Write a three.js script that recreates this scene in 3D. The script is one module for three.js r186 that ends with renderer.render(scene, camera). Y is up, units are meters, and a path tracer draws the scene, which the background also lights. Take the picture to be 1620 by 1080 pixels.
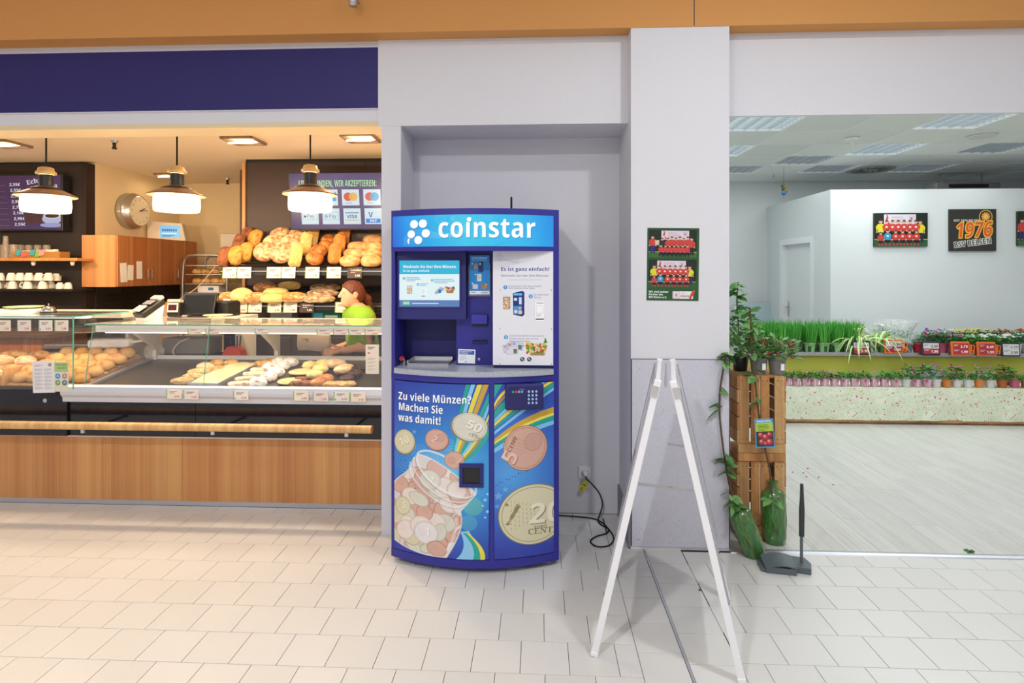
import * as THREE from 'three';
import { RoundedBoxGeometry } from 'three/addons/geometries/RoundedBoxGeometry.js';
import { mergeGeometries, mergeVertices } from 'three/addons/utils/BufferGeometryUtils.js';
import { RectAreaLightUniformsLib } from 'three/addons/lights/RectAreaLightUniformsLib.js';
import { ImprovedNoise } from 'three/addons/math/ImprovedNoise.js';
import { MarchingCubes } from 'three/addons/objects/MarchingCubes.js';

// ---------- camera, lights, exposure ----------
const scene = new THREE.Scene();
scene.background = new THREE.Color(0x000000);
const F = 892, YH = 429.5, YAW = 0.046, EYE = 1.61;         // focal length and horizon in 1620 x 1080 pixels
const camera = new THREE.PerspectiveCamera(2 * Math.atan(540 / F) * 180 / Math.PI, 1.5, 0.05, 60);
camera.position.set(0, EYE, 0);
camera.rotation.y = YAW;
camera.setViewOffset(1620, 1080, 0, 540 - YH, 1620, 1080);
scene.add(camera);
const renderer = new THREE.WebGLRenderer({ antialias: true });
renderer.toneMapping = THREE.LinearToneMapping;
renderer.toneMappingExposure = 0.97;
renderer.shadowMap.enabled = true;
RectAreaLightUniformsLib.init();
// mall ceiling luminaires: [x, depth, width, length, radiance]
const MALL_H = 3.7;
const MALL_LIGHTS = [[-1.27, -.5, .18, .18, 860], [1.32, 1.46, .16, .16, 440], [-4.0, -.5, .2, .2, 160], [4.2, -.2, .2, .2, 260],
  [-2.3, -2.6, 2.4, .5, 4.2], [2.3, -2.6, 2.4, .5, 4.4], [-5, -2.6, 2.0, .5, 4], [5.4, -2.6, 2.0, .5, 5]];
const CASE_LIGHT = 18, SHOP_K = 2.3;
const MALL_COLOR = [.95, .98, 1], SHOP_COLOR = [.93, 1, .98], BAKERY_COLOR = [1, .70, .40];

// ---------- helpers ----------
let seed = 7;
const rnd = () => { seed = (seed * 1664525 + 1013904223) >>> 0; return seed / 4294967296; };
const rr = (a, b) => a + (b - a) * rnd();
const pick = (a) => a[Math.floor(rnd() * a.length)];
const noise = new ImprovedNoise();
const fbm = (x, y, z) => noise.noise(x, y, z) + .5 * noise.noise(2 * x, 2 * y, 2 * z) + .25 * noise.noise(4 * x, 4 * y, 4 * z);
const V = (x, y, z) => new THREE.Vector3(x, y, z);
// a pixel of the photograph as a direction; the distance comes from the surface the thing stands on
const ray = (px, py) => V((px - 810) / F, -(py - YH) / F, -1).applyAxisAngle(V(0, 1, 0), YAW);
const at = (px, py, D) => { const d = ray(px, py); return d.multiplyScalar(-D / d.z).add(V(0, EYE, 0)); };
const ground = (px, py, y = 0) => { const d = ray(px, py); return d.multiplyScalar((y - EYE) / d.y).add(V(0, EYE, 0)); };
const slope = (px) => { const d = ray(px, YH); return d.x / -d.z; };   // sideways metres per metre of depth
const mpp = (D) => D / F;                                    // metres for one pixel at a depth
const taken = {};
const numbered = (n) => { taken[n] = (taken[n] ?? -1) + 1; return taken[n] ? n + '_' + String(taken[n]).padStart(3, '0') : n; };
function mesh(name, geo, mat, parent, x = 0, y = 0, z = 0, rx = 0, ry = 0, rz = 0) {
  const m = new THREE.Mesh(geo, mat); m.name = parent ? name : numbered(name);
  m.position.set(x, y, z); m.rotation.set(rx, ry, rz); (parent || scene).add(m); return m;
}
function tag(o, label, category, group) { o.userData.label = label; o.userData.category = category; if (group) o.userData.group = group; return o; }
function thing(name, label, category, p = [0, 0, 0], turn = 0, group) {
  const o = new THREE.Group(); o.name = numbered(name); o.position.set(...(p.isVector3 ? [p.x, p.y, p.z] : p)); o.rotation.y = turn;
  scene.add(o); return tag(o, label, category, group);
}
function struct(name, geo, mat, x, y, z) { const m = mesh(name, geo, mat, null, x, y, z); m.userData.kind = 'structure'; return m; }
function copy(o, label, p, turn, s) {
  const c = o.clone(); c.name = numbered(o.name.replace(/_\d+$/, '')); c.userData = { ...o.userData }; if (label) c.userData.label = label;
  if (p) c.position.copy(p.isVector3 ? p : V(...p)); if (turn !== undefined) c.rotation.y = turn; if (s) c.scale.multiplyScalar(s); scene.add(c); return c;
}
const geoCache = {};
const once = (key, make) => geoCache[key] ??= make();
const box = (w, h, d) => once('b' + [w, h, d].map((v) => v.toFixed(4)), () => new THREE.BoxGeometry(w, h, d));
const rbox = (w, h, d, r = .004) => once('r' + [w, h, d, r].map((v) => v.toFixed(4)), () => new RoundedBoxGeometry(w, h, d, 2, Math.min(r, w * .49, h * .49, d * .49)));
const span = (x0, x1, y0, y1, D0, D1) => { const g = new THREE.BoxGeometry(x1 - x0, y1 - y0, D1 - D0); g.translate((x0 + x1) / 2, (y0 + y1) / 2, -(D0 + D1) / 2); return g; };
const cyl = (r0, r1, h, n = 20) => once('c' + [r0, r1, h, n], () => new THREE.CylinderGeometry(r0, r1, h, n));
const lathe = (pts, n = 24) => new THREE.LatheGeometry(pts.map((p) => new THREE.Vector2(...p)), n);
const tube = (pts, r, n = 24, k = 6, closed = false) => new THREE.TubeGeometry(new THREE.CatmullRomCurve3(pts.map((p) => p.isVector3 ? p : V(...p)), closed), n, r, k, closed);
const moved = (g, x = 0, y = 0, z = 0, rx = 0, ry = 0, rz = 0) => { const c = g.clone(); c.applyMatrix4(new THREE.Matrix4().compose(V(x, y, z), new THREE.Quaternion().setFromEuler(new THREE.Euler(rx, ry, rz)), V(1, 1, 1))); return c; };
const alongX = (pts, len) => { const g = new THREE.ExtrudeGeometry(new THREE.Shape(pts.map((v) => new THREE.Vector2(...v))), { depth: len, bevelEnabled: false }); g.rotateY(Math.PI / 2); return g; };   // profile in (depth, height) drawn along x
const merge = (l) => mergeGeometries(l.map((g) => { const c = g.index ? g.toNonIndexed() : g; for (const k of Object.keys(c.attributes)) if (!['position', 'normal', 'uv'].includes(k)) c.deleteAttribute(k); return c; }));
function uvMetres(g, s = 1) {                                 // box-mapped uv in metres
  const c = g.index ? g.toNonIndexed() : g.clone(); const p = c.attributes.position, n = c.attributes.normal, uv = new Float32Array(p.count * 2);
  for (let i = 0; i < p.count; i++) {
    const ax = Math.abs(n.getX(i)), ay = Math.abs(n.getY(i)), az = Math.abs(n.getZ(i));
    const [u, v] = ay >= ax && ay >= az ? [p.getX(i), p.getZ(i)] : ax >= az ? [p.getZ(i), p.getY(i)] : [p.getX(i), p.getY(i)];
    uv[2 * i] = u / s; uv[2 * i + 1] = v / s;
  }
  c.setAttribute('uv', new THREE.BufferAttribute(uv, 2)); return c;
}
const std = (color, roughness = .6, metalness = 0, extra = {}) => new THREE.MeshStandardMaterial({ color, roughness, metalness, ...extra });
const phys = (color, roughness, extra = {}) => new THREE.MeshPhysicalMaterial({ color, roughness, ...extra });
function canvas(w, h, draw) { const c = document.createElement('canvas'); c.width = w; c.height = h; const x = c.getContext('2d'); draw(x, w, h); const t = new THREE.CanvasTexture(c); t.colorSpace = THREE.SRGBColorSpace; t.magFilter = THREE.LinearFilter; t.anisotropy = 8; return t; }
const wrap = (t, rx = 1, ry = 1) => { t.wrapS = t.wrapT = THREE.RepeatWrapping; t.repeat.set(rx, ry); return t; };
const print = (t, roughness = .5, extra = {}) => new THREE.MeshStandardMaterial({ map: t, roughness, ...extra });
const glow = (t, k) => new THREE.MeshStandardMaterial({ color: 0x111111, roughness: .25, emissive: 0xffffff, emissiveMap: t, emissiveIntensity: k });
const rgba = (r, g, b, a = 1) => `rgba(${r | 0},${g | 0},${b | 0},${a})`;
function type(x, s, px, py, size, color, o = {}) {
  x.font = `${o.weight || ''} ${size}px ${o.font || 'sans-serif'}`; x.fillStyle = color; x.textAlign = o.align || 'left'; x.textBaseline = 'alphabetic';
  x.save(); x.translate(px, py); if (o.rot) x.rotate(o.rot); if (o.fit) { const w = x.measureText(s).width; x.scale(o.fit / w, 1); } if (o.line) { x.strokeStyle = o.stroke; x.lineWidth = o.line; x.lineJoin = 'round'; x.strokeText(s, 0, 0); } x.fillText(s, 0, 0); x.restore();
}
const lines = (x, px, py, w, n, gap, color, th = 2) => { x.fillStyle = color; for (let i = 0; i < n; i++) x.fillRect(px, py + i * gap, w * (i === n - 1 ? .6 : .85 + .15 * ((i * 7) % 3) / 2), th); };
function rrect(x, a, b, w, h, r, fill) { x.beginPath(); x.roundRect(a, b, w, h, r); x.fillStyle = fill; x.fill(); }
const disc = (x, a, b, r, fill) => { x.beginPath(); x.arc(a, b, r, 0, 7); x.fillStyle = fill; x.fill(); };
// a box whose front face (+z) carries a picture
const picBox = (w, h, d, front, side) => [new THREE.BoxGeometry(w, h, d), [side, side, side, side, front, side]];

// ---------- materials ----------
const plasterTex = wrap(canvas(256, 256, (x, w, h) => { const im = x.createImageData(w, h); for (let i = 0; i < w * h; i++) { const v = 247 + 5 * noise.noise((i % w) / 2.1, Math.floor(i / w) / 2.1, .5) + rr(-3, 3); im.data.set([v, v, v, 255], i * 4); } x.putImageData(im, 0, 0); }), 3, 3);
const M = {
  wall: std(0xe6e5ea, .85, 0, { map: plasterTex }), wallShop: std(0xe4e8ea, .85, 0, { map: plasterTex }), ceiling: std(0xe8e6e6, .9), orange: std(0xdc9c58, .8, 0, { map: plasterTex }), blue: std(0x1f1a66, .55),
  cream: std(0xf0dcb4, .85, 0, { map: plasterTex }), bakeCeil: std(0xefdcc0, .9), dark: std(0x3a2f2e, .55), black: std(0x17161a, .45), grout: std(0x4a4540, .9), kiosk: std(0x2b2a8e, .42), kioskDark: std(0x20206c, .5),
  alu: std(0xc9cad2, .35, .75), steel: std(0xbdbdc0, .3, .9), chrome: std(0xd8d8d8, .12, 1), whitePlastic: std(0xececec, .45), blackPlastic: std(0x1c1c1f, .4), rubber: std(0x131315, .7), paper: std(0xf4f1ec, .8),
  glass: phys(0xffffff, .02, { transmission: 1, thickness: 0, ior: 1.5, side: THREE.DoubleSide }), glassEdge: phys(0x5fc4ae, .15, { transmission: .3, thickness: 0 }), skin: std(0xe0a98c, .6),
};
const woodTex = (base, grain, w = 512, h = 512, n = 260, amp = 18) => canvas(w, h, (x) => {
  x.fillStyle = base; x.fillRect(0, 0, w, h);
  for (let i = 0; i < n / 5; i++) { const px = rr(-40, w), bw = rr(14, w * .16), a = rr(.03, .13); x.fillStyle = rnd() < .55 ? grain.replace('A', a) : rgba(255, 214, 150, a); x.fillRect(px, 0, bw, h); }
  for (let i = 0; i < n / 26; i++) { const px = rr(0, w), py = rr(0, h), ww = rr(4, 12); for (let q = 1; q < 6; q++) { x.strokeStyle = grain.replace('A', .12); x.lineWidth = 1.3; x.beginPath(); x.ellipse(px, py, ww * q * .6, ww * q * 5, 0, 0, 7); x.stroke(); } }
  for (let i = 0; i < n; i++) {
    const px = rr(0, w), a = rr(.03, .12), wd = rr(.6, 5), sway = rr(-amp, amp) * .4; x.strokeStyle = rnd() < .6 ? grain.replace('A', a) : rgba(255, 226, 180, a * .7); x.lineWidth = wd;
    x.beginPath(); x.moveTo(px, -5); x.bezierCurveTo(px + sway, h * .3, px - sway, h * .6, px + rr(-4, 4), h + 5); x.stroke();
  }
});
M.cherry = std(0xffffff, .42, 0, { map: wrap(woodTex('#cd9156', 'rgba(140,70,30,A)', 1024, 512, 260), .6, .6) });
M.cherryDark = std(0xffffff, .45, 0, { map: wrap(woodTex('#b9713c', 'rgba(110,45,15,A)', 256, 256, 150), 1.6, 1.6) });
M.beech = std(0xffffff, .38, 0, { map: wrap(woodTex('#e0b478', 'rgba(170,110,50,A)', 128, 512, 60), 3, 1) });
M.crate = [0, 1, 2].map((i) => std([0xffffff, 0xf3e2cf, 0xe6cdb4][i], .8, 0, { map: wrap(woodTex(['#cfa06c', '#c2925f', '#d8ac78'][i], 'rgba(90,52,20,A)', 128, 512, 90, 26), 1, 1) }));

// ---------- the mall floor: tiles 20 cm, half bond ----------
const slab = struct('floor', span(-6.5, 7.6, -.06, -.004, -4, 3.78), M.grout);
function chamfer(w, d, h = .009, c = .0022, uo = 0, vo = 0) {   // a tile with bevelled top edges, top at y = 0
  const a = w / 2, b = d / 2, o = [[-a, b], [a, b], [a, -b], [-a, -b]], i = [[-a + c, b - c], [a - c, b - c], [a - c, -b + c], [-a + c, -b + c]], p = [], uv = [];
  const quad = (...q) => { for (const k of [0, 1, 2, 0, 2, 3]) { p.push(...q[k]); uv.push(q[k][0] / .4 + uo, q[k][2] / .4 + vo); } };
  const T = i.map(([x, z]) => [x, 0, z]), S = o.map(([x, z]) => [x, -c * .7, z]), B = o.map(([x, z]) => [x, -h, z]);
  quad(...T); for (let k = 0; k < 4; k++) { const n = (k + 1) % 4; quad(S[k], S[n], T[n], T[k]); quad(B[k], B[n], S[n], S[k]); }
  const g = new THREE.BufferGeometry(); g.setAttribute('position', new THREE.Float32BufferAttribute(p, 3)); g.setAttribute('uv', new THREE.Float32BufferAttribute(uv, 2)); g.computeVertexNormals(); return g;
}
const speckle = wrap(canvas(512, 512, (x, w, h) => {
  x.fillStyle = '#d6d4d1'; x.fillRect(0, 0, w, h);
  for (let i = 0; i < 2600; i++) { const v = pick([184, 196, 204, 228, 234]); x.fillStyle = rgba(v, v - 3, v - 7, rr(.25, .6)); x.fillRect(rr(0, w), rr(0, h), rr(1, 2.6), rr(1, 2.6)); }
  for (let i = 0; i < 260; i++) { x.fillStyle = rgba(150, 130, 120, rr(.25, .7)); x.fillRect(rr(0, w), rr(0, h), rr(1, 2.4), rr(1, 2.4)); }
}));
const tileMats = [0xffffff, 0xfdfdfc, 0xfbfbfa, 0xfefefe].map((c) => std(c, .34, 0, { map: speckle }));
{
  const T = .2, J = .0024, far = []; let kept = 0;
  const put = (x0, x1, d0, d1) => {                            // tile between x0..x1, depth d0..d1
    const w = x1 - x0 - J, d = d1 - d0 - J; if (w < .012 || d < .012) return;
    const cx = (x0 + x1) / 2, cd = (d0 + d1) / 2, z = -cd, a = Math.sin(YAW), depth = cd * Math.cos(YAW) - cx * a;
    const sx = 810 + F * (cx * Math.cos(YAW) + cd * a) / Math.max(depth, .1), sy = YH + F * EYE / Math.max(depth, .1), seen = depth > .5 && sx > -60 && sx < 1680 && sy < 1140;
    if (seen && kept < 300) { kept++; const v = Math.floor(rnd() * 4); mesh('tile', once(`t${w.toFixed(4)},${d.toFixed(4)},${v}`, () => chamfer(w, d, .009, .0011, v * .37, v * .61)), tileMats[Math.floor(rnd() * 4)], slab, cx, 0, z); }
    else far.push(moved(chamfer(w, d, .009, .0011, rnd(), rnd()), cx, 0, z));
  };
  const field = (xa, xb, da, db, d0, phase) => {
    for (let k = Math.floor((da - d0) / T); d0 + k * T < db; k++) {
      const lo = Math.max(da, d0 + k * T), hi = Math.min(db, d0 + (k + 1) * T), ph = phase + (((k % 2) + 2) % 2) * T / 2;
      for (let j = Math.floor((xa - ph) / T); ph + j * T < xb; j++) put(Math.max(xa, ph + j * T), Math.min(xb, ph + (j + 1) * T), lo, hi);
    }
  };
  // nearest to the back first, so that the tiles in the photograph are the ones kept
  field(-4.2, .42, 2.0, 3.77, 2.86, .028); 
  const column = (xa, xb, d0, da, db) => { for (let k = Math.floor((da - d0) / T); d0 + k * T < db; k++) put(xa, xb, Math.max(da, d0 + k * T), Math.min(db, d0 + (k + 1) * T)); };
  column(.42, .607, 3.01, 2.0, 3.31); column(.619, .825, 2.945, 2.0, 3.31);
  field(.825, 3.4, 2.0, 3.285, 3.16, .028); field(.42, .54, 3.305, 3.77, 3.31, .128);
  field(-6.5, -4.2, 2.0, 3.77, 2.86, .028); field(-6.5, .42, -4, 2.0, 2.86, .028); column(.42, .607, 3.01, -4, 2.0); column(.619, .825, 2.945, -4, 2.0); field(.825, 7.6, -4, 2.0, 3.16, .028); field(3.4, 7.6, 2.0, 3.285, 3.16, .028);
  const f = mesh('tile_field', mergeGeometries(far), tileMats[0], slab); f.userData.kind = 'stuff';
}
struct('trim_1', span(.608, .618, -.01, .0015, -4, 3.305), M.alu);
// ---------- facade ----------
const UP = 3.025;
const facade = (n, a, m = M.wall) => struct(n, uvMetres(span(...a), 1), m);
const pillar = facade('wall_pillar', [.54, 1.102, 0, MALL_H, 3.305, 3.95]);
facade('wall_front_upper', [-.978, .54, 2.5, MALL_H, 3.41, 3.79]);
facade('wall_post', [-.957, -.837, 0, 2.5, 3.412, 3.79]);
facade('wall_niche', [-.837, .54, 0, 2.53, 3.775, 3.95]);
facade('wall_front_right', [1.102, 7.6, 2.535, MALL_H, 3.41, 3.44]);
facade('wall_front_left', [-6.5, -.978, 2.535, MALL_H, 3.425, 3.62]);
struct('trim_2', span(-6.5, -.978, 2.505, 2.535, 3.425, 3.63), M.cream);
facade('wall_front_side', [-6.5, -5.2, 0, 2.5, 3.425, 3.62]);
facade('wall_far_side', [6.4, 7.6, 0, 2.535, 3.41, 3.62]);
// orange bulkhead with a joint
const bulk = struct('wall_bulkhead', uvMetres(span(-6.5, .898, UP, MALL_H, 3.30, 3.43)), M.orange);
mesh('panel', uvMetres(span(.904, 7.6, UP, MALL_H, 3.30, 3.43)), M.orange, bulk);
mesh('joint', span(.897, .905, UP + .004, MALL_H, 3.302, 3.42), M.black, bulk);
// grey speckled cladding at the foot of the pillar
{
  const gran = wrap(canvas(512, 512, (x, w, h) => { x.fillStyle = '#cdcbd6'; x.fillRect(0, 0, w, h); for (let i = 0; i < 16000; i++) { const v = pick([170, 184, 196, 222, 232]); x.fillStyle = rgba(v, v, v + 8, rr(.3, .8)); x.fillRect(rr(0, w), rr(0, h), rr(1, 3), rr(1, 3)); }
    x.globalAlpha = .12; for (let i = 0; i < 26; i++) { x.strokeStyle = '#777'; x.lineWidth = rr(1, 5); x.beginPath(); const a = rr(0, w), b = rr(300, h); x.moveTo(a, b); x.quadraticCurveTo(a + rr(-30, 30), b + rr(-20, 20), a + rr(-60, 60), b + rr(-60, 60)); x.stroke(); } }), 1.6, 1.6);
  const g = std(0xffffff, .5, 0, { map: gran });
  const top = at(1070, 569, 3.3).y;
  mesh('cladding', uvMetres(span(.545, 1.097, .02, top, 3.297, 3.306)), g, pillar).userData.label = 'grey speckled laminate cladding';
  mesh('edge_strip', span(.538, .545, .02, top + .004, 3.2965, 3.3055), std(0x55555c, .5), pillar);
  mesh('edge_strip', span(1.097, 1.104, .02, top + .004, 3.2965, 3.3055), std(0x55555c, .5), pillar);
  mesh('edge_strip', span(.545, 1.097, top, top + .005, 3.297, 3.3055), std(0x77777f, .5), pillar);
  for (const p of [[1012, 583], [1010, 853], [1140, 858]]) mesh('screw', cyl(.004, .004, .002, 10), M.steel, pillar, ...at(...p, 3.2965).toArray(), Math.PI / 2);
  struct('baseboard_niche', span(.528, .54, 0, .2, 3.32, 3.775), std(0x8a8a92, .6));
}
// outer shell of the mall corridor
struct('wall_back', span(-6.6, 7.7, 0, MALL_H, -4.1, -4), M.wall); struct('wall_left', span(-6.6, -6.5, 0, MALL_H, -4.1, 9.4), M.wall); struct('wall_right', span(7.6, 7.7, 0, MALL_H, -4.1, 9.4), M.wall);
struct('ceiling', span(-6.6, 7.7, MALL_H, MALL_H + .1, -4.1, 3.8), M.ceiling);
MALL_LIGHTS.forEach(([x, d, w, l, k], i) => {
  const t = thing('ceiling_light', `${w > 1 ? 'long' : 'square'} white ceiling light of the mall corridor`, 'lamp', [x, MALL_H, -d], 0, w > 1 ? 'long corridor ceiling lights' : 'square corridor ceiling lights');
  mesh('frame', rbox(w + .06, .03, l + .06, .006), M.whitePlastic, t, 0, -.015, 0);
  mesh('light_panel', box(w, .006, l), new THREE.MeshStandardMaterial({ color: 0xffffff, emissive: new THREE.Color(...MALL_COLOR), emissiveIntensity: 2 }), t, 0, -.032, 0);
  const a = new THREE.RectAreaLight(new THREE.Color(...MALL_COLOR), k, w, l); a.position.set(0, -.04, 0); a.rotation.x = -Math.PI / 2; t.add(a);
});
// ---------- coin exchange kiosk ----------
{
  const XL = -.815, XR = .115, XC = -.35, HW = .465, BACK = 3.63;
  const cd = (x) => 2.985 + .118 * ((x - XC) / HW) ** 2;
  const k = thing('coin_machine', 'tall blue coin exchange kiosk with lit sign in the white wall niche', 'kiosk');
  const plan = (x0, x1, y0, y1, front, back, n = 18) => {      // slab with a bowed front: front is the inset from the bow, back a depth
    const s = new THREE.Shape(); for (let i = 0; i <= n; i++) { const x = x0 + (x1 - x0) * i / n; s[i ? 'lineTo' : 'moveTo'](x, cd(x) + front); }
    if (back > 1) { s.lineTo(x1, back); s.lineTo(x0, back); } else for (let i = n; i >= 0; i--) { const x = x0 + (x1 - x0) * i / n; s.lineTo(x, cd(x) + front + back); }
    const g = new THREE.ExtrudeGeometry(s, { depth: y1 - y0, bevelEnabled: false }); g.rotateX(-Math.PI / 2); g.translate(0, y0, 0); return g;
  };
  const sheet = (x0, x1, y0, y1, off, n = 16) => { const g = new THREE.PlaneGeometry(1, 1, n, 1), p = g.attributes.position; for (let i = 0; i < p.count; i++) { const x = x0 + (x1 - x0) * (p.getX(i) + .5); p.setXYZ(i, x, y0 + (y1 - y0) * (p.getY(i) + .5), -(cd(x) + off)); } g.computeVertexNormals(); return g; };
  const Y = (py, D) => at(700, py, D).y, X = (px, D) => at(px, 429, D).x;
  mesh('lower_body', plan(XL + .012, XR - .012, .045, 1.05, .02, BACK), M.kiosk, k);
  mesh('plinth', plan(XL + .05, XR - .05, .012, .045, .07, BACK - .05), M.black, k);
  for (const [x, d] of [[XL + .07, 3.2], [XR - .06, 3.14], [XL + .07, 3.55], [XR - .07, 3.55]]) mesh('foot', cyl(.018, .02, .03), M.steel, k, x, .015, -d);
  const rail = (x0, x1, y0, y1) => mesh('frame_rail', plan(x0, x1, y0, y1, 0, .05), M.kiosk, k);
  rail(XL, XR, .03, .075); rail(XL, XR, 1.015, 1.05);
  const xm0 = X(774, 2.99), xm1 = X(781.5, 2.99); rail(xm0, xm1, .075, 1.015);
  mesh('post', plan(XL, XL + .022, .075, 1.93, .002, BACK, 2), M.kiosk, k); mesh('post', plan(XR - .032, XR, .075, 1.93, .002, BACK, 2), M.kiosk, k);
  mesh('back_panel', span(XL + .02, XR - .03, 1.05, 1.75, 3.36, BACK), M.kioskDark, k);
  mesh('header', plan(XL, XR, 1.722, 1.948, 0, BACK), M.kiosk, k);
  mesh('granite_counter', plan(XL + .02, XR - .03, 1.05, 1.078, -.012, 3.36), std(0xffffff, .3, 0, { map: wrap(canvas(256, 256, (x, w, h) => { x.fillStyle = '#aeb4c2'; x.fillRect(0, 0, w, h); for (let i = 0; i < 9000; i++) { const v = pick([70, 110, 150, 225, 240]); x.fillStyle = rgba(v, v, v + 8, rr(.4, .9)); x.fillRect(rr(0, w), rr(0, h), 1.7, 1.7); } }), 5, 5) }), k);
  mesh('antenna', lathe([[0, 0], [.008, 0], [.006, .05], [.006, .1], [.004, .108], [0, .11]], 12), M.rubber, k, X(809, 3.3), 1.94, -3.3);
  // lit sign
  const sign = canvas(1524, 300, (x, w, h) => {
    const g = x.createLinearGradient(0, h, w, 0); g.addColorStop(0, '#1667dd'); g.addColorStop(.12, '#1d9be8'); g.addColorStop(.45, '#35c6ec'); g.addColorStop(.8, '#2fb9ee'); g.addColorStop(1, '#1f8fe6'); x.fillStyle = g; x.fillRect(0, 0, w, h);
    x.strokeStyle = 'rgba(255,255,255,.28)'; x.lineWidth = 3; for (let i = 0; i < 9; i++) { x.beginPath(); x.moveTo(120, 290 - i * 9); x.bezierCurveTo(300, 130 - i * 20, 500, 300 + i * 8, 760, 150 - i * 12); x.stroke(); }
    for (const [a, b, r] of [[480, 30, 50], [600, 35, 22], [660, 40, 60], [830, 30, 52], [930, 20, 38]]) for (let q = 1; q < 4; q++) { x.beginPath(); x.arc(a, b, r * q / 3, 0, 7); x.stroke(); }
    x.fillStyle = 'rgba(20,110,200,.5)'; for (let i = 0; i < 12; i++) { disc(x, 985 + i * 15, 290 - i * 4, 3 + (i % 3), 'rgba(20,110,200,.5)'); }
    const L = (X, Y) => [(X - 115) * 1.1124, (Y - 215) * 1.11];
    const paint = (c, dx, dy) => { for (const [X, Y, r] of [[318, 290, 37], [398, 287, 37], [292, 376, 35], [424, 371, 37], [356, 428, 36]]) { const [a, b] = L(X, Y); disc(x, a + dx, b + dy, r * 1.1, c); }
      x.beginPath(); const [a, b] = L(262, 412); x.moveTo(a + dx, b + dy); x.quadraticCurveTo(a - 16 + dx, b + 40 + dy, a + 14 + dx, b + 58 + dy); x.quadraticCurveTo(a + 8 + dx, b + 20 + dy, a + 22 + dx, b + dy); x.fillStyle = c; x.fill();
      const [tx, ty] = L(525, 410); type(x, 'co\u0131nstar', tx + dx, ty + dy, 262, c, { weight: 'bold', fit: 905 }); const [ix, iy] = L(792, 257); disc(x, ix + dx, iy + dy, 22, c); };
    paint('rgba(25,70,150,.55)', 5, 6); paint('#ffffff', 0, 0);
  });
  mesh('lit_sign', sheet(X(621, 3.09), X(875.5, 3.09), 1.745, 1.914, -.004), glow(sign, 1.0), k).userData.label = 'backlit light blue sign lettered in white';
  { const a = new THREE.RectAreaLight(0x6fc9f5, 1.2, .86, .16); a.position.set(XC, 1.83, -2.95); a.lookAt(XC, 1.83, 0); k.add(a); }
  // coins on the printed panels
  const coin = (x, cx, cy, rx, ry, rot, c, num, o = {}) => {
    x.save(); x.translate(cx, cy); x.rotate(rot); x.scale(rx / 100, ry / 100);
    if (o.edge) { x.beginPath(); x.ellipse(o.edge, 8, 100, 100, 0, 0, 7); x.fillStyle = c[2]; x.fill(); }
    disc(x, 0, 0, 100, c[2]); disc(x, 0, 0, 97, c[0]); x.lineWidth = 3; x.strokeStyle = c[1]; x.beginPath(); x.arc(0, 0, 89, 0, 7); x.stroke();
    x.strokeStyle = c[1]; x.globalAlpha = .6; x.lineWidth = 3; for (let i = 0; i < 7; i++) { x.beginPath(); x.moveTo(-66 + i * 11, -50 + i * 3); x.lineTo(-60 + i * 11, 52 - i * 5); x.setLineDash([9, 6]); x.stroke(); } x.setLineDash([]); x.globalAlpha = 1;
    if (o.globe) { x.globalAlpha = .7; disc(x, o.globe[0], o.globe[1], 40, c[1]); disc(x, o.globe[0], o.globe[1], 37, c[0]); x.globalAlpha = 1; }
    if (num) { type(x, num, o.nx ?? 18, o.ny ?? 28, o.size ?? 92, c[2], { weight: 'bold', align: 'center', rot: o.nr }); type(x, num, (o.nx ?? 18) - 3, (o.ny ?? 28) - 3, o.size ?? 92, c[3], { weight: 'bold', align: 'center', rot: o.nr }); }
    if (o.cent) { type(x, 'EURO', o.cent[0], o.cent[1] - 18, 14, c[2], { weight: 'bold', align: 'center', rot: o.nr }); type(x, 'CENT', o.cent[0], o.cent[1], 26, c[2], { weight: 'bold', align: 'center', rot: o.nr, font: 'serif' }); }
    x.restore();
  };
  const COP = ['#d6ab9b', '#b58271', '#94604f', '#e9c6b8'], GOLD = ['#d9d2b2', '#b3a880', '#878058', '#ece7cf'], SIL = ['#d9d6c8', '#b3ae9c', '#88836f', '#efece0'], PALE = ['#e9dcd4', '#c9b3aa', '#ad968d', '#f7efe9'];
  const bands = (x, list) => { for (const [c, a, b, p, q, r, s] of list) { x.fillStyle = c; x.beginPath(); x.moveTo(...a); x.quadraticCurveTo(...p, ...b); x.lineTo(...q); x.quadraticCurveTo(...r, ...s); x.closePath(); x.fill(); } };
  const leftArt = canvas(700, 1376, (x, w, h) => {
    const g = x.createRadialGradient(480, 760, 60, 400, 640, 900); g.addColorStop(0, '#52bdf0'); g.addColorStop(.35, '#2f83d4'); g.addColorStop(.75, '#2c49ad'); g.addColorStop(1, '#2a2f96'); x.fillStyle = g; x.fillRect(0, 0, w, h);
    bands(x, [['#1fa08f', [440, 560], [540, 0], [480, 260], [570, 0], [500, 260], [455, 570]], ['#7fc6ef', [452, 560], [575, 0], [500, 270], [605, 0], [520, 280], [465, 570]], ['#e6d84a', [462, 565], [620, 0], [530, 280], [655, 0], [560, 290], [475, 575]], ['#c9a03c', [472, 570], [660, 0], [570, 290], [700, 0], [600, 300], [482, 575]], ['#22a596', [485, 570], [700, 60], [620, 290], [700, 130], [640, 330], [495, 580]], ['#7fc6ef', [495, 580], [700, 140], [640, 340], [700, 190], [650, 380], [505, 590]], ['#e9dc55', [500, 590], [700, 230], [640, 400], [700, 262], [650, 430], [510, 600]], ['#b78f3a', [508, 598], [700, 290], [640, 450], [700, 310], [650, 470], [515, 605]], ['#2aa997', [512, 605], [700, 330], [640, 490], [700, 400], [650, 530], [522, 615]]]);
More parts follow.
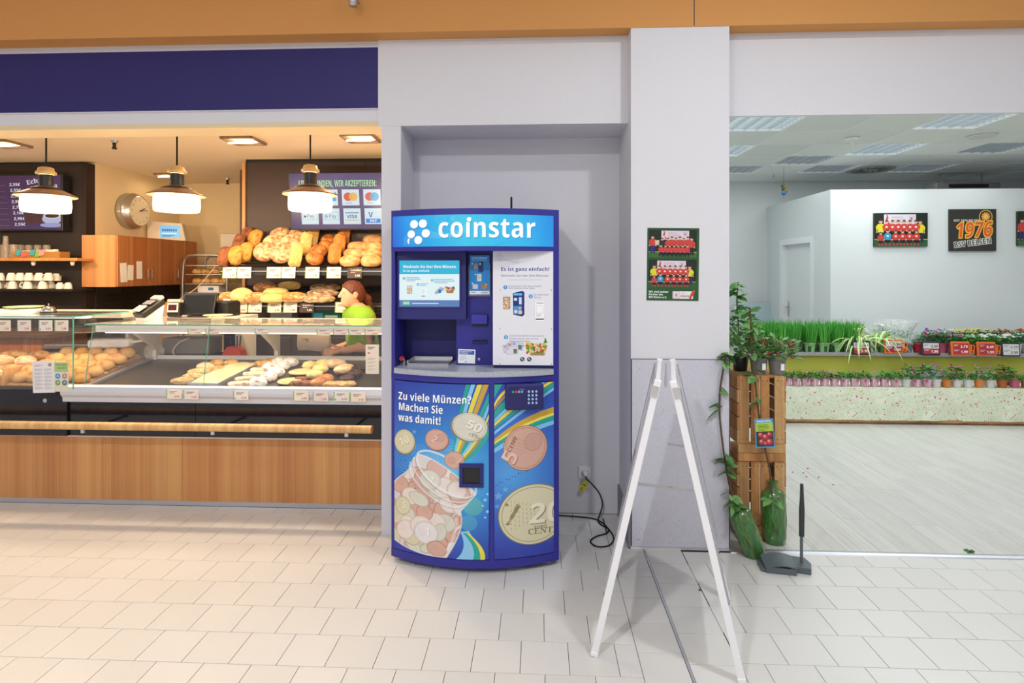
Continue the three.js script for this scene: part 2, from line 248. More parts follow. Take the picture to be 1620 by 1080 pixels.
    x.strokeStyle = 'rgba(190,235,255,.35)'; x.lineWidth = 3; for (const [a, b, r] of [[445, 560, 70], [90, 640, 95], [200, 560, 60], [300, 600, 45], [130, 520, 40], [420, 480, 46]]) for (let q = 1; q < 5; q++) { x.beginPath(); x.arc(a, b, r * q / 4, 0, 7); x.stroke(); }
    x.fillStyle = 'rgba(150,215,255,.5)'; for (const [a, b, r] of [[160, 400, 22], [310, 372, 20], [565, 505, 16], [70, 480, 14]]) { x.beginPath(); for (let i = 0; i < 10; i++) { const q = i % 2 ? r * .42 : r, t = i * Math.PI / 5; x.lineTo(a + q * Math.sin(t), b - q * Math.cos(t)); } x.fill(); }
    bands(x, [['#8ecbf0', [470, 1376], [500, 1160], [560, 1290], [560, 1150], [640, 1290], [590, 1376]], ['#2aa997', [590, 1376], [520, 1170], [620, 1280], [545, 1165], [660, 1290], [640, 1376]], ['#ecdc4e', [640, 1376], [540, 1165], [650, 1270], [560, 1170], [690, 1290], [672, 1376]]]);
    disc(x, 590, 960, 70, 'rgba(120,200,160,.5)'); disc(x, 560, 1090, 60, 'rgba(120,210,190,.35)');
    for (let i = 0; i < 5; i++) disc(x, 690 - (i % 3) * 16, 860 + i * 46, 8 + 3 * (i % 2), 'rgba(200,235,255,.7)');
    // jar of coins
    const jar = new Path2D(); jar.moveTo(150, 620); jar.bezierCurveTo(130, 760, 20, 760, -10, 860); jar.lineTo(-10, 1300); jar.lineTo(60, 1330); jar.bezierCurveTo(200, 1376, 300, 1376, 400, 1372); jar.bezierCurveTo(470, 1250, 540, 1100, 500, 1000); jar.lineTo(610, 860); jar.bezierCurveTo(560, 780, 300, 560, 190, 580); jar.closePath();
    x.save(); x.clip(jar); x.fillStyle = '#d8cfd2'; x.fill(jar);
    const R = [SIL, GOLD, COP, COP, PALE, COP]; let sd = 5; const q = () => (sd = (sd * 16807) % 2147483647) / 2147483647;
    for (let i = 0; i < 90; i++) coin(x, -20 + q() * 600, 640 + q() * 720, 62 + q() * 26, 44 + q() * 40, q() * 3, R[Math.floor(q() * 6)], '');
    coin(x, 280, 770, 80, 80, .3, SIL, '1'); coin(x, 70, 1010, 62, 76, .2, GOLD, '5'); coin(x, 90, 1200, 68, 82, .4, PALE, ''); coin(x, 215, 1150, 88, 84, 0, PALE, '1'); coin(x, 250, 1195, 92, 92, 0, ['#e6e1e2', '#c2babc', '#a59c9f', '#f6f3f3'], '1'); coin(x, 330, 1310, 76, 60, .2, COP, '');
    x.restore(); x.lineWidth = 9; x.strokeStyle = 'rgba(236,238,244,.75)'; x.stroke(jar);
    x.save(); x.translate(395, 715); x.rotate(.62); for (const [dy, ry, wd, al, c2] of [[0, 118, 16, .75, '240,242,247'], [14, 122, 5, .7, '150,140,140'], [46, 126, 12, .6, '235,238,244'], [58, 126, 4, .6, '150,140,140'], [92, 124, 16, .6, '232,236,243'], [106, 124, 4, .55, '150,140,140']]) { x.lineWidth = wd; x.strokeStyle = `rgba(${c2},${al})`; x.beginPath(); x.ellipse(0, dy, 252, ry, 0, dy ? 0 : 0, dy ? Math.PI : 7); x.stroke(); } x.fillStyle = 'rgba(255,255,255,.16)'; x.beginPath(); x.ellipse(0, 0, 244, 110, 0, 0, 7); x.fill(); x.restore();
    x.strokeStyle = 'rgba(255,255,255,.35)'; x.lineWidth = 22; x.beginPath(); x.moveTo(470, 1050); x.quadraticCurveTo(480, 1180, 400, 1320); x.stroke(); x.strokeStyle = 'rgba(120,110,120,.5)'; x.lineWidth = 5; x.beginPath(); x.moveTo(508, 1010); x.quadraticCurveTo(540, 1150, 410, 1366); x.stroke();
    coin(x, 83, 490, 82, 100, .2, GOLD, '10', { nr: -.6, nx: 14, ny: 24, edge: 6 }); coin(x, 330, 446, 86, 84, 0, COP, '2', { nr: .5, nx: -30, globe: [34, -20], edge: 5 }); coin(x, 566, 333, 128, 112, .35, SIL, '50', { nx: 22, ny: 18, nr: .12, size: 84, cent: [45, 62], edge: -7 }); coin(x, 458, 598, 72, 70, .2, COP, '1', { nr: .5, nx: 36, globe: [-28, 14] });
    for (const [s, y, f] of [['Zu viele M\u00fcnzen?', 152, 548], ['Machen Sie', 238, 345], ['was damit!', 326, 330]]) { type(x, s, 36, y + 4, 84, 'rgba(10,20,60,.6)', { weight: 'bold', fit: f }); type(x, s, 32, y, 84, '#ffffff', { weight: 'bold', fit: f }); }
  });
  const rightArt = canvas(440, 1376, (x, w, h) => {
    const g = x.createRadialGradient(120, 720, 40, 220, 600, 900); g.addColorStop(0, '#4f9fe4'); g.addColorStop(.4, '#3767c6'); g.addColorStop(1, '#2c2f98'); x.fillStyle = g; x.fillRect(0, 0, w, h);
    bands(x, [['#23a394', [0, 110], [60, 0], [30, 40], [0, 0], [0, 0], [0, 60]], ['#e9dc55', [0, 180], [180, 0], [60, 60], [150, 0], [50, 40], [0, 150]], ['#b78f3a', [0, 205], [225, 0], [90, 70], [195, 0], [70, 60], [0, 185]], ['#22a596', [0, 270], [340, 0], [130, 110], [240, 0], [100, 80], [0, 215]], ['#7fc6ef', [0, 300], [380, 0], [160, 130], [350, 0], [140, 110], [0, 275]], ['#e6d84a', [0, 330], [440, 0], [190, 150], [395, 0], [160, 130], [0, 305]], ['#22a596', [0, 350], [440, 40], [200, 190], [440, 5], [190, 160], [0, 335]], ['#7fc6ef', [0, 395], [440, 70], [220, 210], [440, 45], [210, 190], [0, 370]], ['#cfa63f', [0, 455], [440, 250], [200, 300], [440, 205], [200, 250], [0, 430]], ['#ece05c', [0, 470], [440, 272], [210, 320], [440, 250], [200, 300], [0, 455]], ['#22a596', [0, 495], [440, 310], [210, 350], [440, 272], [210, 320], [0, 472]], ['#7fc6ef', [0, 540], [440, 345], [220, 390], [440, 312], [210, 352], [0, 505]]]);
    x.fillStyle = 'rgba(30,50,150,.5)'; for (let i = 0; i < 14; i++) disc(x, i * 22, 790 - i * 10 + 12 * (i % 2), 5 + (i % 3), 'rgba(30,60,160,.5)');
    x.fillStyle = 'rgba(170,220,255,.35)'; for (const [a, b, r] of [[30, 880, 40], [80, 830, 26], [20, 960, 24]]) { x.beginPath(); for (let i = 0; i < 10; i++) { const q = i % 2 ? r * .42 : r, t = i * Math.PI / 5; x.lineTo(a + q * Math.sin(t), b - q * Math.cos(t)); } x.fill(); }
    coin(x, 228, 512, 164, 180, .12, COP, '5', { nr: -1.2, nx: -30, ny: 58, size: 96, globe: [32, -28], cent: [-52, -10] });
    coin(x, 288, 1045, 262, 242, .05, GOLD, '20', { nx: 40, ny: 34, size: 92, cent: [22, 66] });
    x.fillStyle = 'rgba(143,131,84,.8)'; for (let i = 0; i < 16; i++) { x.beginPath(); const a = 90 + 95 * ((i * 37) % 10) / 10, b = 950 + 170 * ((i * 53) % 10) / 10; x.ellipse(a, b, 9 + (i % 4) * 4, 6 + (i % 3) * 5, i, 0, 7); x.fill(); }
  });
  const lp = mesh('printed_panel', sheet(X(624, 3.09), X(773.5, 2.99), .08, 1.01, -.003), print(leftArt, .16), k); lp.userData.label = 'glossy printed door with coin jar';
  mesh('printed_panel', sheet(X(782, 2.99), X(876, 3.09), .08, 1.01, -.003), print(rightArt, .16), k).userData.label = 'glossy printed door with large coins';
  // reject chute on the left door
  { const p = at(746, 751, 2.985), g = new THREE.Group(); const f = mesh('coin_chute', merge([moved(box(.128, .02, .03), 0, .052, 0), moved(box(.128, .02, .03), 0, -.052, 0), moved(box(.018, .086, .03), -.055, 0, 0), moved(box(.018, .086, .03), .055, 0, 0)]), M.kioskDark, k, p.x, p.y, p.z); mesh('opening', box(.094, .088, .003), M.black, f, 0, 0, .006); }
  // key pad
  {
    const p = at(829.5, 627, 3.0), f = mesh('keypad', rbox(.205, .14, .03, .012), M.kioskDark, k, p.x, p.y, p.z, 0, .12, 0);
    mesh('key_plate', box(.165, .105, .004), std(0x1d1d5c, .5), f, 0, -.004, .0155);
    const kb = std(0x9fbce6, .5); for (let i = 0; i < 12; i++) mesh('key', cyl(.0062, .0062, .006, 12), kb, f, .022 + (i % 3) * .02, .03 - Math.floor(i / 3) * .02, .019, Math.PI / 2);
    [0x17a36b, 0xd43b3b, 0x8aa0d8, 0x8aa0d8].forEach((c, i) => mesh('key', cyl(.0065, .0065, .006, 12), std(c, .5), f, -.062 + i * .016, .03, .019, Math.PI / 2));
    mesh('lettering', new THREE.PlaneGeometry(.05, .006), print(canvas(160, 20, (x) => { x.fillStyle = '#1d1d5c'; x.fillRect(0, 0, 160, 20); type(x, 'Bitte hierher', 10, 15, 15, '#fff'); })), f, -.004, .043, .018);
  }
  // monitor
  {
    const D = 3.13, x0 = X(625, D), x1 = X(737, D), y0 = Y(505, D), y1 = Y(398, D), m = mesh('monitor', uvMetres(span(x0, x1, y0, y1, D, 3.36)), M.kioskDark, k);
    const scr = canvas(760, 588, (x, w, h) => {
      x.fillStyle = '#e6f8fb'; x.fillRect(0, 0, w, h); x.fillStyle = '#2bb9dd'; x.fillRect(0, 0, w, 172); type(x, 'Wechseln Sie hier Ihre M\u00fcnzen.', 46, 95, 48, '#fff', { weight: 'bold', fit: 680 }); type(x, 'Es ist ganz einfach!', 46, 142, 32, '#fff', { weight: 'bold', fit: 335 });
      const num = (n, a, b) => { disc(x, a, b, 17, '#2bb9dd'); type(x, n, a, b + 9, 25, '#fff', { weight: 'bold', align: 'center' }); };
      num('1', 60, 228); num('2', 238, 305); num('3', 417, 252); const bl = '#7fb6dc'; lines(x, 90, 212, 190, 3, 21, bl, 9); lines(x, 262, 292, 120, 2, 20, bl, 9); lines(x, 442, 236, 280, 3, 21, bl, 9);
      rrect(x, 96, 312, 68, 114, 14, '#b9a79a'); for (let i = 0; i < 60; i++) disc(x, 102 + (i * 37) % 56, 330 + (i * 23) % 90, 6, pick(['#c98f6b', '#d9cf9e', '#eee'])); x.fillStyle = '#f7f7f2'; x.fillRect(104, 306, 52, 14);
      x.fillStyle = '#f4fbfc'; x.fillRect(268, 350, 70, 110); lines(x, 280, 364, 46, 5, 14, '#b8ccd6', 4); x.fillStyle = '#223'; x.fillRect(278, 448, 50, 8);
      x.fillStyle = '#9fb8cf'; for (let i = 0; i < 4; i++) { x.save(); x.translate(480 + i * 18, 410 - i * 16); x.rotate(-.3 + i * .2); x.fillRect(-30, -20, 62, 34); x.restore(); } x.fillStyle = '#3a6fb0'; x.fillRect(494, 372, 34, 40);
      x.fillStyle = '#b77b4c'; x.beginPath(); x.moveTo(575, 345); x.lineTo(705, 345); x.lineTo(680, 415); x.lineTo(600, 415); x.fill(); for (let i = 0; i < 26; i++) disc(x, 580 + (i * 29) % 120, 335 + (i * 17) % 40, 10, pick(['#d64b3a', '#e8b93c', '#5ca33e', '#e0d9b8', '#7a4a8a']));
      x.fillStyle = '#5a80bb'; x.fillRect(0, 504, w, 84); rrect(x, 42, 518, 92, 48, 8, '#5fd08a'); type(x, 'Start', 52, 552, 32, '#fff', { weight: 'bold' }); lines(x, 160, 540, 560, 1, 10, '#e6eefa', 11);
    });
    const sx0 = X(632, D), sx1 = X(727, D), sy0 = Y(485, D), sy1 = Y(412, D), b = .007;
    mesh('screen', new THREE.PlaneGeometry(sx1 - sx0, sy1 - sy0), glow(scr, .95), m, (sx0 + sx1) / 2, (sy0 + sy1) / 2, -D + .003);
    mesh('bezel', merge([span(sx0 - b, sx1 + b, sy1, sy1 + b, D - .008, D), span(sx0 - b, sx1 + b, sy0 - b, sy0, D - .008, D), span(sx0 - b, sx0, sy0, sy1, D - .008, D), span(sx1, sx1 + b, sy0, sy1, D - .008, D)]), std(0x2a2a82, .5), m);
    const a = new THREE.RectAreaLight(0xd8f4fb, .5, sx1 - sx0, sy1 - sy0); a.position.set((sx0 + sx1) / 2, (sy0 + sy1) / 2, -D + .02); a.lookAt(a.position.x, a.position.y, 0); k.add(a);
  }
  // middle column with brochure pocket and receipt slots
  {
    const D = 3.2, x0 = X(722, D), x1 = X(781, D), c = mesh('column', span(x0, x1, 1.078, Y(397, D), D, 3.37), M.kiosk, k), bp = X(744, D), bq = X(775, D);
    const bro = canvas(248, 488, (x, w, h) => { x.fillStyle = '#1f8fdc'; x.fillRect(0, 0, w, h); type(x, 'Zu viele M\u00fcnzen?', 22, 40, 24, '#fff', { weight: 'bold', fit: 200 }); type(x, 'Machen Sie was damit!', 22, 64, 18, '#dff', { fit: 190 });
      for (const [a, b] of [[30, 105], [72, 240], [34, 352]]) disc(x, a, b, 10, '#eaf6ff'); rrect(x, 56, 110, 40, 66, 8, '#c99b74'); rrect(x, 110, 82, 60, 130, 10, '#22307e'); x.fillStyle = '#bfe'; x.fillRect(120, 96, 20, 24); x.fillStyle = '#f2f2ee'; x.fillRect(92, 232, 54, 92); lines(x, 100, 246, 38, 5, 13, '#9ab', 4); x.fillStyle = '#e4e0ea'; x.fillRect(36, 362, 66, 58); x.fillStyle = '#c98748'; x.beginPath(); x.moveTo(136, 370); x.lineTo(226, 370); x.lineTo(206, 420); x.lineTo(156, 420); x.fill(); for (let i = 0; i < 14; i++) disc(x, 142 + (i * 23) % 78, 362 + (i * 7) % 18, 8, pick(['#d64b3a', '#e8b93c', '#5ca33e'])); x.fillStyle = '#eef3f8'; x.fillRect(0, 444, w, 44); lines(x, 20, 462, 90, 1, 8, '#99a', 7); type(x, 'coinstar', 140, 474, 22, '#1f62a8', { weight: 'bold' }); });
    mesh('brochure', ...picBox(bq - bp, Y(404, D) - Y(465, D), .006, print(bro, .4), M.paper), c, (bp + bq) / 2, (Y(404, D) + Y(465, D)) / 2, -D + .022);
    mesh('pocket', merge([span(bp - .006, bq + .006, Y(468, D), Y(465, D), D - .03, D), span(bp - .006, bp, Y(465, D), Y(418, D), D - .03, D), span(bq, bq + .006, Y(465, D), Y(418, D), D - .03, D)]), phys(0xffffff, .08, { transmission: .9, thickness: 0 }), c);
    mesh('receipt_slot', rbox(X(772, D) - X(746, D), Y(497, D) - Y(512, D), .03, .005), std(0x3636a6, .4), c, X(759, D), Y(504.5, D), -D + .012);
    mesh('slot_mouth', box(.08, .012, .012), M.black, c, X(759, D), Y(514, D), -D + .004);
    mesh('slot_mouth', rbox(.085, .012, .016, .003), M.kioskDark, c, X(759, D), Y(541, D), -D + .006);
    mesh('slot_mouth', box(.08, .004, .012), M.black, c, X(759, D), Y(538, D), -D + .009);
    const st = canvas(240, 200, (x, w, h) => { x.fillStyle = '#f6f8fb'; x.fillRect(0, 0, w, h); x.fillStyle = '#2a5fae'; x.fillRect(16, 18, w - 32, 56); lines(x, 26, 30, 190, 2, 20, '#e8f0fb', 9); lines(x, 26, 94, 96, 4, 18, '#a9b4cc', 5); lines(x, 90, 172, 60, 1, 10, '#4a78c0', 9); });
    mesh('sticker', ...picBox(.098, .08, .002, print(st), M.paper), c, X(738.5, D), Y(563, D), -D + .004, 0, 0, -.03);
    mesh('lock', cyl(.008, .009, .012, 14), M.steel, c, X(758, D), Y(567, D), -D + .006, Math.PI / 2);
  }
  // instruction board
  {
    const D = 3.1, x0 = X(780, D), x1 = X(875.5, D), y0 = Y(576, D), y1 = Y(397, D);
    const brd = canvas(764, 1432, (x, w, h) => {
      x.fillStyle = '#e9e9ef'; x.fillRect(0, 0, w, h); const U = (X, Y) => [(X - 975) * 1.51, (Y - 520) * 1.48], T = (s, X, Y, size, c, fit, wt) => { const [a, b] = U(X, Y); type(x, s, a, b, size, c, { weight: wt || '', fit: fit * 1.51 }); };
      x.strokeStyle = '#c6c6d6'; x.lineWidth = 4; for (let i = 1; i < 4; i++) { x.beginPath(); x.arc(80, 70, 14 * i, 0, 7); x.stroke(); } for (let i = 0; i < 4; i++) { x.beginPath(); x.moveTo(60, 110 + 10 * i); x.bezierCurveTo(160, 60 + 16 * i, 230, 150, 330, 120 + 12 * i); x.stroke(); }
      T('Es ist ganz einfach!', 1040, 690, 62, '#2b2e8a', 408, 'bold'); T('Wechseln Sie hier Ihre M\u00fcnzen.', 1042, 740, 40, '#5a63a8', 405); x.fillStyle = '#a9a9bd'; x.fillRect(190, 362, 440, 4);
      const num = (n, X, Y) => { const [a, b] = U(X, Y); disc(x, a, b, 26, '#2596d6'); type(x, n, a, b + 13, 38, '#fff', { weight: 'bold', align: 'center' }); };
      num('1', 1080, 828); num('2', 1292, 905); num('3', 1085, 1252);
      T('Dr\u00fccken Sie die \u201eStart\u201c-Taste und geben', 1105, 825, 28, '#5b62a0', 276); T('Sie Ihre M\u00fcnzen auf das Tablett.', 1105, 842, 28, '#5b62a0', 222); T('Sie erhalten einen', 1316, 898, 28, '#5b62a0', 126); T('Wert-Bon.', 1316, 920, 28, '#5b62a0', 68);
      rrect(x, 128, 570, 92, 164, 16, '#a8876c'); for (let i = 0; i < 70; i++) disc(x, 136 + (i * 31) % 78, 590 + (i * 47) % 136, 8, pick(['#c98f6b', '#b98a58', '#ddcfa4', '#e9dfd2'])); x.fillStyle = '#e7e2de'; x.fillRect(136, 548, 76, 28);
      x.fillStyle = '#22307e'; x.beginPath(); x.moveTo(252, 530); x.lineTo(372, 500); x.lineTo(398, 520); x.lineTo(398, 800); x.lineTo(370, 822); x.lineTo(258, 800); x.fill(); x.fillStyle = '#6cc4ee'; x.fillRect(262, 532, 108, 26); x.fillStyle = '#cfe6f4'; x.fillRect(266, 590, 40, 34); x.fillRect(330, 580, 34, 90); x.fillStyle = '#3a9ad6'; x.fillRect(262, 690, 104, 104); coin(x, 342, 718, 18, 20, 0, COP, ''); coin(x, 346, 770, 26, 26, 0, GOLD, ''); coin(x, 290, 760, 22, 22, 0, PALE, '');
      x.fillStyle = '#fbfbfd'; x.fillRect(526, 622, 128, 262); x.strokeStyle = '#c7c7d2'; x.strokeRect(526, 622, 128, 262); type(x, 'coinstar', 548, 660, 24, '#333', { weight: 'bold' }); x.strokeRect(546, 690, 88, 90); lines(x, 546, 800, 80, 2, 16, '#667', 4); x.fillStyle = '#222'; x.fillRect(540, 848, 104, 14);
      T('L\u00f6sen Sie Ihren Wert-Bon an der Kasse ein:', 1112, 1246, 28, '#5b62a0', 292); T('Entweder auszahlen oder mit Ihrem', 1112, 1269, 28, '#5b62a0', 244); T('Einkauf verrechnen lassen.', 1112, 1291, 28, '#5b62a0', 182);
      [[200, 1220, -.2, '#d8cfe4'], [250, 1200, -.05, '#e6c9c9'], [300, 1195, .12, '#cfd6e8'], [240, 1250, -.02, '#e2dcea']].forEach(([a, b, r, c], i) => { x.save(); x.translate(a, b); x.rotate(r); x.fillStyle = c; x.fillRect(-70, -50, 150, 96); x.strokeStyle = '#9a93b6'; x.lineWidth = 3; x.strokeRect(-70, -50, 150, 96); type(x, ['10', '50', '20', '5'][i], -58, -14, 34, '#5a4f86', { weight: 'bold' }); x.fillStyle = '#6b7a5e'; x.fillRect(20, -20, 46, 56); x.restore(); });
      x.fillStyle = '#b9814e'; x.beginPath(); x.moveTo(410, 1180); x.lineTo(690, 1180); x.lineTo(650, 1310); x.lineTo(480, 1310); x.fill(); for (let i = 0; i < 60; i++) disc(x, 430 + (i * 37) % 240, 1160 + (i * 53) % 120, 15, pick(['#c9452e', '#e2a52e', '#5f9a3c', '#d9cba6', '#8c3f4a', '#e6d26a'])); x.strokeStyle = '#e8c53a'; x.lineWidth = 18; x.beginPath(); x.moveTo(415, 1120); x.quadraticCurveTo(430, 1180, 500, 1190); x.stroke(); x.fillStyle = '#4f8a3a'; x.beginPath(); x.moveTo(640, 1160); x.lineTo(660, 1080); x.lineTo(690, 1150); x.fill(); type(x, 'oder', 356, 1200, 28, '#5b62a0');
      for (const a of [372, 460]) { disc(x, a, 1358, 28, '#33343c'); disc(x, a - 6, 1350, 9, '#dfe0e6'); disc(x, a + 8, 1366, 8, '#dfe0e6'); }
      for (const a of [92, 740]) for (const b of [490, 978, 1418]) disc(x, a, b, 7, '#8e90a4');
    });
    const b2 = mesh('instruction_board', ...picBox(x1 - x0, y1 - y0, .02, print(brd, .12), M.whitePlastic), k, (x0 + x1) / 2, (y0 + y1) / 2, -D);
    b2.userData.label = 'white instruction board with printed steps'; mesh('board_back', span(x0, x1, 1.078, y1, D + .011, 3.36), M.kioskDark, k);
  }
  // coin tray with red handle on the counter
  { const D = 3.22, t = mesh('coin_tray', merge([span(X(650, D), X(712, D), 1.078, 1.092, D - .06, D + .1), span(X(648, D), X(650, D), 1.078, 1.108, D - .06, D + .1), span(X(650, D), X(712, D), 1.092, 1.108, D + .09, D + .1)]), M.steel, k);
    mesh('tray_handle', moved(cyl(.012, .012, .03, 14), 0, 0, 0, Math.PI / 2), std(0xc21d2b, .35), t, X(639, D), 1.118, -D + .05); mesh('handle_stem', box(.006, .04, .006), M.steel, t, X(642, D), 1.098, -D + .04); }
}
// socket, plug and power cord in the niche
{
  const D = 3.775, p = at(925, 747, D), s = thing('wall_socket', 'white square wall socket low on the niche wall', 'socket', p);
  mesh('frame', rbox(.082, .082, .008, .003), M.whitePlastic, s, 0, 0, .004); mesh('rocker_plate', rbox(.056, .056, .008, .003), M.whitePlastic, s, 0, 0, .007); mesh('cup', new THREE.TorusGeometry(.019, .003, 8, 20), std(0xd8d8d8, .5), s, 0, 0, .012);
  const g = (a, b) => ground(a, b, .006), pts = [at(926, 750, D - .025), at(928, 757, D - .04), at(936, 765, D - .04), at(948, 780, D - .035), at(953, 798, D - .04), at(950, 810, D - .045), g(946, 823), g(950, 829), g(962, 836), g(960, 843), g(944, 848), g(934, 856), g(944, 864), g(962, 863), g(971, 852), g(964, 838), g(952, 826), g(938, 820), g(915, 817), g(886, 815), g(872, 814)];
  const c = thing('power_cord', 'black power cord looping on the tiles beside the blue kiosk', 'cord');
  mesh('cord', tube(pts, .0045, 140, 8), M.rubber, c); mesh('plug', lathe([[0, 0], [.016, 0], [.018, .012], [.015, .03], [.007, .042], [0, .044]], 16), M.whitePlastic, c, p.x, p.y, p.z + .01, Math.PI / 2);
  const tg = at(923, 769, D - .03), t2 = canvas(128, 64, (x, w, h) => { x.fillStyle = '#d9d02c'; x.fillRect(0, 0, w, h); lines(x, 12, 18, 46, 3, 12, '#4a4a14', 6); x.fillStyle = '#3b3b14'; x.fillRect(70, 16, 26, 8); x.fillRect(78, 16, 8, 30); x.fillRect(70, 40, 26, 8); });
  mesh('cord_tag', ...picBox(.075, .034, .0015, print(t2, .5), std(0xd9d02c, .5)), c, tg.x, tg.y, tg.z, 0, 0, .95).userData.label = 'yellow tag on the cord';
}
// ---------- bakery: shell ----------
const BC = 2.7, COFFEE = 5.36, PAYW = 5.36, CLX = -4.44, BBACK = 6.8;
const onPlane = (px, py, D0, y0, s) => { const d = ray(px, py), t = (y0 - s * D0 - EYE) / (d.y + s * d.z); return d.multiplyScalar(t).add(V(0, EYE, 0)); };
struct('floor_bakery', span(-6.5, -.9, -.06, 0, 3.78, 7.1), std(0x6d5a4a, .5));
struct('ceiling_bakery', span(-6.5, -.84, BC, BC + .08, 3.6, 7.1), M.bakeCeil);
struct('wall_bakery_back', uvMetres(span(-4.5, -.84, 0, BC, BBACK, BBACK + .1)), M.cream);
struct('wall_bakery_right', uvMetres(span(-.93, -.84, 0, BC, 3.79, BBACK)), M.cream);
const coffeeWall = struct('wall_coffee', span(-6.5, CLX - .03, 0, BC - .02, COFFEE, COFFEE + .1), std(0x2b2524, .4));
mesh('end_trim', span(CLX - .05, CLX, 0, BC - .02, COFFEE - .012, COFFEE + .1), std(0x241514, .45), coffeeWall);
const clockWall = struct('wall_clock', uvMetres(span(CLX - .1, CLX, 0, BC, COFFEE + .1, BBACK)), M.cream);
const payX0 = at(389, 400, PAYW).x;
const payWall = struct('wall_payment', span(payX0, -.93, 0, BC - .03, PAYW, PAYW + .06), std(0x3b2d2b, .5));
mesh('edge_board', span(payX0 - .026, payX0, 0, BC - .03, PAYW - .02, PAYW + .09), M.cherry, payWall);
mesh('panel_joint', span(-1.66, -1.654, 1.9, BC - .03, PAYW - .002, PAYW), M.black, payWall); mesh('top_cap', span(payX0, -.93, BC - .03, BC, PAYW, PAYW + .06), M.black, payWall);
{ // dark wall tiles below the cabinets
  const bm = [std(0x231917, .25), std(0x2b1f1c, .25), std(0x1d1514, .25)];
  mesh('tile_bed', span(CLX, CLX + .003, .9, 1.47, COFFEE + .1, BBACK), std(0x4a3d36, .8), clockWall);
  for (let r = 0; r < 6; r++) for (let i = 0; i < 7; i++) { const a = Math.max(COFFEE + .1, COFFEE + .1 + i * .24 - (r % 2) * .12), b = Math.min(BBACK, COFFEE + .1 + (i + 1) * .24 - (r % 2) * .12); if (b - a > .03) mesh('brick', rbox(.008, .092, b - a - .005, .003), bm[(r * 5 + i * 3) % 3], clockWall, CLX + .005, .945 + r * .096, -(a + b) / 2); }
}
// ---------- ceiling fittings ----------
const warm = new THREE.Color(...BAKERY_COLOR);
for (const [px, py, small] of [[8, 217, 0], [386, 216, 0], [571, 214, 0], [262, 271, 1]]) {
  const D = (BC - EYE) * F / (YH - py), p = at(px, py, D), s = small ? .16 : .25;
  const t = thing('ceiling_downlight', small ? 'small recessed square ceiling spot beyond the pendant lamps' : 'square recessed ceiling downlight over the bakery counter', 'lamp', [p.x, BC, p.z], 0, small ? undefined : 'square downlights over the counter');
  mesh('frame', merge([moved(box(s, .02, .02), 0, -.01, s / 2), moved(box(s, .02, .02), 0, -.01, -s / 2), moved(box(.02, .02, s), s / 2, -.01, 0), moved(box(.02, .02, s), -s / 2, -.01, 0)]), std(0x9a8272, .4, .5), t);
  mesh('light_panel', box(s * .82, .012, s * .6), new THREE.MeshStandardMaterial({ color: 0xffffff, emissive: 0xffe2b8, emissiveIntensity: 2.2 }), t, 0, -.02, -.01, .3);
  const a = new THREE.RectAreaLight(warm, small ? 26 : 46, s * .8, s * .6); a.position.set(0, -.05, .01); a.rotation.x = -Math.PI / 2; t.add(a);
}
for (const [px, py, h, l] of [[181, 219, BC, 'ceiling over the counter'], [360, 282, BC, 'ceiling by the back wall']]) {
  const D = (h - EYE) * F / (YH - py + 4), p = at(px, py, D), t = thing('sprinkler', `small dark sprinkler head in the bakery ${l}`, 'sprinkler', [p.x, h, p.z]);
  mesh('base', cyl(.028, .022, .02), M.steel, t, 0, -.01, 0); mesh('head', lathe([[0, -.075], [.02, -.07], [.018, -.06], [.012, -.055], [.014, -.02], [0, -.02]], 12), std(0x4a3a2a, .4, .6), t);
}
// ---------- pendant lamps ----------
{
  const D = 3.95, Y = (py) => at(280, py, D).y, top = Y(262.5), mk = (x, label) => {
    const t = thing('pendant_lamp', label, 'lamp', [x, 0, -D], 0, 'pendant lamps over the counter');
    mesh('cord', cyl(.006, .006, BC - top, 8), M.rubber, t, 0, (BC + top) / 2, 0);
    mesh('cap', lathe([[0, top], [.03, top], [.045, top - .006], [.052, top - .03], [.062, top - .036], [.062, top - .052], [.05, top - .055], [0, top - .055]]), std(0xcfae7c, .4, .2), t);
    mesh('collar', lathe([[.044, Y(275)], [.046, Y(280)], [.044, Y(281)], [.047, Y(286)], [.044, Y(287)], [.046, Y(294)]]), M.blackPlastic, t);
    mesh('reflector', lathe([[.045, Y(293)], [.07, Y(295)], [.1, Y(299)], [.186, Y(308)], [.187, Y(310)], [.1, Y(303)], [.05, Y(299)]], 36), std(0x9a7a64, .35, .6), t);
    mesh('ring', lathe([[.085, Y(296)], [.107, Y(299)], [.108, Y(302)], [.09, Y(301)]], 36), M.blackPlastic, t);
    mesh('glass_lamp_shade', lathe([[.1, Y(304.5)], [.135, Y(306)], [.148, Y(312)], [.151, Y(325)], [.146, Y(334)], [.138, Y(335)], [.13, Y(334)], [.0, Y(334)]], 36), new THREE.MeshStandardMaterial({ color: 0xfff4e0, roughness: .4, emissive: 0xfff1d8, emissiveIntensity: 1.25 }), t);
    const l = new THREE.PointLight(new THREE.Color(1, .74, .46), 3.4); l.position.set(0, Y(322), 0); l.shadow.radius = 3; t.add(l);
  };
  const lab = ['pendant lamp with opal glass shade hanging in front of the coffee menu screen', 'pendant lamp with opal glass shade hanging in front of the cream wall beside the clock', 'pendant lamp with opal glass shade hanging in front of the payment screen'];
  [73, 280, 491].forEach((px, i) => mk(at(px, 320, D).x, lab[i])); mk(at(73 - 208, 320, D).x, 'pendant lamp with opal glass shade over the far end of the glass counter');
}
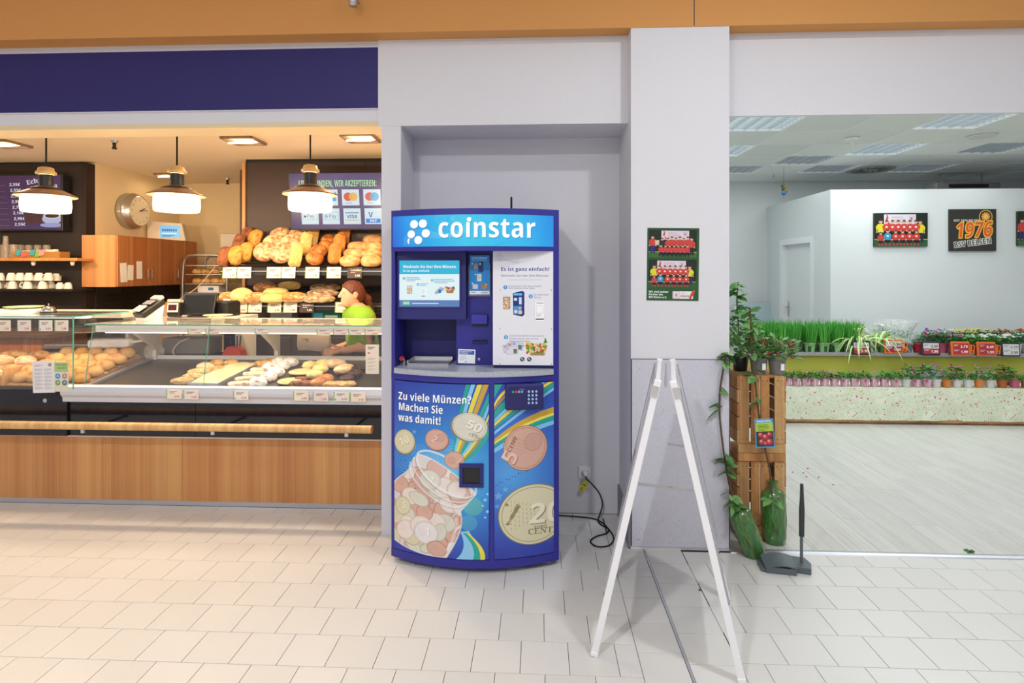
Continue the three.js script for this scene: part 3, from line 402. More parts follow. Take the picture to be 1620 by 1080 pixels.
// ---------- screens ----------
{
  const menu = canvas(900, 520, (x, w, h) => {
    const g = x.createLinearGradient(0, 0, w, h); g.addColorStop(0, '#4a2a4a'); g.addColorStop(1, '#5b3d6e'); x.fillStyle = g; x.fillRect(0, 0, w, h);
    ['2,55\u20ac', '2,55\u20ac', '2,55\u20ac', '2,95\u20ac', '2,75\u20ac', '2,10\u20ac', '2,95\u20ac', '2,55\u20ac'].forEach((s, i) => { type(x, s, 528 + i * 7, 100 + i * 55, 40, '#fff', { weight: 'bold', align: 'right' }); x.fillStyle = '#e8dff0'; for (let k = 0; k < 30; k++) x.fillRect(120 + i * 7 + k * 9, 96 + i * 55, 3, 3); lines(x, 30, 76 + i * 55, 90, 1, 10, '#e8dff0', 18); });
    type(x, 'Echter', 590, 90, 58, '#fff', { weight: 'bold', font: 'serif', rot: -.22 }); type(x, 'Kaffee-Genuss', 560, 185, 58, '#fff', { weight: 'bold', font: 'serif', rot: -.22, fit: 320 });
    for (let i = 0; i < 340; i++) { x.fillStyle = rgba(70 + rr(0, 40), 40 + rr(0, 25), 40 + rr(0, 30)); x.beginPath(); x.ellipse(rr(570, 800), rr(360, 460), 9, 6, rr(0, 3), 0, 7); x.fill(); } x.fillStyle = '#c8cdf0'; x.beginPath(); x.ellipse(820, 420, 90, 52, 0, 0, 7); x.fill(); x.fillStyle = '#e7eaff'; x.beginPath(); x.ellipse(820, 390, 80, 30, 0, 0, 7); x.fill(); x.fillStyle = '#5a3424'; x.beginPath(); x.ellipse(820, 390, 64, 20, 0, 0, 7); x.fill(); x.fillStyle = '#aab0dc'; x.beginPath(); x.ellipse(820, 480, 110, 22, 0, 0, 7); x.fill();
  });
  const D = 5.23, x1 = at(98, 320, D).x, x0 = x1 - 1.02, y0 = at(50, 365, D).y, y1 = at(50, 275, D).y, t = thing('menu_screen', 'coffee price screen on the dark wall above the glasses shelf', 'screen', [(x0 + x1) / 2, y0, -D]);
  mesh('casing', rbox(x1 - x0, y1 - y0, .09, .006), M.blackPlastic, t, 0, (y1 - y0) / 2, -.05); mesh('screen', new THREE.PlaneGeometry(x1 - x0 - .03, y1 - y0 - .03), glow(menu, .75), t, 0, (y1 - y0) / 2, -.003); mesh('wall_mount', box(.3, .2, .05), M.black, t, 0, .25, -.11);
  const pay = canvas(1024, 620, (x, w, h) => {
    const g = x.createLinearGradient(0, 0, w, 0); g.addColorStop(0, '#53406e'); g.addColorStop(.5, '#6d5a86'); g.addColorStop(1, '#5d4a78'); x.fillStyle = g; x.fillRect(0, 0, w, h); for (let i = 0; i < 120; i++) { x.strokeStyle = rgba(150, 130, 175, rr(.05, .25)); x.lineWidth = rr(1, 3); x.beginPath(); const a = rr(0, w), b = rr(0, h); x.moveTo(a, b); x.lineTo(a + rr(-90, 90), b + rr(30, 140)); x.stroke(); }
    x.save(); x.scale(1, 1.5); type(x, 'LIEBE KUNDEN, WIR AKZEPTIEREN:', 100, 98, 66, '#b6f0b0', { weight: 'bold', fit: 860 }); x.restore();
    const card = (a, b) => { x.fillStyle = '#dff4fb'; x.fillRect(a, b, 190, 180); };
    for (let i = 0; i < 4; i++) { card(100 + i * 236, 180); card(112 + i * 234, 392); }
    x.fillStyle = '#2d6fb8'; x.fillRect(130, 220, 120, 60); type(x, 'giro', 140, 265, 44, '#fff', { weight: 'bold' }); x.fillStyle = '#47b2e6'; x.fillRect(440, 210, 70, 100); type(x, 'ec', 372, 290, 60, '#2d8fc8', { weight: 'bold' });
    disc(x, 640, 262, 48, '#e8604a'); disc(x, 696, 262, 48, 'rgba(247,190,90,.9)'); disc(x, 876, 262, 48, '#e8604a'); disc(x, 930, 262, 48, 'rgba(70,180,235,.9)'); lines(x, 610, 330, 116, 1, 10, '#8899bb', 6); lines(x, 846, 330, 116, 1, 10, '#8899bb', 6);
    x.strokeStyle = '#7fa8c8'; x.lineWidth = 3; x.strokeRect(126, 436, 160, 84); x.strokeRect(360, 436, 160, 84); disc(x, 152, 482, 13, '#333'); type(x, 'Pay', 172, 498, 52, '#4b5d7c'); type(x, 'G', 372, 498, 48, '#4b82d8', { weight: 'bold' }); type(x, 'Pay', 416, 498, 52, '#6b7d9c');
    x.fillStyle = '#2d4fa0'; x.fillRect(600, 440, 150, 8); type(x, 'VISA', 618, 504, 52, '#2d4fa0', { weight: 'bold' }); x.fillStyle = '#d7b35a'; x.fillRect(600, 522, 150, 8); type(x, 'V', 880, 494, 84, '#2a6fd0', { weight: 'bold', align: 'center' }); x.fillStyle = '#2a8fe6'; x.fillRect(826, 510, 160, 48); type(x, 'PAY', 906, 550, 44, '#fff', { weight: 'bold', align: 'center' });
  });
  const d2 = 5.08, a0 = at(458, 318, d2).x, a1 = at(608, 318, d2).x, b0 = at(530, 363, d2).y, b1 = at(530, 273, d2).y, s = thing('payment_screen', 'screen listing accepted bank cards on the brown wall above the loaves', 'screen', [(a0 + a1) / 2, b0, -d2]);
  const tl = new THREE.Group(), h = b1 - b0; for (const [n, g, m, z] of [['casing', rbox(a1 - a0, h, .06, .006), M.blackPlastic, -.032], ['screen', new THREE.PlaneGeometry(a1 - a0 - .02, h - .02), glow(pay, .85), .0]]) { const o = mesh(n, g, m, s, 0, h / 2, z, .15); if (z === 0) o.position.z += .0015; }
  mesh('wall_mount', box(.3, .16, .18), M.black, s, 0, h / 2 + .04, -.16);
  for (const [X, Yc, DD, W2, H2, c, k] of [[(x0 + x1) / 2, (y0 + y1) / 2, D, 1, .5, 0x9b80b8, .35], [(a0 + a1) / 2, (b0 + b1) / 2, d2, .86, .5, 0xb6b6e0, .5]]) { const l = new THREE.RectAreaLight(c, k, W2, H2); l.position.set(X, Yc, -DD + .06); l.lookAt(X, Yc, 5); scene.add(l); }
}
// ---------- clock and cabinets on the cream wall ----------
{
  const q = (px) => (CLX + .07) / slope(px);                        // depth where a pixel column meets the wall
  const D = q(212), y = at(212, 334, D).y, t = thing('wall_clock', 'round steel drum clock on the cream wall above the cabinets', 'clock', [CLX, y, -D], Math.PI / 2);
  mesh('drum', lathe([[0, 0], [.19, 0], [.195, .02], [.185, .045], [.185, .07], [.195, .08], [.17, .13], [.155, .14]], 40), M.steel, t, 0, 0, 0, Math.PI / 2); t.children[0].geometry.scale(1, 1, 1);
  const face = canvas(256, 256, (x) => { x.fillStyle = '#f3ead2'; x.fillRect(0, 0, 256, 256); for (let i = 1; i <= 12; i++) { const a = i * Math.PI / 6; type(x, String(i), 128 + 98 * Math.sin(a), 138 - 98 * Math.cos(a), 26, '#6b5a3c', { align: 'center' }); } });
  const f = mesh('dial', new THREE.CircleGeometry(.158, 40), print(face, .4), t, 0, 0, .137);
  mesh('hand', box(.008, .09, .003), M.black, f, .035, .018, .004, 0, 0, -1.15); mesh('hand', box(.006, .13, .003), M.black, f, .05, .008, .006, 0, 0, -1.4);
  // wall cabinets
  const fx = -4.08, qf = (px) => fx / slope(px), d0 = qf(186), y0 = 1.461, y1 = 1.966, ds = [d0, qf(274), qf(311)], labels = ['wide cherry wood wall cabinet with notes taped to its door', 'narrow cherry wood wall cabinet with one door beside the wide one'];
  for (let i = 0; i < 2; i++) {
    const a = ds[i] + (i ? .006 : 0), b = ds[i + 1], c = thing('wall_cabinet', labels[i], 'cabinet', [CLX, y0, -a]); const L = b - a, dp = fx - CLX, hh = y1 - y0;
    mesh('body', uvMetres(moved(box(dp - .02, hh, L), (dp - .02) / 2, hh / 2, -L / 2)), M.cherry, c);
    const doors = i ? [[0, L]] : [[0, L / 2 - .002], [L / 2 + .002, L]];
    doors.forEach(([u, v], j) => { const dr = mesh('door', uvMetres(moved(box(.02, hh - .006, v - u - .002), 0, 0, 0)), M.cherryDark, c, dp - .008, hh / 2, -(u + v) / 2);
      const hz = (i ? (v - u) / 2 - .04 : j ? (v - u) / 2 - .03 : -(v - u) / 2 + .03); mesh('handle', tube([[.008, -.05, 0], [.032, -.048, 0], [.034, 0, 0], [.032, .048, 0], [.008, .05, 0]], .005, 12, 6), M.steel, dr, .002, -.13, hz);
      if (!i && !j) [[195, 431, .19, .055], [206, 431, .15, .05], [220, 427, .18, .05]].forEach(([px, py, h2, w2], n) => { const dd = qf(px), yy = at(px, py, dd).y; const nt = mesh('paper_note', box(.002, h2, w2 * 1.6), M.paper, dr, .012, yy - y0 - hh / 2, -dd + a + (u + v) / 2); nt.rotation.x = [.06, -.03, .02][n]; }); });
  }
  // control display standing on the cabinet
  const dd = 6.28, p = at(263, 383, dd), m = thing('control_display', 'cream control unit with a small lit screen on top of the wall cabinet', 'monitor', [-4.24, y1, -dd], .35);
  mesh('casing', (() => { const s = new THREE.Shape([[-.19, 0], [.19, 0], [.15, .19], [-.19, .21]].map((v) => new THREE.Vector2(...v))); return new THREE.ExtrudeGeometry(s, { depth: .1, bevelEnabled: true, bevelSize: .004, bevelThickness: .004, bevelSegments: 1 }); })(), std(0xe6dccb, .5), m, 0, 0, -.05);
  mesh('screen', new THREE.PlaneGeometry(.2, .14), glow(canvas(200, 140, (x) => { x.fillStyle = '#7fd0f4'; x.fillRect(0, 0, 200, 140); x.fillStyle = '#3a58b0'; for (let i = 0; i < 7; i++) x.fillRect(20 + i * 22, 40, 16, 28); x.fillStyle = '#e6f8ff'; x.fillRect(16, 84, 150, 14); lines(x, 20, 112, 150, 2, 12, '#3a58b0', 6); }), .9), m, .035, .1, .056);
}
{ // steel plate sign hung beside the brown wall
  const D = 5.9, p = at(367, 392, D), t = thing('steel_plate', 'brushed steel plate beside the brown bread wall', 'plate', [p.x, p.y, p.z]); mesh('plate', rbox(.25, .15, .012, .003), std(0x958a82, .42, .6), t, 0, .075, 0); mesh('hanger', box(.03, BC - p.y - .15, .01), std(0x5a4636, .5), t, .1, .15 + (BC - p.y - .15) / 2, -.006);
}
// ---------- shelves by the coffee wall ----------
const shelf = (name, label, px1, py0, py1, D, mat, brackets) => {
  const x1 = at(px1, 400, D - .26).x, y1 = at(60, py0, D - .26).y, y0 = at(60, py1, D - .26).y, x0 = x1 - 1.2, t = thing(name, label, 'shelf', [(x0 + x1) / 2, y0, -D]);
  mesh('board', uvMetres(rbox(x1 - x0, y1 - y0, .26, .003)), mat, t, 0, (y1 - y0) / 2, .13); for (const b of brackets) { const g = mesh('bracket', lathe([[0, -.045], [.012, -.042], [.018, -.02], [.018, 0], [0, 0]], 14), std(0xe8e4e0, .4), t, at(b, 400, D - .22).x - t.position.x, 0, .2); }
  return { y: y1, t };
};
const glassShelf = shelf('wall_shelf', 'cherry wood wall shelf holding glasses and a tea basket', 122, 408, 412.5, COFFEE, M.cherry, [50, 112]);
const cupShelf = shelf('wall_shelf', 'black wall shelf stacked with white cups', 114, 457, 461, COFFEE, M.black, []);
{
  const gl = phys(0xf2ece4, .06, { transmission: .85, thickness: 0, ior: 1.45 }), gg = lathe([[0, .002], [.028, .002], [.03, 0], [.038, .13], [.036, .13], [.029, .008], [0, .008]], 18);
  const add = (px, D, y, s = 1, label = 'clear drinking glass standing upside down on the wooden wall shelf') => { const p = at(px, 400, D), m = mesh('drinking_glass', gg, gl); m.scale.setScalar(s); m.rotation.x = Math.PI; m.position.set(p.x, y + .131 * s, p.z); tag(m, label, 'glass', 'glasses on the wooden shelf'); };
  for (const [px, d] of [[-3, 5.18], [9, 5.18], [22, 5.18], [33, 5.28], [46, 5.29], [60, 5.29], [74, 5.29], [3, 5.28], [18, 5.28]]) add(px, d, glassShelf.y + .001); add(9, 5.18, glassShelf.y + .133, .62, 'short clear glass stacked on top of the others on the wooden shelf');
  const p = at(72, 405, 5.21), b = thing('tea_basket', 'wicker basket of tea bags on the wooden wall shelf', 'basket', [p.x, glassShelf.y, -5.165]); const wk = std(0xffffff, .7, 0, { map: wrap(canvas(64, 64, (x) => { x.fillStyle = '#a5702f'; x.fillRect(0, 0, 64, 64); for (let i = 0; i < 8; i++) for (let j = 0; j < 8; j++) { x.fillStyle = (i + j) % 2 ? '#c48b43' : '#7d5020'; x.fillRect(i * 8 + 1, j * 8 + 1, 6, 6); } }), 6, 2) });
  const wall = (w, d, h, t2) => merge([moved(box(w, h, t2), 0, h / 2, d / 2), moved(box(w, h, t2), 0, h / 2, -d / 2), moved(box(t2, h, d), w / 2, h / 2, 0), moved(box(t2, h, d), -w / 2, h / 2, 0), moved(box(w, t2, d), 0, t2 / 2, 0)]);
  mesh('weave', wall(.46, .11, .06, .008), wk, b); [[-.17, 0x3f95a5], [-.11, 0xe05a62], [-.03, 0x3f95a5], [.02, 0x78a83c], [.06, 0xe88a92]].forEach(([x, c], i) => mesh('tea_bag', box(.045, .06, .006), std(c, .7), b, x, .05 - (i % 2) * .012, .061, -.35, 0, .06 * (i - 2)));
  for (let i = 0; i < 6; i++) mesh('tea_bag', box(.05, .02, .06), M.paper, b, -.17 + i * .06, .062, .01 * (i % 2), .1 * i);
  // cups
  const cupG = lathe([[0, 0], [.022, 0], [.024, .004], [.034, .03], [.04, .07], [.037, .07], [.031, .03], [.02, .008], [0, .008]], 20), hG = new THREE.TorusGeometry(.022, .005, 6, 14, Math.PI * 1.1), white = std(0xefe9df, .25), green = std(0xb9cc5a, .4);
  const proto = (motif) => { const t = new THREE.Group(); t.name = 'coffee_cup'; mesh('bowl', cupG, white, t); const h = mesh('handle', hG, white, t, -.036, .038, 0, 0, 0, Math.PI * .45); if (motif) mesh('motif', box(.022, .03, .002), green, t, .004, .036, .0365); return t; };
  const A = proto(0), B = proto(1), G = 'cups on the black shelf'; let n = 0;
  const put = (px, row, d, big, mot, lay) => { const o = copy(mot ? B : A, undefined, V(at(px, 450, d).x, cupShelf.y + (row ? .074 * big : 0) + .071 * big, -d), rr(-.5, .5)); o.scale.setScalar(big); o.rotation.x = Math.PI; if (lay) o.rotation.z = lay; tag(o, mot ? 'white cup with a green motif stacked on the black shelf' : row ? 'plain white cup in the upper layer on the black shelf' : 'plain white cup in the lower layer on the black shelf', 'cup', G + (mot ? ', green motif' : row ? ', upper layer' : ', lower layer')); };
  [[-5, 0], [8, 0], [20, 0], [32, 0], [44, 0], [56, 0], [68, 1], [80, 1]].forEach(([px, m], i) => put(px, 0, i % 2 ? 5.26 : 5.16, 1.05, m)); put(95, 0, 5.17, .85, 1); put(108, 0, 5.17, .85, 0);
  [[0, 0, 0], [18, 0, 0], [32, 0, 0], [46, 0, 0], [62, 0, 0], [77, 1, 0]].forEach(([px, m, l], i) => put(px, 1, 5.16, 1.05, m, l)); put(89, 1, 5.26, 1.0, 1);
}
// ---------- baked goods ----------
const lerp3 = (a, b, t) => a.map((v, i) => v + (b[i] - v) * Math.min(1, Math.max(0, t)));
const lin = (hex) => { const c = new THREE.Color(hex); return [c.r, c.g, c.b]; };
const crumb = new THREE.MeshStandardMaterial({ vertexColors: true, roughness: .72 });
const glossy = new THREE.MeshStandardMaterial({ vertexColors: true, roughness: .4 });
function dough(rx, ry, rz, o = {}) {                           // a baked shape resting on y = 0; rx length, ry height, rz depth
  const g = mergeVertices(new THREE.SphereGeometry(1, o.seg || 22, o.rows || 15), 1e-4), p = g.attributes.position, n = o.box || 2, col = new Float32Array(p.count * 3), s = o.seed || 1, f = o.freq || 3, q = o.patch || 2;
  const A = lin(o.a), B = lin(o.b), C = o.c ? lin(o.c) : null;
  for (let i = 0; i < p.count; i++) {
    let x = p.getX(i), y = p.getY(i), z = p.getZ(i); const r = 1 / Math.pow(Math.abs(x) ** n + Math.abs(y) ** n + Math.abs(z) ** n, 1 / n); x *= r; y *= r; z *= r;
    let b = 1 + (o.bump ?? .05) * fbm(x * f + s, y * f, z * f + s * 2); if (o.cuts) b -= .09 * Math.max(0, Math.sin(x * o.cuts * 3.1 + z * 1.2)) ** 6 * Math.max(0, y); if (o.dimple) b -= o.dimple * Math.exp(-(x * x + z * z) * 9) * Math.max(0, y);
    const X = x * rx * b, Z = z * rz * b + (o.bend || 0) * (x * x - .4) * rx, Y = Math.max(y * b, -(o.flat ?? .62)) * ry; p.setXYZ(i, X, Y + ry * (o.flat ?? .62), Z);
    const t = .5 + 1.1 * fbm(x * q + s * 3, y * q + 5, z * q); let c = lerp3(A, B, t); if (o.cuts) c = lerp3(c, B, 1.2 * Math.max(0, Math.sin(x * o.cuts * 3.1 + z * 1.2)) ** 6); if (C) c = lerp3(c, C, noise.noise(x * (o.cf || 14) + s, y * (o.cf || 14), z * (o.cf || 14)) > (o.ct ?? .22) ? .9 : 0); col.set(c, i * 3);
  }
  g.setAttribute('color', new THREE.BufferAttribute(col, 3)); g.computeVertexNormals(); return g;
}
const ringDough = (R, r, a, b, s, arc = Math.PI * 2) => { const g = new THREE.TorusGeometry(R, r, 10, 22, arc), p = g.attributes.position, col = new Float32Array(p.count * 3), A = lin(a), B = lin(b); g.rotateX(-Math.PI / 2); g.translate(0, r, 0); for (let i = 0; i < p.count; i++) col.set(lerp3(A, B, .5 + fbm(p.getX(i) * 50 + s, p.getY(i) * 50, p.getZ(i) * 50)), i * 3); g.setAttribute('color', new THREE.BufferAttribute(col, 3)); return g; };
const K = {};                                                  // kinds of bread: variants, label words
const kind = (k, name, label, make, mat = crumb) => { K[k] = { name, label, mat, v: [1, 2, 3].map((s) => make(s)) }; };
kind('rye', 'rye_loaf', 'dark brown split rye loaf', (s) => dough(.085, .055, .05, { box: 3.2, a: '#7b4424', b: '#9a5c34', c: '#5a2c16', ct: .3, seed: s }));
kind('seed', 'seeded_loaf', 'oval golden loaf with dark seeds', (s) => dough(.085, .07, .065, { a: '#dca24c', b: '#c98a3a', c: '#7a5222', ct: .42, cf: 22, seed: s, seg: 30, rows: 20 }));
kind('marble', 'marbled_loaf', 'round brown loaf marbled with flour', (s) => dough(.1, .06, .095, { a: '#9c5a2c', b: '#e9cfa2', patch: 3.4, seed: s, seg: 28, rows: 18 }));
kind('oat', 'oat_loaf', 'box shaped loaf crusted with pale oats', (s) => dough(.1, .055, .055, { box: 4, a: '#d9a452', b: '#ecc988', patch: 9, bump: .09, freq: 9, seed: s, seg: 30, rows: 20 }));
kind('star', 'star_loaf', 'round glossy brown loaf cut open on top', (s) => dough(.075, .055, .07, { a: '#9a4e1e', b: '#c98642', cuts: 2, seed: s }), glossy);
kind('box', 'box_loaf', 'small orange brown box loaf', (s) => dough(.085, .05, .048, { box: 4, a: '#b87434', b: '#d0904a', patch: 7, bump: .06, freq: 8, seed: s }));
kind('tin', 'tin_loaf', 'long rounded loaf with floury brown crust', (s) => dough(.095, .05, .06, { box: 2.6, a: '#c4803e', b: '#e8c290', patch: 1.6, seed: s }));
kind('pale', 'wheat_loaf', 'big pale yellow wheat loaf', (s) => dough(.1, .07, .08, { a: '#f0c870', b: '#f8e2a4', seed: s }));
kind('long', 'yellow_loaf', 'long yellow loaf with rough crust', (s) => dough(.11, .04, .055, { box: 2.6, a: '#eac468', b: '#f6e09a', patch: 5, bump: .07, freq: 6, seed: s }));
kind('sesame', 'sesame_loaf', 'long brown loaf sprinkled with sesame', (s) => dough(.11, .045, .055, { box: 2.8, a: '#b06c34', b: '#d89c5c', c: '#f0d8a8', ct: .2, cf: 20, seed: s, seg: 30, rows: 20 }));
kind('flour', 'floury_loaf', 'long loaf striped brown and white with flour', (s) => dough(.145, .034, .06, { box: 2.5, a: '#e8d8b8', b: '#8e5c30', patch: 4, cuts: 3, seed: s, seg: 30 }));
kind('roll', 'bread_roll', 'smooth golden bread roll', (s) => dough(.055, .036, .042, { a: '#b87a34', b: '#e6b872', seed: s, cuts: .5, bump: .07 }));
kind('grain', 'grain_roll', 'long pale roll dotted with seeds', (s) => dough(.085, .03, .034, { a: '#d8a860', b: '#f0d49a', c: '#8a6030', ct: .38, cf: 18, seed: s, seg: 28, rows: 18 }));
kind('croissant', 'croissant', 'curved golden croissant', (s) => dough(.085, .034, .03, { a: '#c8843a', b: '#eab870', bend: -.55, cuts: 4, seed: s }), glossy);
kind('sugar', 'sugared_bun', 'bun thickly dusted with white sugar', (s) => dough(.062, .04, .05, { a: '#f2ece4', b: '#fbf8f2', c: '#b88a60', ct: .3, cf: 9, bump: .1, freq: 7, seed: s }));
kind('flat', 'flat_pastry', 'large flat golden pastry', (s) => dough(.095, .018, .075, { a: '#efc97e', b: '#f8e4b0', seed: s }));
kind('cheese', 'cheese_roll', 'roll topped with melted yellow cheese', (s) => dough(.06, .035, .045, { a: '#f2cf70', b: '#fae8ac', patch: 6, bump: .12, freq: 6, seed: s }));
kind('filled', 'filled_roll', 'brown roll with a shiny rounded top', (s) => dough(.055, .036, .05, { a: '#b46a34', b: '#d8985c', seed: s }), glossy);
kind('cream', 'cream_bun', 'long pale bun dusted with flour', (s) => dough(.085, .04, .045, { a: '#e4b072', b: '#f6e0ba', seed: s }));
kind('nut', 'nut_pastry', 'flat pastry covered in chopped nuts', (s) => dough(.06, .018, .04, { box: 3, a: '#e0ae62', b: '#f0d090', c: '#a87038', ct: .15, cf: 12, bump: .16, freq: 9, seed: s, seg: 28, rows: 18 }));
kind('choc', 'chocolate_slice', 'small brown chocolate cake slice', (s) => dough(.042, .02, .028, { box: 5, a: '#5a3020', b: '#b87a52', patch: 3, seed: s }));
kind('berry', 'berry_slice', 'pale cake slice flecked with red berries', (s) => dough(.07, .024, .032, { box: 5, a: '#f0dca8', b: '#fbf0d4', c: '#b84a4a', ct: .32, cf: 10, seed: s, bump: .08, freq: 8 }));
K.donut = { name: 'chocolate_donut', label: 'dark chocolate glazed ring donut', mat: glossy, v: [1, 2, 3].map((s) => ringDough(.034, .021, '#3a1e14', '#5a3222', s)) };
K.pretzel = { name: 'pretzel_stick', label: 'plaited brown pretzel pastry', mat: glossy, v: [1, 2, 3].map((s) => dough(.095, .032, .035, { a: '#b87232', b: '#e6b66c', cuts: 3, seed: s })) };
let bc = 0;
const bread = (k, p, turn, where, { sx = 1, tilt = 0, roll = 0, y = 0 } = {}) => { const q = K[k], m = mesh(q.name, q.v[bc++ % 3], q.mat); m.position.set(p.x, p.y + y, p.z); m.rotation.set(tilt, turn, roll, 'YXZ'); m.scale.setScalar(sx); return tag(m, `${q.label} ${where}`, 'bread', `${q.name.replace(/_/g, ' ')}s ${where}`.replace('loafs', 'loaves')); };
// price tags
const tagTex = [0, 1, 2, 3].map((v) => canvas(140, 100, (x, w, h) => { const dk = v === 3; x.fillStyle = dk ? '#4a3a38' : ['#f6ead8', '#f4e4dc', '#f3eee2'][v]; x.fillRect(0, 0, w, h); if (!dk) { x.fillStyle = '#9cbf7c'; x.fillRect(0, 0, 10, h); } else type(x, 'Landbrot', 30, 38, 26, '#f4e8e0', { weight: 'bold', font: 'serif' }); lines(x, 30, 20 + (dk ? 28 : 0), 80, dk ? 1 : 2, 14, dk ? '#cbb' : '#7a4e3e', 6); type(x, ['3,95', '1,95', '0,65', '1,95'][v], 74, 86, 26, dk ? '#fff' : '#c0392b', { weight: 'bold' }); if (v === 2) disc(x, 18, 84, 7, '#3f8fd0'); }));
const tagMat = tagTex.map((t) => print(t, .5));
const priceTag = (p, v, where, w = .075, h = .054, tilt = -.12) => { const t = mesh('price_tag', ...[once('pt' + w + h, () => new THREE.BoxGeometry(w, h, .002)), [M.paper, M.paper, M.paper, M.paper, tagMat[v], M.paper]]); t.position.copy(p); t.rotation.x = tilt; return tag(t, `${v === 3 ? 'dark brown' : 'cream'} paper price tag ${where}`, 'price tag', `${v === 3 ? 'dark' : 'cream'} price tags ${where}`); };

// ---------- bread shelves on the payment wall ----------
{
  const FD = 4.96, xL = payX0 + .01, xR = -.95, yTop = at(480, 421, FD).y, yLow = at(480, 476, FD).y;
  const rack = (y0, label, from, an) => {
    const t = thing('bread_shelf', label, 'shelf', [(from + xR) / 2, y0, -FD]), w = xR - from, L = .42;
    for (let i = 0; i < 9; i++) mesh('slat', box(w, .008, .028), std(0x2a2322, .4, .3), t, 0, .002 + Math.sin(an) * i * .052, -Math.cos(an) * i * .052, an);
    for (let i = 0; i <= 4; i++) mesh('slat_bearer', box(.014, .016, L), M.black, t, -w / 2 + .01 + i * (w - .02) / 4, Math.sin(an) * L / 2 - .012, -Math.cos(an) * L / 2, an);
    mesh('price_rail', rbox(w, .07, .012, .004), std(0x2c2827, .4), t, 0, -.05, .02); mesh('rail_lip', box(w, .01, .02), M.steel, t, 0, -.045, .028); return t;
  };
  rack(yTop, 'upper sloping bread shelf of dark slats below the payment screen', at(352, 421, FD).x, .5); rack(yLow, 'lower sloping bread shelf of dark slats below the upper one', at(352, 476, FD).x, .3);
  const on = (px, py, y0, lift = .008) => onPlane(px, py, FD, y0 + lift, Math.tan(y0 === yTop ? .5 : .3));
  const W1 = 'on the upper bread shelf', W2 = 'on the lower bread shelf', top = [
    ['rye', 398, 388, 1.4, .2], ['rye', 386, 400, 1.3, .1], ['rye', 364, 421, .9, .1], ['seed', 414, 392, 1.2, .2], ['seed', 384, 419, 1.0, .1], ['seed', 400, 413, 1.2, .2], ['marble', 446, 390, .2, .6], ['marble', 435, 402, .4, .6], ['marble', 422, 415, .1, .5], ['marble', 476, 389, .3, .6], ['marble', 463, 401, .2, .6], ['marble', 449, 418, 0, .5],
    ['oat', 502, 388, 1.5, .3], ['oat', 491, 400, 1.45, .3], ['oat', 476, 418, 1.5, .3], ['star', 521, 392, .4, .5], ['star', 514, 402, 1, .4], ['star', 505, 409, .2, .4], ['star', 497, 420, .6, .4], ['box', 550, 388, 1.5, .3], ['box', 543, 400, 1.5, .3], ['box', 536, 416, 1.5, .3], ['tin', 566, 399, 0, .3], ['tin', 560, 410, .1, .3], ['tin', 555, 421, 0, .3], ['tin', 590, 388, 0, .3], ['tin', 590, 399, .05, .3], ['tin', 589, 410, 0, .3], ['tin', 588, 421, 0, .3]];
  for (const [k, px, py, turn, tl] of top) { const stand = ['rye', 'seed', 'oat', 'box'].includes(k); const p = on(px, py, yTop); if (stand) { const m = bread(k, p, 0, W1, { sx: 1.1 }); m.rotation.set(-.25, turn * .25 + bc * .02, 1.35, 'YXZ'); m.position.y += .075; } else bread(k, p, turn, W1, k === 'marble' ? { sx: 1.05, tilt: .95, y: .075 } : k === 'star' ? { sx: 1.05, tilt: .75, y: .04 } : { sx: .97, tilt: .55, y: .02 }); }
  for (const [k, px, py, turn, tl] of [['sesame', 368, 475, .4, .3], ['pale', 384, 475, .2, .45], ['sesame', 404, 476, .15, .35], ['sesame', 421, 460, 0, .3], ['long', 437, 467, .1, .3], ['long', 458, 457, 0, .3], ['long', 432, 477, .05, .3], ['sesame', 466, 476, .1, .35], ['flour', 515, 459, 0, .3], ['flour', 511, 468, 0, .3], ['flour', 505, 477, 0, .3]]) bread(k, on(px, py, yLow), turn, W2, { tilt: tl, y: .004 });
  [[363, 0], [386, 1], [433, 0], [456, 1], [494, 0], [528, 1], [561, 3]].forEach(([px, v]) => priceTag(at(px, 431, FD - .045), v, 'on the upper bread shelf rail', .128, .1)); [[380, 0], [403, 1], [434, 0], [459, 1], [485, 3], [541, 0]].forEach(([px, v]) => priceTag(at(px, 486, FD - .045), v, 'on the lower bread shelf rail', .126, .092));
  // dark cupboard under the shelves
  const c = thing('back_cupboard', 'dark low cupboard below the bread shelves', 'cupboard', [(xL + xR) / 2, 0, -(PAYW - .21)]); mesh('body', box(xR - xL, 1.12, .38), std(0x2e2624, .5), c, 0, .56, 0); for (let i = 0; i < 3; i++) mesh('door', rbox((xR - xL) / 3 - .01, .95, .018, .003), std(0x3a302d, .45), c, (i - 1) * (xR - xL) / 3, .55, .198); mesh('top', rbox(xR - xL, .03, .42, .004), M.steel, c, 0, 1.135, .01);
  const bx = thing('storage_box', 'clear plastic storage box on the dark back cupboard', 'box', [at(450, 550, 5.13).x, 1.15, -5.13]); mesh('tub', box(.2, .08, .14), phys(0xdddddd, .2, { transmission: .6, thickness: 0 }), bx, 0, .04, 0); mesh('lid', rbox(.21, .012, .15, .004), M.whitePlastic, bx, 0, .086, 0);
  const gb = thing('carton', 'green and blue printed carton on the dark back cupboard', 'box', [at(520, 560, 5.13).x, 1.15, -5.13], .1); mesh('carton_body', ...picBox(.26, .1, .16, print(canvas(128, 64, (x) => { x.fillStyle = '#1d7a62'; x.fillRect(0, 0, 128, 64); x.fillStyle = '#58b0e0'; x.fillRect(8, 10, 40, 44); x.fillStyle = '#e8f4ee'; x.fillRect(58, 24, 56, 14); })), std(0x1d7a62, .6)), gb, 0, .05, 0); mesh('flap', box(.26, .003, .08), std(0x1d7a62, .6), gb, 0, .102, .04);
}
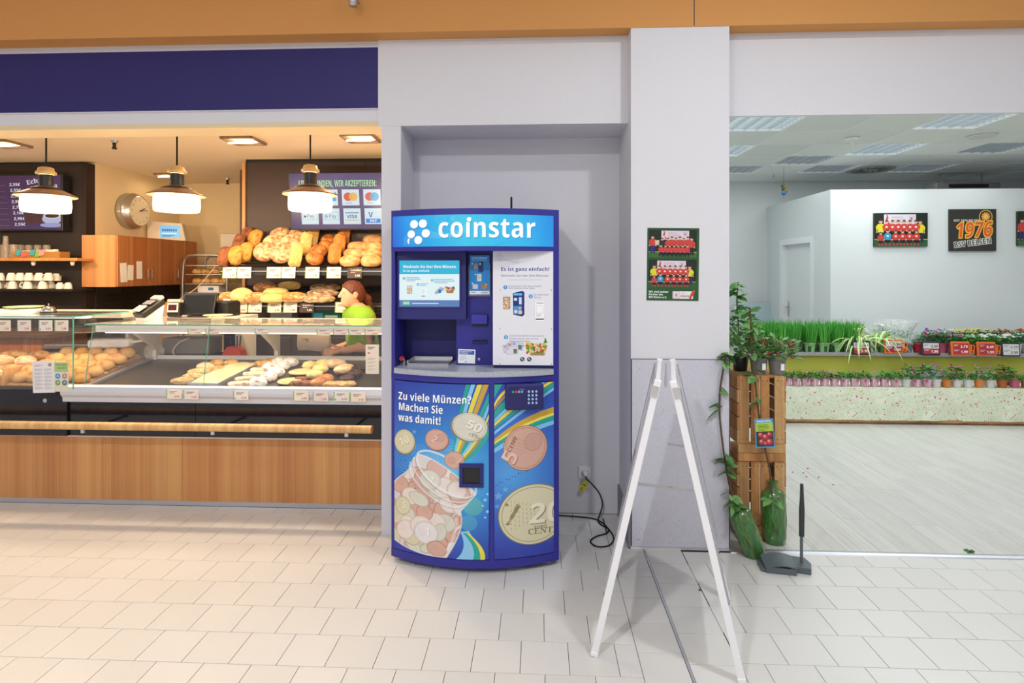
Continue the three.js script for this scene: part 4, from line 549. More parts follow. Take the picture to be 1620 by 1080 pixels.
// ---------- bread trolley behind the till ----------
{
  const D = 6.3, x0 = at(309, 440, D).x, x1 = at(372, 440, D).x, yT = at(340, 405, D).y, t = thing('bread_trolley', 'steel rack trolley with shelves of rolls behind the till', 'trolley', [(x0 + x1) / 2, 0, -D]), w = x1 - x0;
  for (const z of [.2, -.2]) mesh('frame', tube([[-w / 2, .05, z], [-w / 2, yT - .06, z], [-w / 2 + .03, yT - .01, z], [-w / 2 + .08, yT, z], [w / 2 - .08, yT, z], [w / 2 - .03, yT - .01, z], [w / 2, yT - .06, z], [w / 2, .05, z]], .014, 60, 8), M.steel, t);
  for (const py of [420, 434, 449, 463, 478, 500]) { const y = at(340, py, D - .2).y; mesh('tray', rbox(w - .03, .012, .42, .003), M.alu, t, 0, y, 0); }
  for (const x of [-1, 1]) for (const z of [-.2, .2]) mesh('castor', cyl(.05, .05, .03, 14), M.rubber, t, x * w / 2, .05, z, 0, 0, Math.PI / 2);
  for (const [py, n] of [[434, 3], [449, 4], [478, 4]]) for (let i = 0; i < n; i++) { const y = at(340, py, D - .2).y; bread('roll', V(x0 + .1 + i * .105, y + .008, -D + .12), rr(0, 1), 'on the steel trolley', { sx: 1 }); }
  const bx = thing('paper_carton', 'white carton on the steel bread trolley', 'box', [(x0 + x1) / 2 + .02, at(340, 463, D - .2).y + .007, -D + .1]); mesh('carton_body', box(.24, .07, .14), M.paper, bx, 0, .035, 0); mesh('label', box(.06, .03, .002), std(0x3a6fb0, .6), bx, .03, .035, .071);
}
// ---------- bakery counter ----------
const CF = 3.765, CX1 = -.965, CX0 = -6.4, DIV = -3.13;      // front face, ends, divider between the two glass cases
const DK = { D0: 3.72, y0: .80, s: .15 };
const onDeck = (px, py) => onPlane(px, py, DK.D0, DK.y0 + .006, DK.s);
{
  const c = thing('bakery_counter', 'long bakery counter with cherry wood front and black glass band', 'counter', [0, 0, 0]);
  const sx = at(161, 740, CF).x, g1 = at(110, 660, CF).x, g2 = at(310, 660, CF).x;
  mesh('plinth', span(CX0, CX1, 0, .036, CF + .008, CF + .1), M.alu, c);
  mesh('wood_panel', uvMetres(span(CX0, sx - .001, .036, .468, CF, CF + .03)), M.cherry, c); mesh('wood_panel', uvMetres(span(sx + .001, CX1, .036, .468, CF, CF + .03)), M.cherry, c);
  mesh('edge_strip', span(CX0, CX1, .468, .476, CF - .004, CF + .03), std(0xd8d2cc, .4, .3), c);
  const bg = phys(0x1b1c26, .08); mesh('black_panel', span(CX0, g1 - .0015, .476, .815, CF - .02, CF + .01), bg, c); mesh('black_panel', span(g1 + .0015, g2 - .0015, .476, .74, CF - .004, CF + .03), bg, c); mesh('black_panel', span(g2 + .0015, CX1, .476, .74, CF - .004, CF + .03), bg, c);
  mesh('lock_knob', cyl(.014, .014, .012, 18), M.chrome, c, at(73, 633, CF - .02).x, at(73, 633, CF - .02).y, -(CF - .024), Math.PI / 2);
  mesh('carcass', span(CX0, CX1, .04, .74, CF + .03, 4.42), std(0x3a332f, .7), c);
  // aluminium nose
  const nose = alongX([[CF - .045, 0], [CF - .045, .115], [CF - .055, .115], [CF - .071, .105], [CF - .079, .07], [CF - .075, .05], [CF - .059, .03], [CF - .057, 0]], CX1 - g1);
  mesh('front_rail', nose, std(0xd6d8e0, .4, .3), c, g1, .722, 0).userData.label = 'pale aluminium front rail';
  mesh('front_ledge', span(g1, CX1, .78, .835, CF - .055, CF - .03), std(0xd6d8e0, .4, .3), c);
  // sloping black deck of the open case
  const L = .70, dz = (CX1 + DIV) / 2; const deck = mesh('deck', box(CX1 - DIV - .01, .012, L / Math.cos(Math.atan(DK.s))), std(0x4a423a, .3), c, dz, DK.y0 + DK.s * L / 2 - .006, -(DK.D0 + L / 2), Math.atan(DK.s));
  mesh('deck_back_trim', span(DIV, CX1, .9, .935, 4.42, 4.44), M.whitePlastic, c);
  mesh('side_channel', (() => { const g = box(.03, .02, .7).clone(); return g; })(), M.alu, c, DIV + .02, DK.y0 + DK.s * .35 + .012, -(DK.D0 + .35), Math.atan(DK.s));
  mesh('case_floor', uvMetres(span(CX0, DIV - .005, .78, .805, CF - .01, 4.42)), M.beech, c);
  mesh('rear_wall', span(CX0, DIV, .3, .9, 4.42, 4.44), M.whitePlastic, c);
  // service top with glass plate
  mesh('service_top', span(DIV + .02, CX1, 1.185, 1.232, 3.83, 4.5), std(0xf1ece4, .4), c); { const x0 = DIV - .3, x1 = at(385, 500, 4.6).x, tc = thing('till_counter', 'cream worktop behind the glass plate carrying the till', 'counter', [(x0 + x1) / 2, 0, -4.68]), w = x1 - x0; mesh('worktop', rbox(w, .036, .34, .004), std(0xece6dc, .4), tc, 0, 1.22, 0); for (const s of [-1, 1]) mesh('side_panel', box(.024, 1.2, .3), M.whitePlastic, tc, s * (w / 2 - .02), .6, 0); }
  const gt = mesh('glass_plate', span(DIV - .01, CX1, 1.238, 1.246, 3.77, 4.3), M.glass, c); mesh('glass_edge', span(DIV - .01, CX1, 1.238, 1.246, 3.766, 3.77), M.glassEdge, gt);
  const bars = [[DIV + .03], [at(432, 560, 4.38).x]]; for (const [x] of bars) mesh('bracket', alongX([[4.4, .86], [4.44, .86], [4.44, 1.19], [4.12, 1.19], [4.12, 1.17], [4.36, 1.02], [4.4, .98]], .03), std(0xe9e4da, .45), c, x, 0, 0);
  { const t = mesh('case_light', box(CX1 - DIV - .1, .012, .04), new THREE.MeshStandardMaterial({ color: 0xffffff, emissive: 0xfff0dc, emissiveIntensity: 1.6 }), c, (CX1 + DIV) / 2, 1.178, -3.9); const l = new THREE.RectAreaLight(new THREE.Color(1, .86, .68), CASE_LIGHT, CX1 - DIV - .1, .04); l.position.set((CX1 + DIV) / 2, 1.17, -3.9); l.rotation.x = -Math.PI / 2; c.add(l);
    mesh('case_light', box(2.6, .012, .04), t.material, c, DIV - 1.35, 1.286, -3.86); const m = new THREE.RectAreaLight(new THREE.Color(1, .86, .68), CASE_LIGHT * .55, 2.6, .04); m.position.set(DIV - 1.35, 1.278, -3.86); m.rotation.x = -Math.PI / 2; c.add(m); }
  // slanted front panes
  const pane = (x0, x1) => { const dy = 1.238 - .835, dd = .075, len = Math.hypot(dy, dd), m = mesh('front_pane', box(x1 - x0, len, .006), M.glass, c, (x0 + x1) / 2, (1.238 + .835) / 2, -(3.722 + dd / 2), -Math.atan(dd / dy)); mesh('pane_edge', box(.002, len, .0062), M.glassEdge, m, -(x1 - x0) / 2, 0, 0); return m; };
  const jx = at(326, 570, 3.76).x; pane(DIV + .03, jx - .003); pane(jx + .003, CX1);
  // upright glass case at the other end
  const gl = mesh('case_glass', span(CX0, DIV, .815, 1.3, 3.66, 3.666), M.glass, c); mesh('glass_edge', span(DIV - .003, DIV, .815, 1.3, 3.658, 3.668), M.glassEdge, gl);
  const ct = mesh('case_top', span(CX0, DIV, 1.3, 1.308, 3.655, 4.18), M.glass, c); mesh('glass_edge', span(CX0, DIV, 1.3, 1.308, 3.652, 3.656), M.glassEdge, ct); mesh('glass_edge', span(DIV - .002, DIV + .001, 1.3, 1.308, 3.655, 4.18), M.glassEdge, ct);
  mesh('case_side', span(DIV - .006, DIV, .82, 1.3, 3.67, 4.4), M.glass, c);
  mesh('case_back_top', span(CX0, DIV, 1.262, 1.297, 4.1, 4.5), std(0xd8d0c4, .45), c);
  // leaning rail
  const h = thing('hand_rail', 'round beech leaning rail along the black counter band', 'rail', [0, 0, 0]), hp = at(588, 684, 3.57), hl = at(0, 677, 3.57);
  const hy = .598; mesh('pole', uvMetres(moved(cyl(.026, .026, hp.x - CX0, 20), (hp.x + CX0) / 2, hy, -3.57, 0, 0, Math.PI / 2)), M.beech, h); mesh('end_cap', cyl(.0255, .0255, .004, 20), std(0xb5672c, .6), h, hp.x + .002, hy, -3.57, 0, 0, Math.PI / 2);
  for (const px of [-100, 133, 338, 549]) { const x = at(px, 690, 3.57).x; mesh('bracket', moved(box(.022, .022, .014), x, hy - .034, -3.562), M.alu, h); mesh('bracket_arm', moved(box(.012, .012, .17), x, hy - .03, -3.66), M.black, h); }
}
// price tags along the cases
[[275, 623], [302, 624], [381, 625], [476, 626], [507, 627], [540, 627], [566, 628]].forEach(([px, py], i) => priceTag(at(px, py, 3.681), i % 3, 'along the open pastry deck', .105, .062, 0));
[[6, 515], [38, 515], [72, 515], [97, 515]].forEach(([px, py], i) => priceTag(at(px, py, 3.672), i % 3, 'hanging inside the upright glass case', .096, .074, 0));
[[308, 519], [336, 519], [414, 519], [512, 520], [538, 520], [562, 520], [588, 520]].forEach(([px, py], i) => priceTag(at(px, py + 5, 3.822), i % 3, 'on the edge of the white service top', .1, .04, 0));
{ // sheets in the upright case
  const a4 = canvas(256, 362, (x, w, h) => { x.fillStyle = '#eeeef2'; x.fillRect(0, 0, w, h); lines(x, 24, 40, 120, 2, 14, '#b89', 6); disc(x, 206, 44, 20, '#9a8478'); for (let i = 0; i < 2; i++) for (let j = 0; j < 6; j++) lines(x, 24 + i * 112, 86 + j * 42, 98, 4, 8, '#9a9aa4', 3); });
  const p = at(69, 596, 3.69), s = mesh('information_sheet', ...picBox(.155, .215, .002, print(a4), M.paper)); s.position.set(p.x, p.y, p.z); s.rotation.z = .03; tag(s, 'white printed information sheet standing inside the upright glass case', 'sheet');
  const gr = canvas(180, 362, (x, w, h) => { x.fillStyle = '#e4e0cc'; x.fillRect(0, 0, w, h); x.fillStyle = '#a9c97a'; x.fillRect(0, 0, w, 118); type(x, 'Was drin', 16, 44, 36, '#4a5a2a', { weight: 'bold', font: 'serif', fit: 146 }); type(x, 'steckt?', 40, 82, 34, '#4a5a2a', { weight: 'bold', font: 'serif' }); [['#3f8fe0', 46, 172], ['#c08a6a', 134, 172], ['#6a9a4a', 46, 252], ['#2f6f86', 134, 252]].forEach(([c, a, b]) => { disc(x, a, b, 34, c); x.strokeStyle = '#fff'; x.lineWidth = 6; x.beginPath(); x.moveTo(a - 12, b + 8); x.lineTo(a, b - 12); x.lineTo(a + 12, b + 8); x.stroke(); }); });
  const q = at(97, 596, 3.685), t = mesh('leaflet', ...picBox(.098, .2, .002, print(gr), M.paper)); t.position.set(q.x, q.y, q.z); tag(t, 'green headed leaflet with four round symbols in the upright glass case', 'leaflet');
  const b = canvas(130, 300, (x, w, h) => { x.fillStyle = '#f0e8da'; x.fillRect(0, 0, w, h); lines(x, 20, 24, 80, 2, 16, '#6a4a3a', 8); lines(x, 20, 80, 40, 1, 16, '#c0392b', 12); for (let i = 0; i < 4; i++) lines(x, 20, 140 + i * 36, 90, 2, 12, '#a98', 4); });
  const r = at(589, 568, 3.81), u = mesh('notice_card', ...picBox(.092, .2, .002, print(b), M.paper)); u.position.set(r.x, r.y, r.z); tag(u, 'tall cream notice card behind the slanted glass', 'card');
}
// ---------- goods in the cases ----------
{
  const WD = 'on the black pastry deck', WB = 'heaped in the upright glass case';
  const tray = (pts, mat, label, lip) => { const w = pts.map(([a, b]) => onDeck(a, b)), c = w.reduce((s, v) => s.add(v), V(0, 0, 0)).multiplyScalar(.25), t = thing('baking_tray', label, 'tray', c); const ux = w[1].clone().sub(w[0]).add(w[2].clone().sub(w[3])).multiplyScalar(.5), uz = w[0].clone().sub(w[3]).add(w[1].clone().sub(w[2])).multiplyScalar(.5), W = ux.length(), L = uz.length(); t.rotation.set(Math.atan(DK.s), Math.atan2(-ux.z, ux.x) * .5, 0, 'YXZ'); mesh('base', rbox(W, .004, L, .001), mat, t, 0, .003, 0); for (const [a, b, d, e] of [[W, .003, 0, L / 2], [W, .003, 0, -L / 2], [.003, L, W / 2, 0], [.003, L, -W / 2, 0]]) mesh('rim', box(a, lip, b), mat, t, d, lip / 2, e); return [t, W, L]; };
  const [ft, fw, fl] = tray([[308, 615], [354, 616], [398, 585], [362, 578]], M.alu, 'shallow metal tray filled with a pale sheet cake', .045); mesh('sheet_cake', (() => { const g = dough(fw / 2 - .006, .025, fl / 2 - .006, { box: 12, a: '#f2d890', b: '#faecbc', patch: 7, bump: .05, freq: 5, seed: 4 }); return g; })(), crumb, ft, 0, .008, 0);
  tray([[457, 616], [553, 616], [572, 587], [470, 585]], std(0x2a2624, .5, .4), 'wide dark baking tray under the chocolate pastries', .012);
  tray([[366, 617], [452, 617], [470, 578], [408, 576]], std(0x6e6862, .4, .5), 'grey steel tray under the sugared buns and berry slices', .01);
  const G = [['grain', 290, 609, .15], ['grain', 307, 602, .2], ['grain', 316, 594, .25], ['cream', 326, 588, -.3], ['roll', 346, 592, .8], ['roll', 344, 581, .2], ['roll', 366, 581, .4], ['croissant', 418, 582, .2], ['pretzel', 432, 579, -.2],
    ['berry', 378, 614, .5], ['berry', 389, 606, .5], ['berry', 401, 598, .5], ['berry', 412, 591, .5], ['sugar', 408, 613, .1], ['sugar', 424, 604, .6], ['sugar', 437, 596, .2], ['sugar', 428, 588, .4], ['sugar', 446, 586, .4], ['sugar', 460, 580, .1], ['sugar', 443, 579, 1],
    ['flat', 461, 607, .2], ['flat', 478, 592, .3], ['cheese', 498, 599, .4], ['cheese', 507, 590, .2], ['cheese', 490, 584, .9], ['cheese', 512, 581, .1], ['filled', 516, 606, .3], ['cream', 545, 591, .8], ['cream', 530, 582, .5], ['donut', 549, 605, 0], ['donut', 562, 596, .3], ['donut', 556, 588, .3], ['nut', 535, 612, .2], ['nut', 521, 612, 0], ['choc', 468, 612, .2], ['choc', 480, 611, .5], ['choc', 489, 612, .1], ['choc', 497, 610, .3], ['choc', 476, 605, .1], ['filled', 504, 612, .6], ['nut', 549, 612, .6]];
  for (const [k, px, py, t] of G) { const p = onDeck(px, py); bread(k, p, t, WD, { tilt: Math.atan(DK.s) * .6, y: .008 }); }
  // heap of rolls beside the divider, laid in rows that climb to the back
  const row = (k, D, y, x0, x1, n, sx, tilt) => { for (let i = 0; i < n; i++) bread(k, V(x0 + (x1 - x0) * (n > 1 ? i / (n - 1) : .5) + rr(-.008, .008), y, -D), rr(-.5, .5), WB, { sx, tilt }); };
  row('roll', 3.84, .838, -3.67, -3.21, 5, 1.15, .2); row('roll', 3.94, .862, -3.69, -3.2, 5, 1.2, .25); row('roll', 4.04, .89, -3.67, -3.21, 5, 1.2, .25); row('roll', 4.14, .92, -3.67, -3.19, 5, 1.2, .25); row('roll', 4.25, .95, -3.68, -3.2, 5, 1.2, .25);
  row('cream', 3.88, .842, -4.47, -3.91, 3, 1.1, .2); row('pretzel', 3.99, .872, -4.49, -3.87, 4, 1.1, .25); row('cream', 4.1, .905, -4.49, -3.87, 4, 1.1, .3); row('pretzel', 4.22, .94, -4.49, -3.87, 4, 1.1, .3);
  const wt = thing('wooden_tray', 'sloping wooden bread tray with raised front board', 'tray', [-4.16, .806, -4.08]); mesh('base_board', uvMetres(rbox(.8, .012, .56, .003)), M.beech, wt, 0, .072, 0, .26); mesh('front_board', uvMetres(rbox(.8, .07, .014, .003)), M.beech, wt, 0, .035, .28); for (const s of [-1, 1]) mesh('side_board', uvMetres(rbox(.014, .12, .56, .003)), M.beech, wt, s * .4, .06, 0);
  const ra = thing('roll_rack', 'slatted wooden rack under the heap of rolls', 'rack', [-3.44, .806, -4.06]); for (let i = 0; i < 9; i++) mesh('slat', uvMetres(rbox(.56, .014, .035, .003)), M.beech, ra, 0, .012 + i * .0155, .26 - i * .066, .24); for (const s of [-1, 1]) mesh('bearer', alongX([[-.28, 0], [.3, 0], [.3, .14], [-.28, .004]], .02), M.beech, ra, s * .25, 0, 0);
  const sc = thing('flour_scoop', 'white plastic bread scoop lying on the heap of rolls', 'scoop', [-3.39, 1.0, -4.33], .2); mesh('bowl', rbox(.3, .07, .1, .02), M.whitePlastic, sc, 0, .04, 0); mesh('handle', tube([[.14, .04, 0], [.22, .055, 0], [.3, .06, 0]], .012, 10, 8), M.whitePlastic, sc);
}
// ---------- things on the service top ----------
{
  const T = 1.247, TT = 1.239;
  const st = (px, py) => ground(px, py, TT);
  { // till screen
    const p = st(313, 501), t = thing('till_monitor', 'black touch screen till tilted back on the service top', 'monitor', p, .06), w = .27, h = .18; mesh('casing', rbox(w, h, .022, .008), M.blackPlastic, t, 0, h / 2 + .012, -.02, -.3); mesh('screen', box(w - .03, h - .03, .003), phys(0x202226, .15), t, 0, h / 2 + .015, -.0085, -.3); mesh('logo_plate', box(.03, .008, .002), M.steel, t, 0, .022, .009, -.3); mesh('stand', merge([moved(box(.06, .09, .03), 0, .045, -.06), moved(box(.16, .012, .13), 0, .006, -.05)]), M.blackPlastic, t);
    const q = st(352, 500), r = thing('till_printer', 'black receipt printer beside the till screen', 'printer', q, -.2); mesh('body', rbox(.13, .12, .16, .012), M.blackPlastic, r, 0, .06, -.06); mesh('paper_strip', box(.07, .03, .002), M.paper, r, 0, .125, -.05); mesh('cover', rbox(.11, .012, .08, .004), std(0x33343a, .4), r, 0, .122, -.08);
  }
  { // two card terminals
    const p = ground(228, 507, T), t = thing('card_terminal', 'grey card terminal with keys and printed receipt slot on a tilted stand', 'terminal', p, -.35); mesh('body', rbox(.11, .05, .2, .012), M.blackPlastic, t, 0, .09, -.04, .55); mesh('key_field', rbox(.08, .01, .07, .003), std(0xd0c8ba, .5), t, 0, .093, .035, .55); mesh('display', rbox(.085, .006, .05, .002), std(0x8a8a94, .25), t, 0, .133, -.035, .55); mesh('paper_lid', rbox(.1, .03, .05, .01), std(0xc4bcb4, .4), t, 0, .162, -.1, .55); mesh('stand', rbox(.09, .06, .09, .006), std(0xd8d4d4, .5), t, 0, .03, -.01); mesh('card_stickers', box(.085, .012, .001), print(canvas(96, 16, (x) => { x.fillStyle = '#eee'; x.fillRect(0, 0, 96, 16); ['#d84', '#46a', '#b33', '#48c', '#ddd'].forEach((c, i) => { x.fillStyle = c; x.fillRect(4 + i * 18, 3, 14, 10); }); })), t, 0, .045, .036);
    const q = st(274, 502), u = thing('card_reader', 'upright card reader with small dark red display beside the till', 'terminal', q, .1); mesh('body', rbox(.1, .13, .06, .016), M.blackPlastic, u, 0, .066, -.03, -.15); mesh('face_plate', rbox(.085, .075, .006, .004), std(0xe2ddd0, .4), u, 0, .08, .007, -.15); mesh('display', box(.064, .045, .003), std(0x451327, .25), u, 0, .082, .0115, -.15); mesh('top_cap', rbox(.104, .028, .066, .01), std(0xb9b4ac, .4), u, 0, .13, -.034, -.15);
    const ca = thing('till_cable', 'thin pale cable rising from the card reader', 'cable'); mesh('cable', tube([[q.x, TT + .13, q.z - .05], [q.x + .03, TT + .25, q.z - .3], [q.x + .06, TT + .42, q.z - .5]], .003, 20, 5), std(0xc89a80, .6), ca); 
  }
  { const p = st(246, 503), t = thing('tent_card', 'pink folded display card between the two card terminals', 'card', p, .3); for (const s of [-1, 1]) mesh('leaf', box(.1, .12, .002), std(0xe6cfd0, .7), t, 0, .056, s * .03 - .05, -s * .45); }
  { const p = st(256, 498), t = thing('wicker_basket', 'small orange wicker basket behind the tent card', 'basket', [p.x, TT, -4.78]); mesh('weave', lathe([[0, 0], [.05, 0], [.065, .09], [.068, .1], [.06, .1], [.046, .008], [0, .008]], 18), std(0xd08a34, .7), t); mesh('rim', new THREE.TorusGeometry(.066, .006, 6, 20), std(0xb8742a, .7), t, 0, .098, 0, Math.PI / 2); }
  { const t = thing('cutting_board', 'white board with green plate on the upright glass case', 'board', [at(40, 496, 3.98).x, 1.309, -3.98]); mesh('board', rbox(.28, .03, .2, .005), M.whitePlastic, t, 0, .015, 0); const s = thing('serving_plate', 'flat pale green serving plate resting on the white board', 'plate', [at(38, 490, 3.98).x, 1.34, -3.98]); mesh('dish', lathe([[0, 0], [.08, 0], [.115, .012], [.118, .014], [.08, .006], [0, .006]], 30), std(0xdfe9b4, .35), s); mesh('rim_line', new THREE.TorusGeometry(.117, .0022, 6, 36), std(0x9fc06a, .4), s, 0, .0138, 0, Math.PI / 2); }
  { const b = thing('counter_bell', 'chrome reception bell on the upright glass case', 'bell', [at(77, 498, 3.95).x, 1.309, -3.95]); mesh('base', cyl(.05, .052, .012, 24), M.blackPlastic, b, 0, .006, 0); mesh('dome', lathe([[.046, .012], [.045, .025], [.036, .04], [.02, .049], [0, .052]], 24), M.chrome, b); mesh('button', lathe([[0, .07], [.005, .068], [.004, .055], [.0, .05]], 12), M.chrome, b); }
  { const p = ground(345, 506, T), s = thing('change_dish', 'round pale green money dish on a clear stand', 'dish', p); mesh('dish', lathe([[0, .03], [.06, .03], [.1, .036], [.1, .04], [.06, .034], [0, .034]], 30), std(0xdfeaa8, .35), s); mesh('stand', cyl(.04, .05, .03, 20), phys(0xffffff, .1, { transmission: .7, thickness: 0 }), s, 0, .015, 0); }
  // under the service top
  { const D = 4.62, t = thing('label_printer', 'grey label printer under the service top', 'printer', [at(305, 545, D).x, at(305, 568, D).y, -D]); mesh('body', rbox(.4, .13, .2, .008), std(0x8d8986, .5), t, 0, .12, 0); mesh('base', rbox(.42, .05, .22, .006), std(0x4a4644, .5), t, 0, .025, 0); mesh('paper_roll', cyl(.055, .055, .11, 24), M.paper, t, -.25, .08, .12, Math.PI / 2, 0, .5); mesh('cable', tube([[.03, .19, .1], [-.04, .15, .13], [-.08, .08, .14], [-.03, .03, .13], [.06, .05, .13]], .006, 30, 6), std(0xe4dcc8, .5), t);
    const sh = thing('till_shelf', 'white steel shelf below the till', 'shelf', [at(310, 570, D).x, t.position.y - .02, -D]); mesh('board', box(.56, .02, .3), M.whitePlastic, sh, 0, .01, 0); for (const s of [-1, 1]) mesh('upright', box(.03, t.position.y - .02, .26), M.whitePlastic, sh, s * .26, -(t.position.y - .02) / 2, 0); }
  { const D = 4.5, t = thing('pen_holder', 'red sloped pen holder with pens beside the bracket', 'holder', [at(372, 573, D).x, at(372, 573, D).y, -D]); mesh('box', (() => { const s = new THREE.Shape([[-.08, 0], [.09, 0], [.06, .1], [.02, .13], [-.04, .13], [-.08, .08]].map((v) => new THREE.Vector2(...v))); return new THREE.ExtrudeGeometry(s, { depth: .09, bevelEnabled: true, bevelSize: .003, bevelThickness: .003, bevelSegments: 1 }); })(), std(0xd84a34, .4), t, 0, 0, -.045); for (let i = 0; i < 4; i++) mesh('pen', cyl(.005, .005, .13, 8), std([0x2a3f8a, 0x222222, 0x3a5ab0, 0x333333][i], .4), t, -.035 + i * .02, .15, -.01 * i, 0, 0, .1 - .06 * i); const pl = thing('holder_shelf', 'narrow dark shelf carrying the red pen holder', 'shelf', [t.position.x, t.position.y - .02, -D]); mesh('board', box(.3, .019, .16), M.black, pl, 0, .0095, 0); mesh('leg', box(.03, t.position.y - .02, .03), M.black, pl, 0, -(t.position.y - .02) / 2, 0); }
  // low back counter below the coffee wall
  { const t = thing('back_counter', 'low back counter with brown top and cherry front by the coffee wall', 'counter', [-4.9, 0, -(COFFEE - .3)]); mesh('body', uvMetres(box(1.6, 1.02, .5)), M.cherryDark, t, -.3, .51, 0); mesh('top', rbox(1.7, .04, .56, .006), std(0x5a4230, .5), t, -.25, 1.04, .02); mesh('appliance', rbox(.5, .9, .5, .01), M.steel, t, .82, .45, 0); mesh('vent_grille', box(.42, .06, .004), M.black, t, .82, .8, .252);
    mesh('top', rbox(.56, .04, .56, .006), M.steel, t, .84, .95, .02); }
}
// ---------- shop assistant ----------
{
  const smin = (a, b, k) => { const h = Math.max(k - Math.abs(a - b), 0) / k; return Math.min(a, b) - h * h * k * .25; };
  const cap = (p, a, b, ra, rb, sq = [1, 1, 1]) => { const bax = b[0] - a[0], bay = b[1] - a[1], baz = b[2] - a[2], t = Math.min(1, Math.max(0, ((p[0] - a[0]) * bax + (p[1] - a[1]) * bay + (p[2] - a[2]) * baz) / (bax * bax + bay * bay + baz * baz + 1e-9))); return Math.hypot((p[0] - a[0] - bax * t) * sq[0], (p[1] - a[1] - bay * t) * sq[1], (p[2] - a[2] - baz * t) * sq[2]) - (ra + (rb - ra) * t); };
  function field(f, c, half, N) {                              // marching cubes over a cube of side 2 * half
    const mc = new MarchingCubes(N, new THREE.MeshBasicMaterial(), false, false, 300000); mc.isolation = 0; const h = N / 2;
    for (let z = 0; z < N; z++) for (let y = 0; y < N; y++) for (let x = 0; x < N; x++) mc.field[x + y * N + z * N * N] = -f([c[0] + (x - h) / h * half, c[1] + (y - h) / h * half, c[2] + (z - h) / h * half]);
    mc.update(); const n = mc.count, g = new THREE.BufferGeometry(), p = new Float32Array(mc.positionArray.slice(0, n * 3)); for (let i = 0; i < n; i++) for (let k = 0; k < 3; k++) p[i * 3 + k] = c[k] + p[i * 3 + k] * half;
    g.setAttribute('position', new THREE.BufferAttribute(p, 3)); const m = mergeVertices(g, 1e-5); m.computeVertexNormals(); return m;
  }
  // local frame: x = forward (she faces -x of the room), y up, z to her right (towards the camera)
  const B = [], add = (a, b, ra, rb, k = .04, sq) => B.push([a, b, ra, rb, k, sq]);
  const torso = [[[.0, .86, 0], [.0, 1.0, 0], .125, .115, [1.1, 1, .85]], [[.0, 1.0, 0], [.03, 1.2, 0], .12, .13, [1.15, 1, .74]], [[.035, 1.235, -.16], [.035, 1.235, .16], .065, .065], [[.04, 1.27, -.03], [.04, 1.27, .03], .06, .06]];
  const legs = [[-.08, 1], [.08, 1]].flatMap(([z]) => [[[.0, .84, z], [.01, .46, z], .085, .058], [[.01, .46, z], [-.01, .09, z], .056, .038], [[-.01, .05, z], [.14, .035, z], .04, .032]]);
  const armR = [[[.03, 1.22, .19], [-.01, .99, .2], .05, .04], [[-.01, .99, .2], [.17, .955, .17], .039, .028]], armL = [[[.03, 1.22, -.19], [.02, 1.0, -.2], .05, .04], [[.02, 1.0, -.2], [.2, .97, -.12], .039, .028]];
  const neck = [[[.04, 1.24, 0], [.065, 1.34, 0], .05, .048]];
  const hand = (w, s) => { const o = [[w, [w[0] + .075, w[1] - .01, w[2]], .028, .03, [1, 1.5, 1]]]; for (let i = 0; i < 4; i++) { const b = [w[0] + .085, w[1] + .02 - i * .019, w[2]], l = [.036, .042, .038, .03][i]; o.push([b, [b[0] + l, b[1] - .008, b[2] - s * .012], .0088, .008], [[b[0] + l, b[1] - .008, b[2] - s * .012], [b[0] + l + .012, b[1] - .012, b[2] - s * .036], .008, .007]); } o.push([[w[0] + .03, w[1] + .022, w[2]], [w[0] + .07, w[1] + .045, w[2] - s * .02], .011, .009]); return o; };
  const U = (list, k) => (p) => { let d = 9; for (const [a, b, ra, rb, sq] of list) d = smin(d, cap(p, a, b, ra, rb, sq), k); return d; };
  const hd = [.085, 1.425, 0];
  const head = (p) => { const q = [p[0] - hd[0], p[1] - hd[1], p[2] - hd[2]]; let d = Math.hypot(q[0] * .92, q[1] * .84, q[2] * 1.12) - .085; d = smin(d, cap(q, [.03, -.055, 0], [.055, -.08, 0], .045, .035, [1, 1, 1.1]), .04); d = smin(d, cap(q, [.09, .012, 0], [.108, -.02, 0], .009, .013), .018); d = smin(d, cap(q, [.082, -.052, -.018], [.082, -.052, .018], .009, .009), .01); d = Math.max(d, -(Math.hypot(q[0] - .094, q[1] - .012, Math.abs(q[2]) - .032) - .014)); d = smin(d, Math.hypot(q[0] - .08, (q[1] - .012), Math.abs(q[2]) - .032) - .0125, .004); for (const s of [-1, 1]) d = smin(d, Math.hypot((q[0] + .005) * 1.1, (q[1] + .005) * .75, (q[2] - s * .078) * 2.2) - .024, .012); return smin(d, U(neck, .03)([p[0], p[1], p[2]]), .03); };
  const bodyF = U([...torso, ...legs, ...armR, ...armL, ...neck], .05), handR = U(hand([.17, .955, .17], 1), .014), handL = U(hand([.2, .97, -.12], -1), .014);
  const g1 = field((p) => Math.max(bodyF(p), p[1] - 1.36), [.05, .72, 0], .75, 110), g2 = field((p) => Math.max(head(p), 1.29 - p[1]), [.1, 1.42, 0], .16, 84), g3 = field((p) => Math.max(handR(p), .165 - p[0]), [.23, .955, .17], .09, 56), g4 = field((p) => Math.max(handL(p), .195 - p[0]), [.26, .97, -.12], .09, 56);
  const D = 4.72, px = at(566, 500, D), t = thing('person', 'shop assistant in lime green shirt and dark apron bending over a paper bag', 'person', [px.x + .04, 0, -D], Math.PI + .6);
  // turn pi: local +x points to -x of the room, local +z away from the camera; mirror the pose so that her near arm is the one in view
  const flip = (g) => g; mesh('body', mergeGeometries([g1, g2, g3, g4].map(flip)), M.skin, t);
  const shirtF = (p) => { const ty = U([...torso, [[.03, 1.22, .18], [.0, 1.06, .21], .06, .054], [[.03, 1.22, -.18], [.02, 1.07, -.21], .06, .054]], .05)(p) - .014; return Math.max(ty, p[1] - 1.335, .84 - p[1]); };
